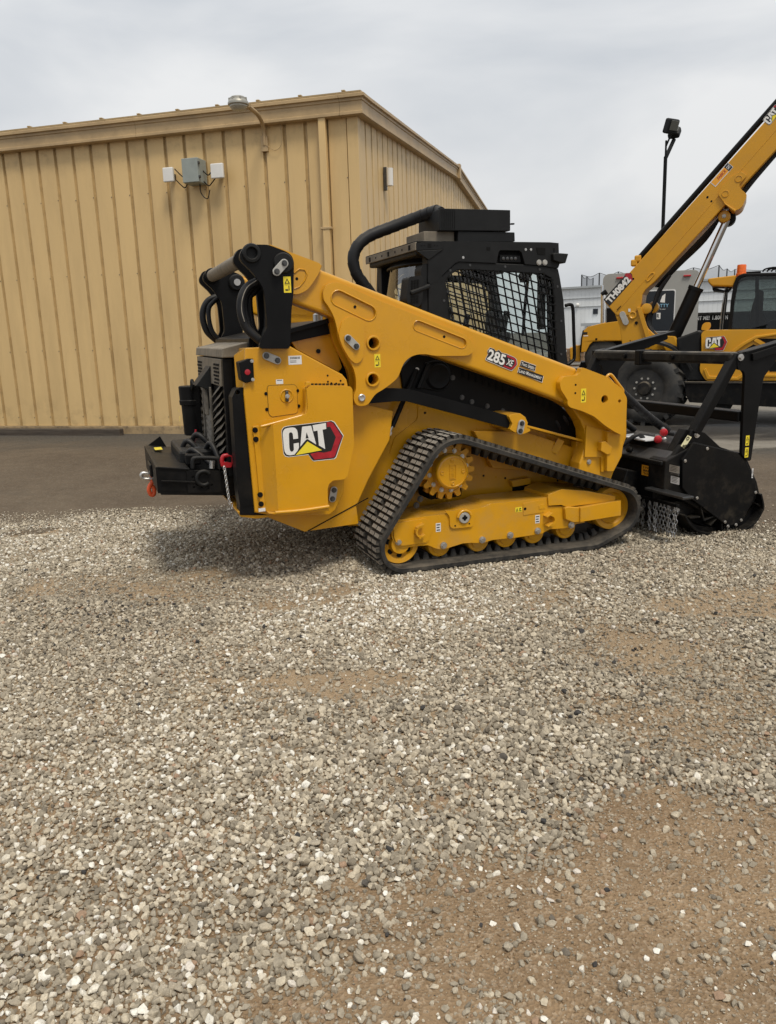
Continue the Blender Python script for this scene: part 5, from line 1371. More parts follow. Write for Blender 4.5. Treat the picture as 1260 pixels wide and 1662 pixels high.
# front, floor, far glazing and what shows through: seat, console, wiper, lever
fx = LS.y(906, 430, CY).x
for y0, y1 in ((CY + 0.036, CY + 0.09), (CW - 0.09, CW - 0.036)):
    prism('front_pillar', [(fx - 0.05, roof_z0 + 0.02), (fx - 0.0, roof_z0 + 0.02), (1.56, 1.2), (1.50, 1.0), (1.44, 1.0)], y0, y1, 'charcoal', cab, bevel=0.005)
prism('windscreen', [(fx - 0.02, roof_z0), (fx - 0.014, roof_z0), (1.536, 1.2), (1.53, 1.2)], CY + 0.09, CW - 0.09, 'glass', cab)
prism('front_sill', [(1.46, 1.0), (1.56, 1.0), (1.57, 1.2), (1.48, 1.2)], CY + 0.09, CW - 0.09, 'charcoal', cab, bevel=0.01)
prism('cab_base', [(rx, 0.80), (1.50, 0.80), (1.52, 1.06), (1.0, 1.06), (rx, 1.32)], CY + 0.01, CW - 0.01, 'black', cab, bevel=0.008)
seat = prism('seat_back', round_poly([(0.66, 1.25), (0.80, 1.25), (0.74, 1.78), (0.60, 1.80)], 0.06), 0.78, 1.20, 'seat', cab, bevel=0.04, seg=3)
prism('seat_cushion', round_poly([(0.70, 1.16), (1.15, 1.18), (1.17, 1.28), (0.72, 1.28)], 0.04), 0.76, 1.22, 'seat', seat, bevel=0.03, seg=3)
prism('headrest', round_poly([(0.59, 1.80), (0.68, 1.80), (0.66, 1.94), (0.58, 1.94)], 0.03), 0.88, 1.10, 'seat', seat, bevel=0.03, seg=3)
for yv in (0.68, 1.30): prism('armrest', round_poly([(0.78, 1.36), (1.14, 1.36), (1.16, 1.44), (0.78, 1.44)], 0.03), yv - 0.05, yv + 0.05, 'seat', seat, bevel=0.02)
for yv in (0.68, 1.30): tube('joystick', [(1.12, yv, 1.43), (1.13, yv, 1.5), (1.15, yv, 1.58)], 0.022, 'seat', seat)
tube('wiper', [LS.y(858, 446, 0.9), LS.y(852, 500, 0.95), LS.y(849, 545, 0.95)], 0.012, 'black', cab, n=6)
bx('display', (1.36, 1.28, 1.52), (0.05, 0.2, 0.16), 'seat', cab, bevel=0.015)
bx('monitor', (1.40, 0.64, 1.70), (0.05, 0.05, 0.5), 'seat', cab, bevel=0.01)
bar('wiper_motor', (1.34, 0.72, roof_z0 - 0.02), (1.34, 0.8, roof_z0 - 0.08), 0.06, 0.06, 'seat', cab)
# mirror-side grab handle ahead of the door
tube('grab_handle', [LS.y(*p, CY + 0.02) for p in ((918, 496), (926, 494.5), (930, 501), (931.5, 540), (932.5, 578), (929, 586), (921, 592))], 0.012, 'black', cab, n=10)
# roof unit: two boxes and a big wrapped hose running to the hood
AC0 = 0.58
u = prism('roof_unit', LS.oy([(714, 338), (829, 340.8), (829, 374.8), (714, 374)], AC0), AC0, AC0 + 0.36, 'charcoal', ctl, bevel=0.006)
prism('unit_base', LS.oy([(743.5, 375.3), (836, 377), (836.5, 392), (743.5, 392)], AC0 + 0.01), AC0 + 0.01, AC0 + 0.40, 'charcoal', u, bevel=0.006)
q = LS.y(716, 374, AC0); q2 = LS.y(743, 376, AC0)
prism('unit_bracket', [(q.x - 0.10, q.z - 0.09), (q2.x, q.z - 0.09), (q2.x, q.z), (q.x - 0.10, q.z)], AC0 + 0.05, AC0 + 0.36, 'dusty_cap', u, bevel=0.004)
for k in range(14):
    qq = LS.y(716.5 + k * 0.1 + (k % 7) * 3.2, 340, AC0 - 0.002); 
    if k < 8: bar('rib', LS.y(717 + k * 3.1, 340, AC0 - 0.002), LS.y(717 + k * 3.1, 372, AC0 - 0.002), 0.004, 0.004, 'charcoal', u, bevel=0)
bar('latch_stub', LS.y(829, 363.5, AC0 + 0.02), LS.y(834.5, 363.5, AC0 + 0.02), 0.02, 0.01, 'black', u)
hp = [(716, 345), (706.8, 343), (677, 353), (635, 369), (600, 383), (581, 399), (573.5, 420), (578, 442), (588, 458), (597, 470), (610, 486)]
hw = [0.66, 0.72, 0.84, 0.9, 0.92, 0.92, 0.92, 0.92, 0.92, 0.92, 0.92]
hpath = catmull([LS.y(*p, w) for p, w in zip(hp, hw)], 8)
hose = obj('air_hose', (lambda b: (bm_tube(b, hpath, 0.036, 16, 1), b)[1])(bmesh.new()), 'hose', ctl, smooth=60)
# spiral wrap: short sleeves lapping one another
L_ = [0.0]
for a, b_ in zip(hpath[:-1], hpath[1:]): L_.append(L_[-1] + (b_ - a).length)
def on_path(s):
    for i in range(len(L_) - 1):
        if L_[i + 1] >= s: t = (s - L_[i]) / max(1e-6, L_[i + 1] - L_[i]); return hpath[i].lerp(hpath[i + 1], t)
    return hpath[-1]
s = 0.05
while s < L_[-1] - 0.08:
    bm = bmesh.new(); pts_ = [on_path(s + t * 0.0125) for t in range(6)]
    bm_tube(bm, pts_, 0.04, 18, 1, rfun=lambda t: 0.0375 + 0.0035 * (1 - t)); obj('hose_wrap', bm, 'hose', hose, smooth=50); s += 0.061

# ---------------------------------------------------------------- undercarriage
TW = 0.45
def hull_loop(circs, n=240):
    pts = []
    for cx, cz, r in circs: pts += circle(cx, cz, r, 160)
    pts = sorted(set(pts))
    def half(ps):
        h = []
        for p in ps:
            while len(h) > 1 and (h[-1][0] - h[-2][0]) * (p[1] - h[-2][1]) - (h[-1][1] - h[-2][1]) * (p[0] - h[-2][0]) <= 0: h.pop()
            h.append(p)
        return h
    lo, up = half(pts), half(pts[::-1]); H = lo[:-1] + up[:-1]
    L = [0]
    for a, b in zip(H, H[1:] + H[:1]): L.append(L[-1] + math.hypot(b[0] - a[0], b[1] - a[1]))
    def at(s):
        s = s % L[-1]
        import bisect
        i = min(bisect.bisect_right(L, s) - 1, len(H) - 1); a, b = H[i], H[(i + 1) % len(H)]
        t = (s - L[i]) / max(1e-9, L[i + 1] - L[i]); return (a[0] + (b[0] - a[0]) * t, a[1] + (b[1] - a[1]) * t)
    return at, L[-1]
LUGH = 0.022
circs = [(0.080, 0.172, 0.188 - LUGH), (0.445, 0.595, 0.243 - LUGH), (1.652, 0.232, 0.19 - LUGH), (1.45, 0.16, 0.195 - LUGH)]
at_, PER = hull_loop(circs)
NS = 240; CT = 0.034
bm = bmesh.new(); rings = []
for i in range(NS):
    s = PER * i / NS; p = at_(s); e = at_(s + 0.004); t_ = V((e[0] - p[0], e[1] - p[1])).normalized(); nrm = V((t_.y, -t_.x))   # outward
    wob = 0.0015 * math.sin(i * 1.7)
    o_, i_ = V(p) + nrm * wob, V(p) - nrm * CT
    m1, m2 = V(p) - nrm * 0.006, V(p) - nrm * (CT - 0.004)
    prof = [(o_, 0.012), (m1, 0.0), (m2, 0.0), (i_, 0.01), (i_, TW - 0.01), (m2, TW), (m1, TW), (o_, TW - 0.012)]
    rings.append([bm.verts.new((q.x, y, q.y)) for q, y in prof])
for i in range(NS):
    a, b_ = rings[i], rings[(i + 1) % NS]
    for j in range(8): bm.faces.new((a[j], a[(j + 1) % 8], b_[(j + 1) % 8], b_[j]))
bmesh.ops.recalc_face_normals(bm, faces=bm.faces)
belt = obj('track_belt', bm, 'rubber', ctl, smooth=40)
def lug_mesh(w, d, h, name):
    bm = bmesh.new(); v = []
    for z, k in ((-0.004, 1.0), (h, 0.84)):
        for sx, sy in ((-1, -1), (1, -1), (1, 1), (-1, 1)): v.append(bm.verts.new((sx * d / 2 * k, sy * w / 2 * (k * .5 + .5), z)))
    fs = [(3, 2, 1, 0), (4, 5, 6, 7), (0, 1, 5, 4), (1, 2, 6, 5), (2, 3, 7, 6), (3, 0, 4, 7)]
    for f in fs:
        q = bm.faces.new([v[i] for i in f]); q.material_index = 1 if f == (4, 5, 6, 7) else 0
    me = bpy.data.meshes.new(name); bm.normal_update(); bm.to_mesh(me); bm.free()
    me.materials.append(M['rubber']); me.materials.append(M['lug']); return me
lugA = lug_mesh(0.076, 0.028, LUGH, 'lug')
NR = 2 * int(PER / 0.0385 / 2)
def lug_rows():
    for r_ in range(NR):
        s = PER * r_ / NR; p = at_(s); e = at_(s + 0.004); t_ = V((e[0] - p[0], e[1] - p[1])).normalized(); nrm = V((t_.y, -t_.x))
        ycs = (0.05, 0.1375, 0.225, 0.3125, 0.40) if r_ % 2 == 0 else (0.065, 0.148, 0.302, 0.385)
        for y in ycs:
            mtx = Matrix(((t_.x, 0, nrm.x, p[0]), (0, 1, 0, y), (t_.y, 0, nrm.y, p[1]), (0, 0, 0, 1)))
            yield p, nrm, mtx
lugs = list(lug_rows())
order = sorted(range(len(lugs)), key=lambda i: 0 if (lugs[i][1].x < -0.25 or lugs[i][1].y > 0.5) and lugs[i][0][1] > -0.0 else 1)
seen = set(order[:295])
rest = bmesh.new()
for i, (p, nrm, mtx) in enumerate(lugs):
    if i in seen:
        o = bpy.data.objects.new('lug', lugA); COL.objects.link(o); o.parent = belt; o.matrix_local = mtx
    else: rest.from_mesh(lugA); rest.verts.ensure_lookup_table(); bmesh.ops.transform(rest, matrix=mtx, verts=rest.verts[-8:])
obj('tread_lugs', rest, ['rubber', 'lug'], belt, kind='stuff')
allb = bmesh.new()
for p, nrm, mtx in lugs: allb.from_mesh(lugA); allb.verts.ensure_lookup_table(); bmesh.ops.transform(allb, matrix=mtx, verts=allb.verts[-8:])
belt2 = belt.copy(); COL.objects.link(belt2); belt2.location = (0, WID - TW, 0)
obj('tread_lugs', allb, ['rubber', 'lug'], belt2, kind='stuff')
# inner drive lugs
dl = bmesh.new(); v = []
for z, k in ((0.0, 1.0), (0.048, 0.55)):
    for sx, sy in ((-1, -1), (1, -1), (1, 1), (-1, 1)): v.append(dl.verts.new((sx * 0.022 * k, sy * 0.035 * (k * .5 + .5), z)))
for f in ((3, 2, 1, 0), (4, 5, 6, 7), (0, 1, 5, 4), (1, 2, 6, 5), (2, 3, 7, 6), (3, 0, 4, 7)): dl.faces.new([v[i] for i in f])
dlm = bpy.data.meshes.new('drive_lug'); dl.normal_update(); dl.to_mesh(dlm); dl.free(); dlm.materials.append(M['rubber'])
ND = int(PER / 0.064)
for k in range(ND):
    s = PER * k / ND; p = at_(s); e = at_(s + 0.004); t_ = V((e[0] - p[0], e[1] - p[1])).normalized(); nrm = V((t_.y, -t_.x))
    if math.hypot(p[0] - .445, p[1] - .595) < 0.25 and p[1] > 0.7: continue
    for y in ((0.17,), (0.17,))[k % 2]:
        o = bpy.data.objects.new('drive_lug', dlm); COL.objects.link(o); o.parent = belt
        o.matrix_local = Matrix(((t_.x, 0, -nrm.x, p[0] - nrm.x * (CT - .002)), (0, 1, 0, y), (t_.y, 0, -nrm.y, p[1] - nrm.y * (CT - .002)), (0, 0, 0, 1)))

# sprocket and drive hub
SC = (0.445, 0.595); SR = 0.188; nt = 17
prof = []
for k in range(nt):
    a0 = 2 * math.pi * k / nt
    for (f_, r_) in ((0.0, SR), (0.16, SR), (0.24, SR - 0.006), (0.34, SR - 0.03), (0.5, SR - 0.04), (0.66, SR - 0.03), (0.76, SR - 0.006), (0.84, SR)): 
        t = a0 + 2 * math.pi / nt * (f_ - .08); prof.append((SC[0] + r_ * math.cos(t), SC[1] + r_ * math.sin(t)))
spr = prism('sprocket', prof, 0.165, 0.195, 'yellow', ctl, bevel=0.003)
for y in (0.25,): prism('sprocket_ring', prof, y, y + 0.03, 'yellow', spr, bevel=0.003)
lathe('sprocket_rim', (SC[0], 0.165, SC[1]), (0, -1, 0), [(0.148, -0.01), (0.148, 0.004), (0.142, 0.005), (0.138, -0.002)], 'yellow', spr, 40)
lathe('hub', (SC[0], 0.165, SC[1]), (0, -1, 0), [(0.112, -0.3), (0.112, 0.06), (0.108, 0.072), (0.1, 0.078), (0.094, 0.080), (0.092, 0.074), (0.0, 0.076)], 'yellow', spr, 40)
for k in range(12):
    t = 2 * math.pi * (k + .3) / 12; bolt(spr, (SC[0] + 0.130 * math.cos(t), 0.165, SC[1] + 0.130 * math.sin(t)), r=0.0105, h=0.014)
hs_ = (SC[0], 0.165 - 0.0765, SC[1])
for k in range(4):
    t = math.pi / 2 * k; q = V(hs_) + V((0.072 * math.cos(t), 0, 0.072 * math.sin(t))); lathe('plug', q, (0, -1, 0), [(0.0125, -0.004), (0.0125, 0.002), (0.009, 0.003), (0.006, 0.0)], 'yellow', spr, 14)
sp_ = Spot(V(hs_), (1, 0, 0), (0, 0, 1)); bm = bmesh.new()
bm_shape(bm, sp_, [(-.022, -.045), (.022, -.045), (.022, .045), (-.022, .045)], 0.003, 0, holes=[[(-.019, -.042), (.019, -.042), (.019, .042), (-.019, .042)]], th=0.004)
# cast letters run up the cap
s2_ = Spot(V(hs_), (0, 0, 1), (-1, 0, 0))
bm_text(bm, 'BLV', s2_, -0.036, -0.013, 0.072, 0.026, 0.003, 0, bold=0.01)
obj('lettering', bm, 'yellow', spr)
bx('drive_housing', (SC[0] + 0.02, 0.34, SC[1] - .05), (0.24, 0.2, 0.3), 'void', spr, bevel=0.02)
for px, py in ((676, 820), (682, 810)): bolt(spr, LS.y(px, py, 0.24), r=0.014, h=0.012, material='darksteel')

# track frame
TF = 0.075
fpts = LS.oy([(635.4, 851), (641, 844.5), (700, 837), (723, 834.5), (773, 825.8), (786, 823), (797, 817.5), (888.7, 807.5), (890.8, 822), (925, 822), (950, 848), (936, 850.5), (927, 855), (915.6, 857.5), (892.9, 859), (880, 866), (868, 868), (835, 873), (800, 876.4), (783, 881.5), (765, 881), (751.5, 882), (735, 887), (724.5, 890.5), (716, 892), (708, 890.5), (694.8, 885), (675, 886.5), (653, 890), (641, 884), (636, 872)], TF)
frame = prism('track_frame', fpts, TF, 0.37, 'yellow', ctl, bevel=0.01, seg=3)
cov = prism('frame_cover', LS.oy([(889.5, 808), (890.5, 803), (912, 794), (952.7, 796.8), (999, 805), (999, 812), (960, 818), (919.7, 823), (911.4, 819.8), (890.8, 821)], TF - 0.012), TF - 0.012, 0.375, 'yellow', frame, bevel=0.012, seg=3)
prism('idler_fork', LS.oy([(942.4, 824), (1008.4, 812.3), (1008.4, 836.5), (942.4, 847.4)], TF - 0.045), TF - 0.045, TF + 0.01, 'yellow', frame, bevel=0.003)
prism('idler_fork', LS.oy([(917, 825), (924, 822.5), (942.4, 823.7), (942.4, 847), (930, 848), (919, 843.5)], TF - 0.03), TF - 0.03, TF + 0.02, 'yellow', frame, bevel=0.006)
prism('nose_plate', round_poly(LS.oy([(638, 850), (690, 842), (695, 843.5), (703, 856), (696, 877), (692, 880.5), (653, 886), (643, 881), (640, 872)], TF - 0.01), 0.01), TF - 0.010, TF + 0.002, 'yellow', frame, bevel=0.003)
prism('suspension_mount', round_poly(LS.oy([(722.5, 829), (738, 829), (745, 826), (755, 824.5), (766, 828), (772, 833), (769, 850), (766, 855), (735, 858), (731, 855), (730, 838)], TF - 0.012), 0.012), TF - 0.012, TF + 0.002, 'yellow', frame, bevel=0.003)
q = LS.y(753.5, 840, TF - 0.014)
lathe('pivot_cap', (q.x, TF - 0.012, q.z), (0, -1, 0), [(0.037, -0.004), (0.037, 0.010), (0.033, 0.013), (0.0, 0.013)], 'plate_steel', frame, 28)
bm = bmesh.new()
for t in (0, 1.571, 3.1416, 4.712): bm_cyl(bm, (q.x + 0.0105 * math.cos(t), TF - 0.024, q.z + 0.0105 * math.sin(t)), (q.x + 0.0105 * math.cos(t), TF - 0.0262, q.z + 0.0105 * math.sin(t)), 0.0085, None, 14)
bm_cyl(bm, (q.x, TF - 0.024, q.z), (q.x, TF - 0.0275, q.z), 0.005, None, 10)
obj('socket', bm, 'void', frame)
arcp = [V((q.x + 0.046 * math.cos(t), TF - 0.02, q.z + 0.046 * math.sin(t))) for t in np.linspace(0.3, 3.0, 9)]
tube('pivot_hood', arcp, 0.010, 'yellow', frame, n=8, k=2)
for px, py in ((739, 853.5), (762, 850)): bolt(frame, LS.y(px, py, TF - 0.012), r=0.004, h=0.002, material='void', n=8)
prism('inspection_plate', round_poly(LS.oy([(849.5, 817), (881, 811.5), (884, 813), (884, 831), (850, 836.5)], TF - 0.004), 0.006), TF - 0.004, TF + 0.002, 'yellow', frame, bevel=0.0015)
prism('inspection_plate', round_poly(LS.oy([(875, 820), (885, 818), (886, 825), (875.5, 827)], TF - 0.007), 0.006), TF - 0.007, TF - 0.003, 'yellow', frame, bevel=0.0015)
bolt(frame, LS.y(852.5, 826, TF - 0.004), r=0.007, h=0.002, material='void', n=10)
for (ca, k_) in (((681, 862), 0), ((893, 843), 1)):      # tie-down hooks welded to the frame
    c_ = LS.y(*ca, TF - 0.02); sg = -1 if k_ == 0 else 1
    arcp = [V((c_.x - sg * 0.012 + sg * 0.04 * math.cos(t), TF - 0.02, c_.z + 0.035 * math.sin(t))) for t in np.linspace(-1.5, 1.5, 8)]
    bm = bmesh.new()
    for a, b_ in zip(arcp[:-1], arcp[1:]): bm_bar(bm, a, b_, 0.05, 0.012, up=((a + b_) / 2 - c_))
    obj('tie_down', bm, 'yellow', frame)
    bar('tie_down_arm', arcp[-1] + V((-0.03, 0, -.012)), arcp[-1] + V((0.015, 0, 0.012)), 0.05, 0.012, 'yellow', frame)
    bar('tie_down_arm', arcp[0] + V((-0.02, 0, -.008)), arcp[0] + V((0.02, 0, 0.012)), 0.05, 0.012, 'yellow', frame)
for px, py in ((647, 879), (720, 885), (783, 876), (828, 868.5), (872.6, 861.5), (927, 852)): bolt(frame, LS.y(px, py, TF - 0.002), r=0.0155, h=0.02)
label(frame, 711.6, 856, TF, 0.034, 0.056); label(frame, 872.5, 842.5, TF, 0.034, 0.056)
warning_sticker(frame, spotY(842, 827, TF), 0.05, 0.032)
for cx, cz in ((0.359, 0.124), (0.638, 0.122), (0.842, 0.125), (1.052, 0.127), (1.298, 0.132)):
    lathe('roller', (cx, 0.12, cz), (0, 1, 0), [(0.02, -0.01), (0.05, -0.005), (0.052, 0.004), (0.062, 0.004), (0.066, 0.0), (0.075, 0.002), (0.078, 0.012), (0.078, 0.06), (0.06, 0.07), (0.06, 0.14), (0.078, 0.15), (0.078, 0.19), (0.03, 0.195)], 'yellow', frame, 32)
def idler(c, R, y, nholes):
    o = lathe('idler', (c[0], y, c[1]), (0, 1, 0), [(0.03, -0.015), (0.06, -0.015), (0.064, 0.0), (0.07, 0.015), (R * .68, 0.02), (R * .72, 0.012), (R * .76, 0.004), (R * .97, 0.0), (R, 0.008), (R, 0.06), (R * .6, 0.075), (R * .6, 0.14), (R, 0.155), (R, 0.20), (0.03, 0.21)], 'yellow', frame, 44)
    for k in range(nholes):
        t = 2 * math.pi * (k + .25) / nholes; cyl('lightening_hole', (c[0] + R * .58 * math.cos(t), y + 0.012, c[1] + R * .58 * math.sin(t)), (c[0] + R * .58 * math.cos(t), y + 0.03, c[1] + R * .58 * math.sin(t)), 0.017, 'void', o, n=14)
idler((0.078, 0.174), 0.130, 0.095, 7); idler((1.655, 0.232), 0.150, 0.10, 0)
mirror_tree(frame); mirror_tree(spr)
for o in list(ctl.children):
    pass
# ================================================================== FORESTRY MULCHER on the loader's coupler
M['cover_grey'] = mat('grey_textured_cover', (0.022, 0.022, 0.024), 0.45, var=0.15, scale=10, dust=DUST, dust_amt=0.15, bump=0.15, bump_scale=300)
MO = LS.A + LS.X * 2.3 + LS.Y * 0.85
MS = Survey(MO, LS.yaw)
NE = -0.83                       # near end, measured from the mulcher's middle
mul = empty('forestry_mulcher', MO, LS.yaw, 'black drum mulcher with tall push bar mounted in front of the tracked loader', 'mulcher')
hp_ = MS.oy([(1086, 746), (1103, 722), (1126, 717), (1198, 734), (1211, 747), (1226, 782), (1230, 800), (1205, 838), (1150, 836), (1106, 812), (1094, 800)], NE + 0.05)
house = prism('drum_housing', hp_, NE + 0.03, -NE - 0.03, 'black', mul, bevel=0.008)
epl = MS.oy([(1125.9, 718.8), (1198, 735.3), (1210.5, 746.7), (1226, 781.8), (1228, 798), (1206, 846.8), (1181.6, 854), (1177.5, 851), (1123.8, 810.6), (1108, 792), (1108, 746.7)], NE)
ep = prism('end_plate', epl, NE, NE + 0.022, 'black', mul, bevel=0.004)
for px, py in ((1148.2, 728), (1112.3, 748), (1131.5, 808.2), (1177, 847), (1203, 844), (1226.5, 799), (1181.7, 854), (1194.7, 851.5)):
    bolt(ep, MS.y(px, py, NE), r=0.008, h=0.008, n=12)
mirror_y = lambda o: mirror_m(o)
def mirror_m(o):
    c = o.copy(); COL.objects.link(c); c.parent = o.parent; c.scale = (1, -1, 1)
    return c
def mirror_mt(o):
    c = mirror_m(o)
    for ch in list(o.children):
        if ch.name.split('.')[0] in ('emblem', 'lettering', 'warning_sticker', 'label_sticker'): continue
        d = ch.copy(); COL.objects.link(d); d.parent = c
    return c
mirror_mt(ep)
up_ = MS.oy([(1100, 740), (1103, 732), (1122, 697.5), (1142.4, 702), (1167, 725), (1200, 736), (1198, 745), (1110, 750)], NE + 0.05)
brk = prism('pivot_bracket', up_, NE + 0.035, NE + 0.06, 'black', mul, bevel=0.004); bolt(brk, MS.y(1131, 705.4, NE + 0.035), r=0.016, h=0.016, n=14); mirror_mt(brk)
prism('bracket_web', MS.oy([(1085, 742), (1111, 696), (1120, 698), (1101, 738), (1088, 748)], NE + 0.08), NE + 0.065, NE + 0.14, 'black', mul, bevel=0.006)
# skid shoe: bent band with webs
def skid_pts(l): return MS.oy(l, NE + 0.02)
outer_ = catmull([V((a, b, 0)) for a, b in skid_pts([(1106.5, 836), (1115.6, 851), (1132, 864), (1161, 868.5), (1186, 866), (1217, 853), (1233, 831), (1236, 820), (1232, 800)])], 4)
def offset2(P, d):
    out = []
    for i, p in enumerate(P):
        t = (P[min(i + 1, len(P) - 1)] - P[max(i - 1, 0)]); t.normalize(); out.append(p + V((-t.y, t.x, 0)) * d)
    return out
inner_ = offset2(outer_, 0.014)
skid = prism('skid_shoe', [(p.x, p.y) for p in outer_] + [(p.x, p.y) for p in inner_[::-1]], NE - 0.01, NE + 0.17, 'black', mul, bevel=0.002)
inn2 = offset2(outer_, 0.05)
prism('skid_web', [(p.x, p.y) for p in inner_] + [(p.x, p.y) for p in inn2[::-1]], NE + 0.06, NE + 0.075, 'black', skid)
for a, b_ in (((1126, 815), (1132, 842)), ((1132, 842), (1156, 832)), ((1142, 850), (1153, 838)), ((1161, 846), (1161, 862)), ((1217, 815), (1228, 822)), ((1109, 838), (1126, 836))):
    bar('skid_rib', MS.y(*a, NE + 0.08), MS.y(*b_, NE + 0.08), 0.14, 0.012, 'black', skid, up=(0, 1, 0) if False else (0.3, 0, 1))
mirror_mt(skid)
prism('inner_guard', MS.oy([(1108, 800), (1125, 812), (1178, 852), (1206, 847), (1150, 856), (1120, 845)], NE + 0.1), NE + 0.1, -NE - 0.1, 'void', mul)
lathe('drum', (0.20, NE + 0.15, 0.23), (0, 1, 0), [(0.05, 0), (0.19, 0.01), (0.19, 1.36), (0.05, 1.37)], 'darksteel', mul, 28)
# rear box, sloped motor cover, lip, knob
RX = -0.26
r0, r1 = MS.x(1012, 709.5, RX + 0.13), MS.x(1086, 720, RX + 0.13)
l0, l1 = MS.x(1000, 737, RX), MS.x(1074, 749, RX)
zt, zl = r1.z, l1.z
yn, yf = l1.y, 0.62
cover = prism('motor_cover', [(RX, zl), (RX + 0.16, zt), (RX + 0.42, zt + 0.0), (RX + 0.42, zl)], yn, yf, 'cover_grey', mul, bevel=0.006)
bx('cover_lip', (RX + 0.0, (yn + yf) / 2, zl - 0.012), (0.03, yf - yn + 0.03, 0.028), 'charcoal', cover, bevel=0.006)
q = MS.x(1027, 731, RX + 0.03); lathe('knob', q + V((-0.015, 0, 0)), (-1, 0, 0.6), [(0.02, 0), (0.025, 0.015), (0.02, 0.03), (0.008, 0.034)], 'black', cover, 16)
prism('rear_box', [(RX + 0.015, 0.22), (RX + 0.3, 0.22), (RX + 0.3, zl), (RX + 0.015, zl - 0.026)], NE + 0.16, -NE - 0.12, 'black', mul, bevel=0.006)
prism('end_box', [(RX - 0.005, 0.30), (RX + 0.25, 0.30), (RX + 0.25, MS.y(1100, 722, NE + .06).z), (RX + 0.0, MS.y(1086, 746, NE + .06).z)], NE + 0.022, NE + 0.20, 'black', mul, bevel=0.008)
# print on the rear faces
def spotX(px, py, x): return Spot(MS.x(px, py, x), (0, -1, 0), (0, 0, 1))
s_ = spotX(1054.3, 765, RX + 0.013); bm = bmesh.new(); w, h = 0.17, 0.075
bm_shape(bm, s_, [(-w / 2, -h / 2), (w / 2, -h / 2), (w / 2, h / 2), (-w / 2, h / 2)], 0.001, 0)
for k, t_ in enumerate(('I NEED', 'BRUSH', 'TO LIVE')): bm_text(bm, t_, s_, -w * .38, h * (.18 - .3 * k), w * .76, h * .22, 0.002, 1, bold=0.03)
obj('warning_sticker', bm, ['sticker_orange', 'black_print'], mul)
for (px, py, ww, hh, mt) in ((1095, 761.5, 0.10, 0.05, 'plate_steel'), (1096, 779.5, 0.085, 0.05, 'sticker_white')):
    s_ = spotX(px, py, RX - 0.008); bm = bmesh.new()
    bm_shape(bm, s_, [(-ww / 2, -hh / 2), (ww / 2, -hh / 2), (ww / 2, hh / 2), (-ww / 2, hh / 2)], 0.001, 0)
    for k in range(4): bm_shape(bm, s_, [(-ww * .4, hh * (.32 - .2 * k)), (ww * (.3 - .1 * (k % 2)), hh * (.32 - .2 * k)), (ww * (.3 - .1 * (k % 2)), hh * (.38 - .2 * k)), (-ww * .4, hh * (.38 - .2 * k))], 0.0018, 1)
    obj('label_sticker', bm, [mt, 'black_print'], mul)
q0, q1 = MS.x(1089, 769, RX - 0.012), MS.x(1102, 771.5, RX - 0.012); bar('rating_bar', q0, q1, 0.012, 0.012, 'darksteel', mul)
for px, py in ((1068, 765), (1068.5, 777)): bolt(mul, MS.x(px, py, RX + 0.012), axis=(-1, 0, 0), r=0.016, h=0.015, material='black', n=12)
sl = prism('decal_plate', MS.oy([(1116.6, 706.4), (1122.8, 709.5), (1110.8, 728), (1105.2, 724)], NE + 0.032), NE + 0.030, NE + 0.034, 'sticker_yellow', brk)
sl.data.materials[0] = mat('cream_label', (0.72, 0.68, 0.42), 0.4)
qa, qb = MS.y(1109, 725.5, NE + 0.029), MS.y(1119, 709, NE + 0.029); dd = (qb - qa).normalized()
bm = bmesh.new(); s_ = Spot(qa, dd, V((-dd.z, 0, dd.x)))
L0 = (qb - qa).length
bm_shape(bm, s_, circle(L0 * .82, 0.004, 0.013, 14), 0.002, 0, holes=[circle(L0 * .82, 0.004, 0.008, 14)])
bm_shape(bm, s_, [(L0 * .62, 0), (L0 * .7, 0), (L0 * .7, 0.005), (L0 * .62, 0.005)], 0.002, 0)
bm_text(bm, 'K', s_, L0 * .05, -0.008, L0 * .16, 0.018, 0.002, 0, bold=0.02)
obj('lettering', bm, 'black_print', brk)
s_ = Spot(MS.x(1008, 728, RX + 0.05) + V((-0.006, 0, 0.0)), (0, -1, 0), V((0.16, 0, zt - zl))); bm = bmesh.new()
bm_shape(bm, s_, [(-.05, -.05), (.05, -.05), (.05, .04), (-.05, .04)], 0.004, 0); bm_shape(bm, s_, [(-.05, .04), (.05, .04), (.05, .06), (-.05, .06)], 0.004, 1)
obj('warning_sticker', bm, ['sticker_orange', 'red_print'], mul)
# low deflector beam with chipped paint and bolts, chain curtain
prism('deflector', MS.oy([(1073, 815), (1108, 812), (1126, 815), (1128, 830), (1108, 837), (1092, 836), (1074, 832)], NE + 0.10), NE + 0.08, 0.7, 'black', mul, bevel=0.006)
for px, py in ((1094, 829), (1101, 828)): bolt(mul, MS.y(px, py, NE + 0.079), r=0.009, h=0.008)
bx('debris', MS.x(1085, 800, RX - 0.02), (0.09, 0.4, 0.02), 'darksteel', mul, bevel=0.006)
prism('paint_chip', MS.oy([(1101, 804), (1111, 803), (1108, 810), (1103, 811)], NE + 0.07), NE + 0.07, NE + 0.078, 'sticker_white', mul)
M['chain_steel'] = mat('galvanised_chain', (0.42, 0.42, 0.42), 0.35, metal=0.9, var=0.4, scale=60)
lk = bmesh.new()
ring = [(0.006 * math.cos(t), 0.0, 0.0) for t in (0,)]
path = [V((0.0105 * math.cos(t), 0, 0.0195 * math.sin(t))) for t in np.linspace(0, 2 * math.pi, 11)[:-1]]
rings = []
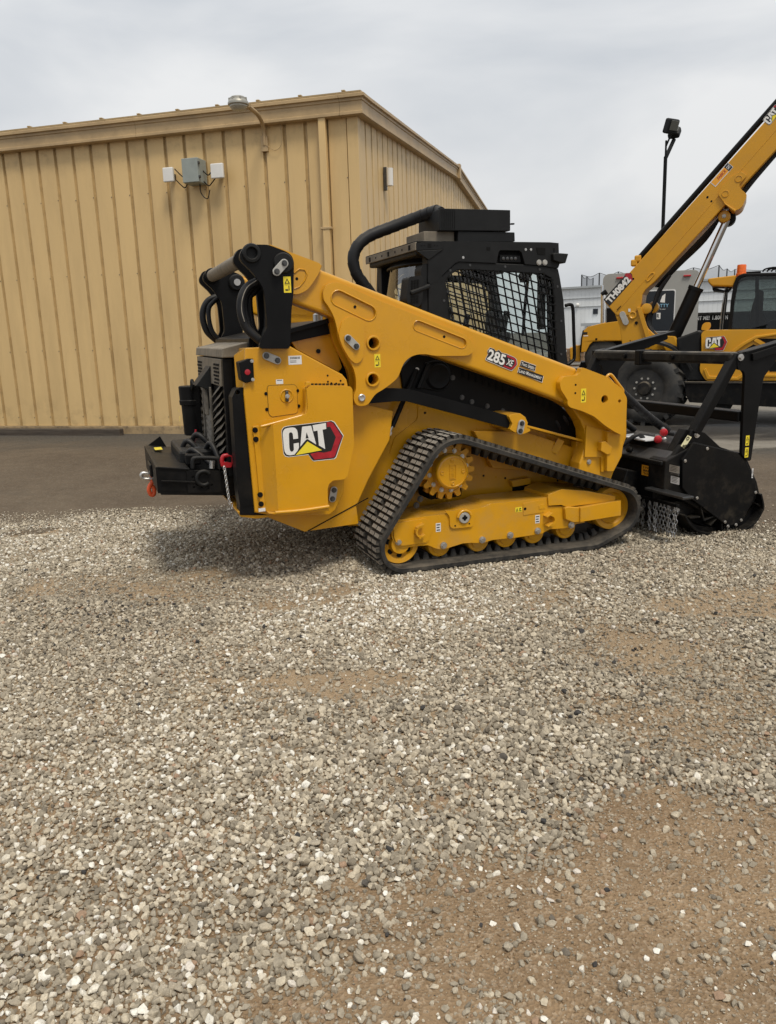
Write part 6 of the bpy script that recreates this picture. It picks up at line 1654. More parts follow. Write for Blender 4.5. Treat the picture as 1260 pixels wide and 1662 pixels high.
for i, p in enumerate(path):
    d = (path[(i + 1) % 10] - path[i - 1]).normalized(); s__ = V((0, 1, 0)); u__ = s__.cross(d)
    rings.append([lk.verts.new(p + (s__ * math.cos(a) + u__ * math.sin(a)) * 0.0034) for a in (0.0, 1.571, 3.1416, 4.712)])
for i in range(10):
    for j in range(4): lk.faces.new((rings[i][j], rings[i][(j + 1) % 4], rings[(i + 1) % 10][(j + 1) % 4], rings[(i + 1) % 10][j]))
bmesh.ops.recalc_face_normals(lk, faces=lk.faces)
lkm = bpy.data.meshes.new('link'); lk.to_mesh(lkm); lk.free()
cs = bmesh.new()
for k in range(7):
    n0 = len(cs.verts); cs.from_mesh(lkm); cs.verts.ensure_lookup_table()
    bmesh.ops.transform(cs, matrix=Matrix.Translation((0, 0, -0.02 - k * 0.031)) @ Matrix.Rotation(math.pi / 2 * (k % 2) + 0.5, 4, 'Z'), verts=cs.verts[n0:])
csm = bpy.data.meshes.new('chain'); cs.to_mesh(csm); cs.free(); csm.materials.append(M['chain_steel'])
ctop = MS.x(1096, 833, RX + 0.0)
print('chain top', ctop)
for k in range(46):
    y = ctop.y + 0.01 + k * 0.034
    if y > 0.75: break
    o = bpy.data.objects.new('chain', csm); COL.objects.link(o); o.parent = mul
    o.location = (RX + 0.02 + random.uniform(-.006, .006) + 0.012 * (k % 2), y, 0.235 + random.uniform(-.004, .004)); o.rotation_euler = (random.uniform(-.03, .03), random.uniform(-.03, .03), random.uniform(0, .8))
bar('chain_rail', (RX + 0.02, ctop.y, 0.24), (RX + 0.02, 0.75, 0.24), 0.03, 0.02, 'black', mul)
# push bar: uprights, braces, tubes
UPL = NE - 0.01
upr_px = [(1196.6, 580.7), (1198, 573.5), (1203, 572.5), (1260, 557.5), (1335, 533), (1337, 548), (1262, 583), (1240, 612), (1232, 660), (1219, 748), (1213, 748), (1204, 737.5), (1206, 690), (1209.5, 607), (1206, 601), (1198, 600)]
upr = prism('push_upright', round_poly(MS.oy(upr_px, UPL), 0.02, 3), UPL, UPL + 0.025, 'black', mul, bevel=0.003)
bar('upright_rib', MS.y(1220, 580, UPL - 0.004), MS.y(1330, 543, UPL - 0.004), 0.03, 0.05, 'black', upr, up=(0, 0, 1))
bar('upright_rib', MS.y(1203, 572.5, UPL + 0.04), MS.y(1335, 533, UPL + 0.04), 0.09, 0.012, 'black', upr, up=(0, 0, 1))
bolt(upr, MS.y(1202, 580, UPL), r=0.017, h=0.018)
bm = bmesh.new()
for k in range(3): q = MS.y(1201, 587 + k * 4.5, UPL - 0.001); bm_cyl(bm, q, q + V((0, 0.004, 0)), 0.007, None, 10)
obj('bolt_hole', bm, 'void', upr)
for k, (px, py) in enumerate(((1213.3, 715), (1212, 734.3))):
    warning_sticker(upr, Spot(MS.y(px, py, UPL), (1, 0, 0), (0, 0, 1)), 0.032, 0.072)
warning_sticker(ep, Spot(MS.y(1221.5, 768, NE), (1, 0, 0.0), (0, 0, 1)), 0.012, 0.07, base='sticker_white')
brace = bar('push_brace', MS.y(1126, 703, NE + 0.055), MS.y(1195, 576, NE + 0.03), 0.06, 0.075, 'black', mul, bevel=0.006, up=(0, 1, 0))
mirror_mt(upr); mirror_mt(brace)
tc_ = MS.y(1197, 581.5, NE)
tb = bar('push_tube', (tc_.x, NE + 0.02, tc_.z), (tc_.x, -NE - 0.02, tc_.z), 0.085, 0.085, 'black_dusty', mul, bevel=0.02)
bx('tube_clamp', (tc_.x - 0.005, 0.17, tc_.z - 0.01), (0.12, 0.075, 0.12), 'black', tb, bevel=0.01)
for yv in (-0.22, 0.36): bolt(tb, (tc_.x - 0.043, yv, tc_.z - 0.0), axis=(-1, 0, 0), r=0.016, h=0.015, material='black', n=12)
tl_ = MS.y(1209, 676, NE + 0.01)
bar('push_tube', (tl_.x, NE + 0.02, tl_.z), (tl_.x, -NE - 0.02, tl_.z), 0.10, 0.075, 'black', mul, bevel=0.008)
# hydraulic bundle with spiral wrap from loader to couplers, red capped quick connects
hpb = [MS.y(1000, 628, -0.36), MS.y(1018, 645, -0.36), MS.y(1049, 673, -0.36), MS.y(1075, 693, -0.36), MS.y(1083, 698, -0.34)]
hb = tube('hose_bundle', hpb, 0.027, 'hose', mul, n=14)
P_c = catmull(hpb, 8)
for i in range(3, len(P_c) - 4, 2):
    bm = bmesh.new(); bm_tube(bm, [P_c[i], P_c[i].lerp(P_c[i + 2], 0.5), P_c[i + 2]], 0.03, 14, 1, rfun=lambda t: 0.0285 + 0.003 * (1 - t)); obj('hose_wrap', bm, 'hose', hb, smooth=50)
hb2 = tube('hose_bundle', [p + V((-0.02, 0.30, -0.05)) for p in hpb[:4]], 0.026, 'hose', mul, n=12)
c_ = MS.y(1080, 696, -0.34)
lathe('hose_cuff', c_, (0.5, -0.2, -0.45), [(0.034, -0.03), (0.034, 0.03), (0.026, 0.032)], 'hose', mul, 18)
for (px, py, yv) in ((1077.5, 701.5, -0.52), (1068.2, 712.8, -0.56)):
    q = MS.y(px, py, yv)
    lathe('quick_coupler', q, (-0.55, -0.75, -0.1), [(0.016, -0.10), (0.018, -0.02), (0.026, -0.02), (0.027, 0.0)], 'steel', mul, 16)
    lathe('red_cap', q, (-0.55, -0.75, -0.1), [(0.027, 0.0), (0.029, 0.004), (0.029, 0.012), (0.025, 0.02), (0.012, 0.026)], 'red', mul, 18)
q = MS.y(1079, 713, -0.55); lathe('quick_coupler', q, (-0.5, -0.8, 0), [(0.012, -0.06), (0.016, -0.01), (0.016, 0.01), (0.01, 0.014)], 'steel', mul, 14)
bx('manifold', MS.y(1093, 706, -0.3), (0.09, 0.12, 0.06), 'darksteel', mul, bevel=0.01)
q = MS.z(1038, 706, zt + 0.03); bx('paper_manual', (q.x, q.y, zt + 0.012), (0.16, 0.34, 0.01), 'sticker_white', mul, bevel=0.001)
prism('coupler_plate', [(-0.42, 0.22), (-0.20, 0.20), (-0.18, 0.40), (-0.34, 0.44)], -0.5, 0.6, 'black', mul, bevel=0.01)
for yv in (-.4, -.1, .2): tube('coupler_hose', [(-0.32, yv, 0.6), (-0.22, yv - .05, 0.68), (-0.1, yv, 0.6)], 0.016, 'hose', mul, n=8)

# ================================================================== TELEHANDLER
T_YAW = math.radians(-24)
o_ = gp(1043, 690)
TS = Survey(o_, T_YAW)           # under the near rear wheel's outer face
th = empty('telehandler', TS.A, T_YAW, 'yellow telescopic handler with raised boom and orange beacon behind the mulcher', 'telehandler')
TD = 2.4
def ty(pts, y): return TS.oy(pts, y)
hoodY = 0.06
hood_px = [(1138.5, 541), (1144, 536), (1260, 535), (1420, 536), (1420, 612), (1330, 617), (1146, 618.5), (1135.6, 602), (1139, 572)]
hd3 = prism('engine_cover', round_poly(ty(hood_px, hoodY), 0.05, 3), hoodY, hoodY + 0.95, 'yellow_far', th, bevel=0.04, seg=3)
prism('cover_panel', ty([(1186, 571), (1204, 557), (1226, 545), (1262, 540), (1420, 540), (1420, 545), (1262, 544), (1228, 549.5), (1208, 561), (1192, 573)], hoodY - 0.02), hoodY - 0.03, hoodY + 0.01, 'yellow_far', hd3, bevel=0.01)
prism('cover_panel', ty([(1223, 553), (1228, 549), (1250, 562), (1244, 566)], hoodY - 0.02), hoodY - 0.03, hoodY + 0.01, 'yellow_far', hd3, bevel=0.01)
prism('side_window', ty([(1204, 570), (1223, 559), (1242, 567), (1262, 576), (1262, 582), (1204, 580)], hoodY - 0.004), hoodY - 0.006, hoodY + 0.002, 'smoke_glass' if False else 'void', hd3)
prism('side_window', ty([(1231, 549.5), (1262, 549.5), (1320, 552), (1320, 562), (1260, 559), (1248, 559.5)], hoodY - 0.004), hoodY - 0.006, hoodY + 0.002, 'void', hd3)
prism('cover_panel', ty([(1146, 597), (1152, 610), (1196, 612), (1204, 607), (1262, 607), (1262, 612), (1208, 611), (1198, 617), (1148, 615.5), (1142, 600)], hoodY - 0.02), hoodY - 0.025, hoodY + 0.01, 'yellow_far', hd3, bevel=0.008)
prism('dark_window', ty([(1238, 590), (1262, 586), (1330, 590), (1330, 603), (1250, 603)], hoodY - 0.004), hoodY - 0.006, hoodY + 0.002, 'void', hd3)
e0, e1 = TS.y(1144, 569.5, hoodY - 0.03), TS.y(1179.5, 569, hoodY - 0.03)
eh = TS.y(1150, 545.5, hoodY - .03).z - TS.y(1150, 569, hoodY - .03).z
cat_emblem(hd3, Spot(e0, (1, 0, 0.0), (0, 0, 1)), (e1 - e0).length, eh)
prism('rear_shroud', ty([(1098, 549), (1131, 537), (1139, 538), (1138.5, 572), (1136, 602), (1146, 618), (1112, 618), (1104, 600), (1100, 575)], 0.12), 0.10, 0.95, 'charcoal', th, bevel=0.03)
sk = prism('side_skirt', ty([(1111.5, 621.4), (1260, 623.5), (1420, 622), (1420, 672), (1262, 661), (1184, 657), (1119, 653), (1113, 640)], 0.0), 0.0, 0.8, 'black', th, bevel=0.015)
prism('step_rail', ty([(1111, 619.5), (1260, 620.5), (1420, 617), (1420, 622), (1260, 623.5), (1112, 622.5)], -0.03), -0.03, 0.1, 'black_dusty', th, bevel=0.005)
prism('step', ty([(1150, 655), (1190, 657), (1184, 667), (1152, 665)], 0.06), 0.06, 0.4, 'black', th, bevel=0.01)
prism('chassis', [(-0.9, 0.45), (4.6, 0.40), (4.6, 1.05), (-0.9, 1.1)], 0.75, 1.7, 'black', th, bevel=0.02)
cylx = cyl('axle', (0.02, 0.1, 0.56), (0.02, TD - 0.1, 0.56), 0.13, 'black', th)
# wheel, a little steered, chunky bar tread
def wheel(loc, steer, R=0.56, Wd=0.42):
    hub = empty('wheel', loc, steer); hub.parent = th
    lathe('tyre', (0, 0, 0), (0, 1, 0), [(R * .50, 0.03), (R * .56, 0.0), (R * .72, -0.015), (R * .86, 0.0), (R * .93, 0.035), (R * .945, 0.08), (R * .945, Wd - .08), (R * .93, Wd - .035), (R * .8, Wd), (R * .5, Wd - .02)], 'tire', hub, 44)
    lugb = bmesh.new(); v = []
    for (yA, yB, dx) in ((0.01, Wd * .52, 0.10),):
        for z0, k in ((R * .9, 1.0), (R * 1.0, 0.85)):
            for px, yq in ((-0.035 * k, yA), (0.035 * k, yA), (dx + 0.03 * k, yB), (dx - 0.03 * k, yB)): v.append(lugb.verts.new((px, yq, z0 - (0.03 if yq == yA and z0 < R * .95 else 0))))
    for f in ((3, 2, 1, 0), (4, 5, 6, 7), (0, 1, 5, 4), (1, 2, 6, 5), (2, 3, 7, 6), (3, 0, 4, 7)): lugb.faces.new([v[i] for i in f])
    bmesh.ops.recalc_face_normals(lugb, faces=lugb.faces)
    lm = bpy.data.meshes.new('tread_block'); lugb.to_mesh(lm); lugb.free(); lm.materials.append(M['tire'])
    for k in range(18):
        for sd in (0, 1):
            o = bpy.data.objects.new('tread_block', lm); COL.objects.link(o); o.parent = hub
            mt = Matrix.Rotation(2 * math.pi * (k + 0.5 * sd) / 18, 4, 'Y')
            if sd: mt = mt @ Matrix.Translation((0, Wd, 0)) @ Matrix.Scale(-1, 4, (0, 1, 0))
            o.matrix_local = mt
    lathe('rim', (0, 0, 0), (0, 1, 0), [(R * .51, 0.035), (R * .49, 0.03), (R * .46, 0.045), (R * .44, 0.09), (R * .30, 0.10), (R * .30, 0.07), (0.01, 0.065)], 'black', hub, 36)
    lathe('hub_cap', (0, 0.06, 0), (0, -1, 0), [(R * .19, -0.03), (R * .19, 0.05), (R * .16, 0.08), (0.01, 0.085)], 'black_dusty', hub, 24)
    for k in range(10):
        t = 2 * math.pi * k / 10; bolt(hub, (R * .27 * math.cos(t), 0.062, R * .27 * math.sin(t)), r=0.017, h=0.04, material='plate_steel')
    return hub
wheel((0.0, 0.0, 0.545), math.radians(-11)); wheel((3.1, 0.0, 0.545), 0)
w3 = wheel((0.0, TD, 0.545), math.pi); w4 = wheel((3.1, TD, 0.545), math.pi)
fa_ = [V((0.0 + 0.70 * math.cos(t), 0, 0.60 + 0.64 * math.sin(t))) for t in np.linspace(0.35, 2.7, 16)]
bm = bmesh.new()
fr0 = [bm.verts.new((p.x, -0.02, p.z)) for p in fa_]; fr1 = [bm.verts.new((p.x, 0.5, p.z + 0.01)) for p in fa_]; fr2 = [bm.verts.new((p.x * 0.97, -0.02, p.z - 0.035)) for p in fa_]
for i in range(15): bm.faces.new((fr0[i], fr0[i + 1], fr1[i + 1], fr1[i])); bm.faces.new((fr2[i], fr2[i + 1], fr0[i + 1], fr0[i]))
obj('fender', bm, 'charcoal', th, smooth=50)
# rear frame tower and boom
BY = 0.78
mast_px = [(998.6, 511), (1004, 502), (1044, 500), (1046, 520), (1052, 533), (1060, 541), (1071.4, 548.6), (1076, 545), (1098, 548), (1104, 575), (1110, 600), (1016, 600), (1010, 559), (1006, 530)]
frame_t = prism('boom_frame', ty(mast_px, BY), BY, BY + 0.06, 'yellow_far', th, bevel=0.008)
c2 = frame_t.copy(); COL.objects.link(c2); c2.location = (0, 0.62, 0)
prism('frame_flange', ty([(1034, 499), (1041, 498), (1058, 556), (1051, 556)], BY - 0.03), BY - 0.04, BY, 'yellow_far', frame_t, bevel=0.006)
prism('frame_web', ty([(1012, 540), (1030, 530), (1040, 600), (1016, 600)], BY + .06), BY + 0.06, BY + 0.62, 'yellow_far', th)
boom_px = [(981.4, 490), (1022.9, 441.4), (1260, 177), (1430, -12), (1462, 24), (1260, 243), (1063, 457), (1048, 470), (1043, 478), (1041, 492), (1038, 503), (1020, 512), (1001, 512), (998.6, 510)]
boom = prism('boom', ty(boom_px, BY - 0.012), BY - 0.012, BY + 0.60, 'yellow_far', th, bevel=0.012, seg=3)
def along(p0, p1, t, off): 
    return (p0[0] + (p1[0] - p0[0]) * t, p0[1] + (p1[1] - p0[1]) * t)
bar('boom_crease', TS.y(1003, 505, BY - 0.012), TS.y(1440, 5, BY - 0.012), 0.006, 0.008, 'yellow_far', boom, up=(0, 1, 0))
tube('hydraulic_line', [TS.y(*p, BY + 0.1) for p in ((1028, 430), (1140, 303), (1260, 167), (1420, -14))], 0.042, 'black', boom, n=12, k=3)
for px, py in ((1030, 427), (1036, 420)): bx('line_clamp', TS.y(px, py, BY + 0.1), (0.1, 0.12, 0.1), 'yellow_far', boom, bevel=0.02)
for k in range(4):
    tube('under_hose', [TS.y(*p, BY + 0.15 + 0.1 * k) for p in ((1064 + k * 2, 466), (1098 + k * 2, 428 + k), (1140 + k * 2, 384 + k * 2), (1172, 349))], 0.015, 'hose', boom, n=8, k=4)
    tube('under_hose', [TS.y(*p, BY + 0.15 + 0.1 * k) for p in ((1200, 318 + 2 * k), (1226, 285 + 2 * k), (1262, 246 + k), (1330, 171))], 0.022, 'hose', boom, n=8, k=4)
    tube('pivot_hose', [TS.y(*p, BY + 0.12 + 0.1 * k) for p in ((1088, 447), (1070 + k, 470), (1062 + k, 492), (1050 + 2 * k, 520), (1062, 545))], 0.026, 'hose', boom, n=8, k=4)
cl_ = [(1166, 316), (1172, 303), (1186, 287), (1203, 278), (1213, 285), (1200, 299), (1201, 305), (1213, 316), (1206, 334), (1199, 340), (1189, 343), (1175, 328)]
col = prism('lift_collar', round_poly(ty(cl_, BY - 0.05), 0.03), BY - 0.05, BY + 0.62, 'yellow_far', boom, bevel=0.01)
prism('collar_rim', ty([(1174, 326), (1179, 331), (1195, 341), (1193, 344), (1176, 331)], BY - 0.06), BY - 0.07, BY - 0.04, 'yellow_far', boom, bevel=0.006)
for px, py in ((1177.5, 314.5), (1199, 290)):
    q = TS.y(px, py, BY - 0.052); lathe('plug_weld', q, (0, -1, 0), [(0.05, -0.005), (0.05, 0.004), (0.042, 0.006), (0.04, -0.001)], 'yellow_far', boom, 20)
q = TS.y(1175.5, 351, BY + 0.08); lathe('cylinder_eye', q, (0, 1, 0), [(0.04, -0.02), (0.078, -0.01), (0.085, 0.0), (0.085, 0.2), (0.03, 0.21)], 'yellow_far', boom, 24)
bolt(boom, q + V((0, -0.02, 0)), r=0.02, h=0.03, n=10, material='plate_steel')
lathe('cylinder_eye', q + V((0.05, 0.24, 0)), (0, 1, 0), [(0.04, -0.02), (0.1, -0.01), (0.11, 0.0), (0.11, 0.2), (0.03, 0.21)], 'black', boom, 24)
rt, rm, rb = TS.y(1179.5, 357, BY + 0.2), TS.y(1130.5, 466, BY + 0.2), TS.y(1092, 550, BY + 0.2)
cyl('lift_rod', rt, rm, 0.052, 'chrome', th); cb = cyl('lift_cylinder', rm, rb, 0.105, 'black', th)
cyl('gland', rm, rm + (rb - rm) * 0.06, 0.115, 'black', cb)
prism('cylinder_bracket', ty([(1071, 549), (1078, 545), (1096, 546), (1100, 556), (1104, 570), (1080, 570), (1074, 560)], BY - 0.05), BY - 0.06, BY + 0.3, 'yellow_far', th, bevel=0.02)
q = TS.y(1049, 501, BY + 0.02); lathe('pivot_boss', q, (0, 1, 0), [(0.03, -0.03), (0.075, -0.02), (0.08, 0.0), (0.08, 0.12), (0.03, 0.13)], 'yellow_far', frame_t, 22)
lathe('pivot_boss', TS.y(1060, 499, BY + 0.3), (0, 1, 0), [(0.03, -0.03), (0.085, -0.02), (0.09, 0.0), (0.09, 0.12), (0.03, 0.13)], 'yellow_far', frame_t, 22)
a, b_ = TS.y(1010.5, 510, BY - 0.016), TS.y(1016, 523, BY - 0.016)
prism('pin_keeper', stadium((a.x, a.z), (b_.x, b_.z), 0.045), BY - 0.03, BY - 0.01, 'plate_steel', frame_t, bevel=0.004)
q = TS.y(1027, 511.5, BY - 0.016); lathe('slot_boss', q, (0, -1, 0), [(0.06, -0.01), (0.06, 0.008), (0.045, 0.012), (0.03, 0.0)], 'yellow_far', frame_t, 22)
bm = bmesh.new()
for px, py, r_ in ((1027, 511, .024), (1033, 524, .025), (1028, 452.5, .016), (1148.5, 320, .016), (1155, 326.5, .014), (1025, 556, .014), (1028.5, 557, .010), (1023, 553, .008)):
    q = TS.y(px, py, BY - 0.015); bm_cyl(bm, q, q + V((0, 0.006, 0)), r_, None, 12)
q = TS.y(1005, 499.5, BY - 0.015); bm_bar(bm, q - V((.03, 0, .03)), q + V((0.03, 0, 0.03)), 0.006, 0.03, up=(0, 1, 0))
obj('bolt_hole', bm, 'void', boom)
prism('label_sticker', ty([(1020, 501), (1023.5, 501), (1023.5, 506), (1020, 506)], BY - 0.016), BY - 0.018, BY - 0.013, 'sticker_white', boom)
bead_ = ty([(1049, 455), (1052, 449), (1058, 443), (1061.5, 443.5), (1061, 447), (1054, 455), (1050, 456.5)], BY - 0.012)
bm = bmesh.new(); bm_tube(bm, [V((p[0], BY - 0.013, p[1])) for p in bead_], 0.012, 6, 2); obj('pressed_rim', bm, 'yellow_far', boom, smooth=50)
# print along the boom
q0, q1 = TS.y(988, 491, BY - 0.014), TS.y(1021.5, 453.5, BY - 0.014)
r_ = (q1 - q0); L0 = r_.length; bs = Spot(q0, r_, V((-r_.z, 0, r_.x)))
hgt = (TS.y(987, 484, BY - .014) - TS.y(992.5, 491, BY - .014)).length
bm = bmesh.new(); H_ = hgt * 1.05
bm_shape(bm, bs, [(-.03, -.05), (L0 * 1.05, -.05), (L0 * 1.18, H_ * .2), (L0 * 1.18, H_ * .6), (L0 * 1.1, H_ + .0), (-.02, H_ + .0)], 0.001, 0)
bm_shape(bm, bs, [(L0 * 1.0, -.05), (L0 * 1.05, -.05), (L0 * 1.16, H_ * .22), (L0 * 1.16, H_ * .58), (L0 * 1.09, H_ + .01), (L0 * 1.0, H_ + .01)], 0.002, 2)
bm_text(bm, 'TH0842', bs, 0.0, -0.035, L0 * 1.03, H_ * 1.0 + 0.015, 0.003, 1, bold=0.05)
obj('lettering', bm, ['black_print', 'white_print', 'red_print'], boom)
q0, q1 = TS.y(1161.5, 303.5, BY - 0.014), TS.y(1190.5, 271, BY - 0.014)
r_ = (q1 - q0); L0 = r_.length; bs = Spot(q0, r_, V((-r_.z, 0, r_.x))); H_ = 0.105
bm = bmesh.new()
bm_shape(bm, bs, [(0, -0.0), (L0, -0.0), (L0, H_), (0, H_)], 0.001, 0)
bm_shape(bm, bs, [(0.01, 0.01), (L0 * .77, 0.01), (L0 * .77, H_ - .01), (0.01, H_ - .01)], 0.002, 3)
bm_shape(bm, bs, [(L0 * .77, 0.006), (L0 * .985, 0.006), (L0 * .985, H_ - .006), (L0 * .77, H_ - .006)], 0.002, 1)
bm_text(bm, 'FABICK', bs, L0 * .28, H_ * .3, L0 * .46, H_ * .4, 0.003, 2, bold=0.02, shear=0.2)
bm_text(bm, 'CAT', bs, L0 * .8, H_ * .28, L0 * .16, H_ * .44, 0.003, 0, bold=0.03)
obj('label_sticker', bm, ['sticker_white', 'black_print', 'red_print', 'sticker_orange'], boom)
q0 = TS.y(1251, 206, BY - 0.014); q1 = TS.y(1300, 151.5, BY - 0.014); q1 = q0 + (q1 - q0).normalized() * 0.27
bs = Spot(q0, q1 - q0, V((-(q1 - q0).z, 0, (q1 - q0).x))); cat_emblem(boom, bs, (q1 - q0).length, 0.165)
# cab
CBY = 0.92
cabp = ty([(1182.8, 535), (1186, 490), (1191, 460), (1197, 448), (1208, 444.3), (1262, 443), (1330, 446), (1372, 480), (1376, 535)], CBY)
cbt = prism('cab_frame', cabp, CBY, CBY + 0.04, 'black', th, holes=[round_poly(ty([(1188, 533), (1192, 490), (1197, 462), (1201, 453), (1212, 448.5), (1262, 448), (1320, 451), (1352, 482), (1356, 533)], CBY), 0.04)], bevel=0.008)
prism('cab_frame', cabp, CBY + 0.95, CBY + 0.99, 'black', th, holes=[round_poly(ty([(1188, 533), (1192, 490), (1197, 462), (1201, 453), (1212, 448.5), (1262, 448), (1320, 451), (1352, 482), (1356, 533)], CBY), 0.04)])
prism('cab_glass', ty([(1187, 534), (1191, 490), (1196, 461), (1200, 452), (1212, 447.5), (1262, 447), (1320, 450), (1353, 482), (1357, 534)], CBY + 0.02), CBY + 0.015, CBY + 0.025, 'smoke_glass', cbt)
prism('cab_glass', ty([(1187, 534), (1191, 490), (1196, 461), (1200, 452), (1212, 447.5), (1262, 447), (1320, 450), (1353, 482), (1357, 534)], CBY + 0.02), CBY + 0.965, CBY + 0.975, 'smoke_glass', cbt)
prism('cab_roof', ty([(1194, 452), (1200, 446), (1208, 443.5), (1262, 442), (1330, 445), (1330, 449), (1262, 447), (1210, 448)], CBY), CBY + 0.02, CBY + 0.97, 'black', cbt, bevel=0.01)
prism('door_pillar', ty([(1226, 448), (1232, 448), (1232, 534), (1226, 534)], CBY + 0.03), CBY + 0.03, CBY + 0.06, 'black', cbt)
prism('seat', round_poly(ty([(1216, 536), (1220, 500), (1230, 470), (1240, 472), (1238, 510), (1250, 536)], CBY + 0.3), 0.06), CBY + 0.25, CBY + 0.7, 'seat', cbt, bevel=0.04)
prism('steering_console', ty([(1240, 536), (1243, 524), (1256, 519), (1275, 526), (1290, 536)], CBY + 0.3), CBY + 0.3, CBY + 0.7, 'charcoal', cbt, bevel=0.02)
prism('roof_visor', ty([(1149, 452), (1196, 446.3), (1192.4, 465.5), (1155.8, 464.5), (1149, 457.8)], CBY + 0.05), CBY + 0.05, CBY + 0.9, 'yellow_far', th, bevel=0.03, seg=3)
prism('visor_lamp', ty([(1156, 466), (1176, 471), (1188, 467), (1180, 474), (1157, 472)], CBY + 0.2), CBY + 0.2, CBY + 0.8, 'black', th, bevel=0.01)
M['beacon'] = mat('amber_beacon', (0.75, 0.13, 0.01), 0.25, var=0.1, scale=30)
b0 = TS.y(1203.3, 446, CBY + 0.1)
lathe('beacon', b0, (0, 0, 1), [(0.075, -0.03), (0.075, 0.02), (0.066, 0.025), (0.064, 0.13), (0.06, 0.145), (0.02, 0.15)], 'beacon', th, 20)
bx('roof_hatch', TS.y(1222, 443, CBY + 0.3), (0.22, 0.3, 0.03), 'black', th, bevel=0.01)
for k in range(5):
    tube('roof_guard', [TS.y(1238 + k * 7, 441, CBY + 0.2), TS.y(1243 + k * 7, 436.5, CBY + 0.2), TS.y(1262 + k * 7, 434, CBY + 0.2), TS.y(1290, 440, CBY + .2)], 0.012, 'black', th, n=6, k=3)
for k in range(4):
    tube('cab_hose', [TS.y(1169 + k * 1.8, 536, CBY + 0.3), TS.y(1171.5 + k * 1.8, 510, CBY + 0.3), TS.y(1175 + k * 1.5, 485, CBY + 0.3), TS.y(1178 + k * .8, 466, CBY + 0.3)], 0.013, 'hose' if k % 2 else 'steel', th, n=6, k=3)
prism('mirror_lug', round_poly(ty([(1138, 536), (1140, 527), (1145, 523), (1153, 523), (1154, 530), (1150, 536)], 0.8), 0.03), 0.8, 0.95, 'yellow_far', th, bevel=0.01)
prism('cab_side', ty([(1180, 536), (1262, 535), (1380, 536), (1380, 620), (1180, 620)], 0.95), 0.95, 1.9, 'black', th)
# ================================================================== BACKGROUND YARD
def placed(px, py, dist):
    """ground point straight below a photo pixel at a given distance"""
    ray = _F + _R * ((px - 630) / FPX) - _U * ((py - 831) / FPX)
    t = dist / math.hypot(ray.x, ray.y); P = EYE + ray * t
    return V((P.x, P.y, 0))
# grey cargo trailer, seen end on
M['trailer'] = mat('grey_trailer_skin', (0.30, 0.30, 0.285), 0.45, var=0.04, scale=1.2, dirt=(0.2, 0.19, 0.17), dirt_amt=0.2)
GA = placed(1058, 530, 19.5)
GY = math.atan2(GA.y, GA.x) - math.pi / 2 + 0.05
GS_ = Survey(GA, GY)
tr = empty('cargo_trailer', GA, GY, 'tall light grey enclosed trailer with dark door panel behind the telehandler boom', 'trailer')
a0, a1 = GS_.y(979, 452, 0), GS_.y(1137, 440, 0)
zt_ = GS_.y(1058, 441, 0).z
prism('body', round_poly([(a0.x, 0.55), (a1.x, 0.55), (a1.x, zt_), (a0.x, zt_)], 0.16, 5, skip=(0, 1)), 0.0, 5.0, 'trailer', tr, bevel=0.02)
prism('corner_trim', [(a0.x - 0.03, 0.55), (a0.x + 0.02, 0.55), (a0.x + 0.02, zt_ - 0.25), (a0.x - 0.03, zt_ - 0.25)], -0.02, 0.05, 'chrome', tr, bevel=0.008)
d0, d1 = GS_.y(1060, 471, -0.01), GS_.y(1094, 538, -0.01)
dpts = round_poly([(d0.x - 0.18, d1.z), (d1.x, d1.z), (d1.x, d0.z), (d0.x - 0.18, d0.z)], 0.05)
prism('panel_border', dpts, -0.012, 0.004, 'sticker_white', tr)
M['navy'] = mat('dark_navy_panel', (0.012, 0.016, 0.022), 0.4)
dp = prism('door_panel', [(x + (0.022 if x < (d0.x + d1.x) / 2 - .1 else -0.022), z + (0.022 if z < (d0.z + d1.z) / 2 else -0.022)) for x, z in dpts], -0.02, -0.008, 'navy', tr)
M['skyblue_print'] = mat('blue_print', (0.22, 0.45, 0.62), 0.4)
s_ = Spot(GS_.y(1065, 499, -0.022), (1, 0, 0), (0, 0, 1)); bm = bmesh.new()
sc_ = (GS_.y(1085.5, 499, -0.022) - GS_.y(1065, 499, -0.022)).length
bm_text(bm, 'OTTY', s_, 0, 0, sc_, sc_ * 0.27, 0.002, 0, bold=0.01)
bm_text(bm, 'ess Trailer', s_, 0.0, -sc_ * .2, sc_ * .78, sc_ * .09, 0.002, 1)
bm_shape(bm, s_, [(sc_ * .3, sc_ * .42), (sc_ * .68, sc_ * .36), (sc_ * .7, sc_ * 1.1), (sc_ * .45, sc_ * .9)], 0.002, 1)
bm_shape(bm, s_, [(0.02, -sc_ * .95), (sc_ * .38, -sc_ * .95), (sc_ * .38, -sc_ * .45), (0.02, -sc_ * .45)], 0.002, 1)
bm_text(bm, 'R', s_, sc_ * .1, -sc_ * .87, sc_ * .2, sc_ * .34, 0.003, 2, bold=0.03)
obj('lettering', bm, ['skyblue_print', 'white_print', 'black_print'], dp)
for px in (1006.5, 1115.5):
    q = GS_.y(px, 451 if px < 1050 else 447.5, 0); bx('marker_light', q + V((0, -0.02, 0)), (0.16, 0.05, 0.035), 'red', tr, bevel=0.008)
q = GS_.y(988.5, 557, -0.01)
for k in range(5): bx('vent_slat', q + V((0, -0.01, -0.05 + k * 0.05)), (0.06, 0.03, 0.02), 'darksteel', tr)
for sx in (a0.x + 0.3, a1.x - 0.3):
    lathe('wheel', (sx - 0.1, 2.6, 0.36), (1, 0, 0), [(0.12, 0), (0.34, 0.01), (0.36, 0.05), (0.36, 0.18), (0.34, 0.22), (0.12, 0.23)], 'tire', tr, 24)
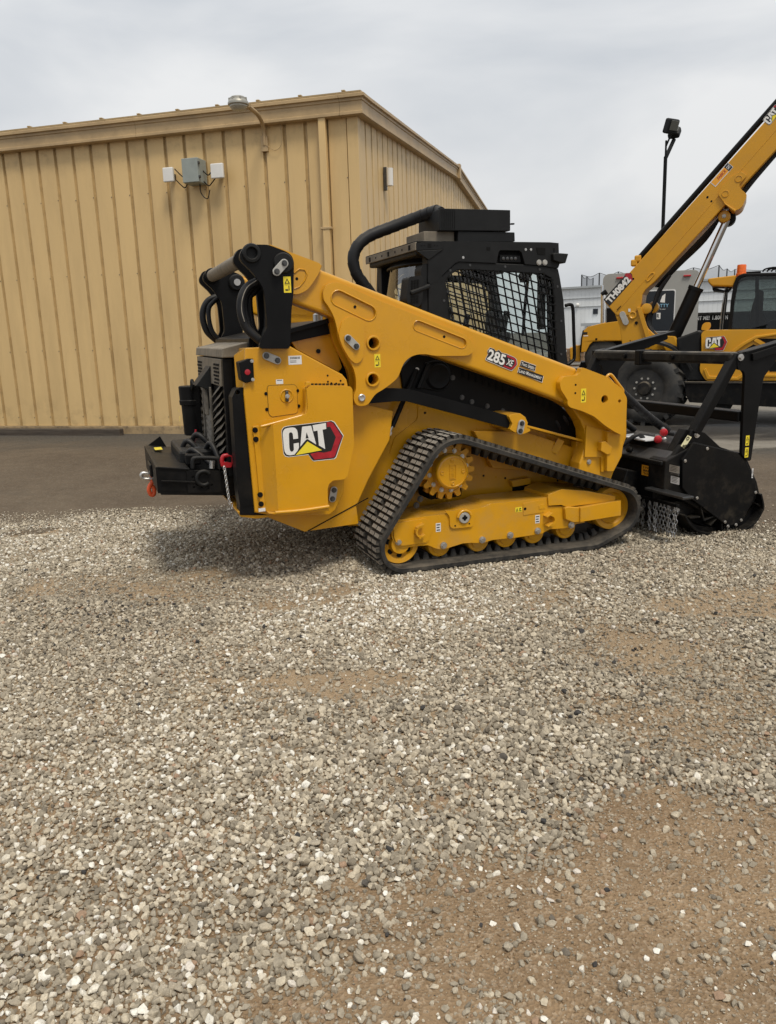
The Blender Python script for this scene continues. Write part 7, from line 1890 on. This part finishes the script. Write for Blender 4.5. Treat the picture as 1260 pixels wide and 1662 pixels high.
bar('bumper', (a0.x + .2, 0.1, 0.5), (a1.x - .2, 0.1, 0.5), 0.15, 0.1, 'black', tr)

# yellow machine nose left of the trailer, with its chrome exhaust stack
NA = placed(960, 560, 17.0)
NY = math.atan2(NA.y, NA.x) - math.pi / 2
NS_ = Survey(NA, NY)
ym = empty('yellow_tractor', NA, NY, 'yellow tractor nose with chrome exhaust stack partly hidden beside the grey trailer', 'tractor')
hdp = NS_.oy([(943.5, 572), (945, 552), (947.5, 537), (954, 530.5), (976, 525), (1020, 519), (1020, 553), (980, 554), (964, 553), (957, 560), (951.5, 571)], 0)
yh = prism('hood', hdp, 0.0, 1.3, 'yellow_far', ym, bevel=0.04, seg=3)
prism('grille', NS_.oy([(941.5, 572), (943, 550), (946, 536.5), (948.5, 535.5), (946, 552), (944, 572)], 0.1), 0.08, 1.2, 'void', ym)
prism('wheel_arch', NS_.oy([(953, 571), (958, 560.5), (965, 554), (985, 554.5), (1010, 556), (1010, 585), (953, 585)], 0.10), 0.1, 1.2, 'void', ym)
wq = NS_.y(978, 577, 0.05); lathe('wheel', (wq.x, 0.04, wq.z - .03), (0, 1, 0), [(0.1, 0), (0.3, 0.0), (0.36, 0.04), (0.36, 0.25), (0.1, 0.3)], 'tire', ym, 24)
prism('front_weight', NS_.oy([(924.5, 564.5), (933, 563), (933, 560.5), (942, 560.5), (942, 587), (926, 585)], 0.2), 0.2, 0.9, 'yellow_far', ym, bevel=0.03)
for px, py in ((950, 541), (951, 545)): q = NS_.y(px, py, -0.001); bx('label_sticker', q, (0.09, 0.004, 0.05 if py < 543 else 0.02), 'black_print' if py < 543 else 'sticker_white', yh, bevel=0)
bolt(yh, NS_.y(968, 550.5, 0), r=0.016, h=0.01, material='void', n=10)
e0, e1 = NS_.y(979.5, 580, 0.35), NS_.y(979.5, 477, 0.35)
ex = cyl('exhaust_stack', e0, e1, 0.05, 'chrome', ym); 
cyl('rain_cap', NS_.y(977, 479, 0.35), NS_.y(985, 473, 0.35), 0.055, 'black', ex)
prism('cab_block', NS_.oy([(985, 575), (985, 500), (1030, 500), (1030, 575)], 0.5), 0.5, 1.2, 'black', ym)
prism('underframe', [(-0.4, 0.3), (1.2, 0.3), (1.2, 0.75), (-0.2, 0.75)], 0.25, 1.05, 'black', ym)
lathe('wheel', (wq.x, 1.0, wq.z - .03), (0, 1, 0), [(0.1, 0), (0.3, 0.0), (0.36, 0.04), (0.36, 0.25), (0.1, 0.3)], 'tire', ym, 24)

# black dump trailer with rental lettering
RA = placed(1160, 515, 24.0); RY = math.atan2(RA.y, RA.x) - math.pi / 2 - 0.05
RS_ = Survey(RA, RY)
rt_ = empty('dump_trailer', RA, RY, 'black trailer with white rental lettering between the grey trailer and the telehandler cab', 'trailer')
bx_ = RS_.oy([(1085, 511), (1290, 505), (1290, 545), (1085, 548)], 0)
rb_ = prism('box_side', bx_, 0, 2.0, 'black', rt_, bevel=0.02)
prism('top_rail', RS_.oy([(1085, 509), (1290, 503), (1290, 506.5), (1085, 512.5)], -0.05), -0.05, 0.08, 'black_dusty', rt_)
s_ = Spot(RS_.y(1130, 519.8, -0.004), (1, 0, 0), (0, 0, 1)); bm = bmesh.new(); u_ = (RS_.y(1172, 519, 0) - RS_.y(1130, 519, 0)).length / 42
bm_text(bm, 'RENT ME!', s_, -8 * u_, 0, 30 * u_, 7 * u_, 0.002, 0, bold=0.02, shear=0.1)
bm_text(bm, '1.800.', s_, 26.5 * u_, 0, 17 * u_, 7 * u_, 0.002, 0, bold=0.02)
bm_text(bm, 'N', s_, 47 * u_, 0, 4 * u_, 7 * u_, 0.002, 0, bold=0.02)
obj('lettering', bm, 'white_print', rb_)
bar('tongue', (-1.2, 1, 0.5), (3, 1, 0.5), 0.2, 0.15, 'black', rt_)
for sx in (0.2, 1.2): lathe('wheel', (sx, -0.1, 0.38), (0, 1, 0), [(0.12, 0), (0.34, 0.01), (0.38, 0.05), (0.38, 0.2), (0.12, 0.23)], 'tire', rt_, 24)

# white warehouse with ribbed cladding
M['whitewall'] = mat('white_cladding', (0.70, 0.72, 0.73), 0.5, var=0.03, scale=0.6, dirt=(0.4, 0.42, 0.42), dirt_amt=0.25, dirt_scale=0.5)
M['whitewall_line'] = mat('cladding_joint', (0.36, 0.38, 0.39), 0.6)
HA = placed(1000, 520, 52); HY = math.radians(-32)
HS = Survey(HA, HY)
wh = empty('white_warehouse', HA, HY, 'large white ribbed metal warehouse far behind the parked machines', 'building')
zR = HS.y(985, 464, 0).z
x0_, x1_ = HS.y(905, 470, 0).x, HS.y(1330, 450, 0).x + 14
prism('wall_core', [(x0_, -0.05), (x1_, -0.05), (x1_, zR - 0.02), (x0_, zR - 0.02)], 0.08, 16, 'whitewall', wh)
npan = 110
for k in range(npan):
    xa, xb = x0_ + (x1_ - x0_) * k / npan, x0_ + (x1_ - x0_) * (k + 1) / npan
    bx('wall_panel', ((xa + xb) / 2, 0.03, zR / 2), (xb - xa - 0.006, 0.05, zR), 'whitewall', wh, bevel=0)
bar('eave', (x0_, -0.05, zR), (x1_, -0.05, zR), 0.25, 0.12, 'whitewall_line', wh)
for py in (482, 496): 
    q = HS.y(985, py, -0.02); bar('wall_joint', (x0_, -0.02, q.z), (x1_, -0.02, q.z), 0.05, 0.04, 'whitewall_line', wh)
q = HS.y(966.7, 505.5, -0.02); bx('window', q, (0.3, 0.06, 0.32), 'navy', wh)
q = HS.y(937.7, 495, -0.05); lathe('lamp', q, (0, -1, 0), [(0.12, -0.02), (0.12, 0.05), (0.05, 0.12)], 'panelwhite', wh, 16)
q0, q1 = HS.y(947, 527, -0.6), HS.y(978, 524, -0.6); bx('canopy', ((q0.x + q1.x) / 2, -0.5, q0.z), (q1.x - q0.x, 1.2, 0.18), 'whitewall_line', wh)
bx('dock_door', ((q0.x + q1.x) / 2 + .1, -0.02, q0.z / 2), ((q1.x - q0.x) * .85, 0.06, q0.z - 0.05), 'whitewall_line', wh)
# pallets by the warehouse
PA = placed(924, 567, 30); pal = empty('pallet_stack', PA, -0.3, 'stack of brown wooden pallets behind the cab grab handle', 'pallets')
M['wood'] = mat('pallet_wood', (0.22, 0.14, 0.08), 0.8, var=0.3, scale=6)
for k in range(5):
    bx('deck', (0, 0, 0.12 + k * 0.15), (1.1, 1.0, 0.03), 'wood', pal)
    for sx in (-0.5, 0, 0.5): bx('bearer', (sx, 0, 0.05 + k * 0.15), (0.1, 1.0, 0.1), 'wood', pal)

# tall netting on posts far beyond
m = bpy.data.materials.new('golf_netting'); m.use_nodes = True; n, l = m.node_tree.nodes, m.node_tree.links; n.clear()
o = n.new('ShaderNodeOutputMaterial'); tr_ = n.new('ShaderNodeBsdfTransparent'); df = n.new('ShaderNodeBsdfDiffuse'); df.inputs[0].default_value = (0.10, 0.11, 0.12, 1); mx = n.new('ShaderNodeMixShader'); mx.inputs[0].default_value = 0.34
l.new(tr_.outputs[0], mx.inputs[1]); l.new(df.outputs[0], mx.inputs[2]); l.new(mx.outputs[0], o.inputs[0]); M['net'] = m
nf = empty('netting_fence', placed(960, 455, 90), 0, 'tall grey sports netting strung on posts above the white warehouse roof', 'netting')
NP = nf.location.copy()
posts = [(944.5, 446, 90), (953, 449, 99), (963, 451, 110), (973.2, 443, 88), (1004, 441, 88), (1040, 440, 88), (1080, 437.5, 88), (1126, 434.5, 88), (1167.5, 430.5, 86), (1180.5, 436, 95), (1193, 437, 100), (1300, 432, 100)]
tops = []
for px, py, dd in posts:
    ray = _F + _R * ((px - 630) / FPX) - _U * ((py - 831) / FPX); t = dd / math.hypot(ray.x, ray.y); P = EYE + ray * t - NP; tops.append(P)
    cyl('post', (P.x, P.y, 0), P, 0.07, 'darksteel', nf, n=8)
for k in range(len(tops) - 1):
    a, b_ = tops[k], tops[k + 1]
    if k == 2: a = tops[0]
    bm = bmesh.new(); mid = (a + b_) / 2 - V((0, 0, 0.35))
    v = [bm.verts.new(p) for p in (V((a.x, a.y, 0)), V((b_.x, b_.y, 0)), b_ - V((0, 0, .1)), mid, a - V((0, 0, .1)))]
    bm.faces.new(v); obj('net_panel', bm, 'net', nf)
    tube('top_cable', [a, mid + V((0, 0, 0.05)), b_], 0.03, 'darksteel', nf, n=5, k=3)
# tall yard light
LA = placed(1076.5, 400, 32)
def at_d(px, py, dd):
    ray = _F + _R * ((px - 630) / FPX) - _U * ((py - 831) / FPX); t = dd / math.hypot(ray.x, ray.y); return EYE + ray * t
lp = empty('yard_light', LA, 0, 'tall dark yard light pole with two floodlights against the grey sky', 'light pole')
ptop = at_d(1081.5, 228, 32) - LA
pole = cyl('pole', (0, 0, 0), (ptop.x, ptop.y, ptop.z - 0.0), 0.042, 'darksteel', lp, n=12, r1=0.035)
pole.data.materials[0] = M['black']
cyl('pole_sleeve', (0, 0, 0), (ptop.x * .93, ptop.y * .93, ptop.z * 0.93), 0.065, 'black', lp, n=12)
M['floodglass'] = mat('floodlight_glass', (0.10, 0.10, 0.09), 0.2)
def flood(c, tilt, yawz, s):
    mt = (Matrix.Rotation(yawz, 3, 'Z') @ Matrix.Rotation(tilt, 3, 'X'))
    f = bx('floodlight', c, (0.62 * s, 0.34 * s, 0.62 * s), 'charcoal', lp, bevel=0.06, mtx=mt)
    bx('lens', V(c) + mt @ V((0.0, -0.18 * s, 0.05 * s)), (0.46 * s, 0.03, 0.40 * s), 'floodglass', f, bevel=0.01, mtx=mt)
    return f
h1_ = at_d(1089.5, 205, 32) - LA
flood(h1_, 0.35, 0.5, 0.8)
h2_ = at_d(1095, 216, 32.4) - LA
flood(h2_, -0.8, -0.6, 0.66)
bar('arm', ptop - V((0, 0, 0.2)), h1_ - V((0, 0, 0.3)), 0.06, 0.06, 'black', lp); bar('arm', ptop - V((0, 0, 0.6)), h2_ - V((0, 0, 0.2)), 0.1, 0.1, 'black', lp)

# winch hook and thimble, red shackle with chain: small things hung on the loader
hk = empty('tow_hook', LS.A + LS.X * -1.40 + LS.Y * 0.99 + V((0, 0, 0.65)), LS.yaw, 'orange forged hook hanging from a steel thimble at the loader winch', 'hook')
HKS = Survey(hk.location, LS.yaw)
qh = lambda px, py: HKS.y(px, py, 0)
tube('thimble', [qh(*p) for p in ((252, 771), (240, 768.5), (232, 768), (229.5, 772), (232.5, 776.5), (241, 777.5), (252, 775.5))], 0.012, 'steel', hk, n=8)
cyl('pin', qh(249, 774), qh(262, 774.5), 0.018, 'steel', hk, n=12)
tube('hook', [qh(*p) for p in ((244.5, 769), (248, 773), (247, 783), (243.5, 788), (242, 796), (245.5, 803), (250, 802), (250.5, 793), (247, 788.5))], 0.014, 'orange', hk, n=10)
sk_ = empty('shackle', LS.A + LS.X * -0.86 + LS.Y * 0.40 + V((0, 0, 0.72)), LS.yaw, 'red bow shackle with thin chain in the corner of the winch bumper', 'shackle')
SKS = Survey(sk_.location, LS.yaw)
qs = lambda px, py: SKS.y(px, py, 0)
tube('bow', [qs(*p) for p in ((362, 756), (360.5, 747), (363, 740.5), (370, 739), (376, 741), (376.5, 748), (375.5, 756))], 0.013, 'red', sk_, n=12)
prism('body', round_poly([tuple(qs(*p).xz) for p in ((361.5, 750), (376, 750), (375.5, 758), (362, 758))], 0.01), -0.02, 0.02, 'red', sk_, bevel=0.01, seg=3)
tube('chain_ring', [qs(*p) for p in ((364, 749), (361.5, 752), (362, 757), (365.5, 757.5), (366.5, 752), (364, 749))], 0.004, 'steel', sk_, n=6)
for k in range(18):
    t = k / 17; px, py = 363.5 + 9 * t, 759 + 62 * t
    if t > .9: px += 3
    o = bpy.data.objects.new('chain_link', lkm); COL.objects.link(o); o.parent = sk_
    o.location = qs(px, py) + V((0, -0.03, 0)); o.scale = (0.75, 0.75, 0.75); o.rotation_euler = (0, 0.15, (k % 2) * 1.57 + .4)
lkm.materials.append(M['steel'])
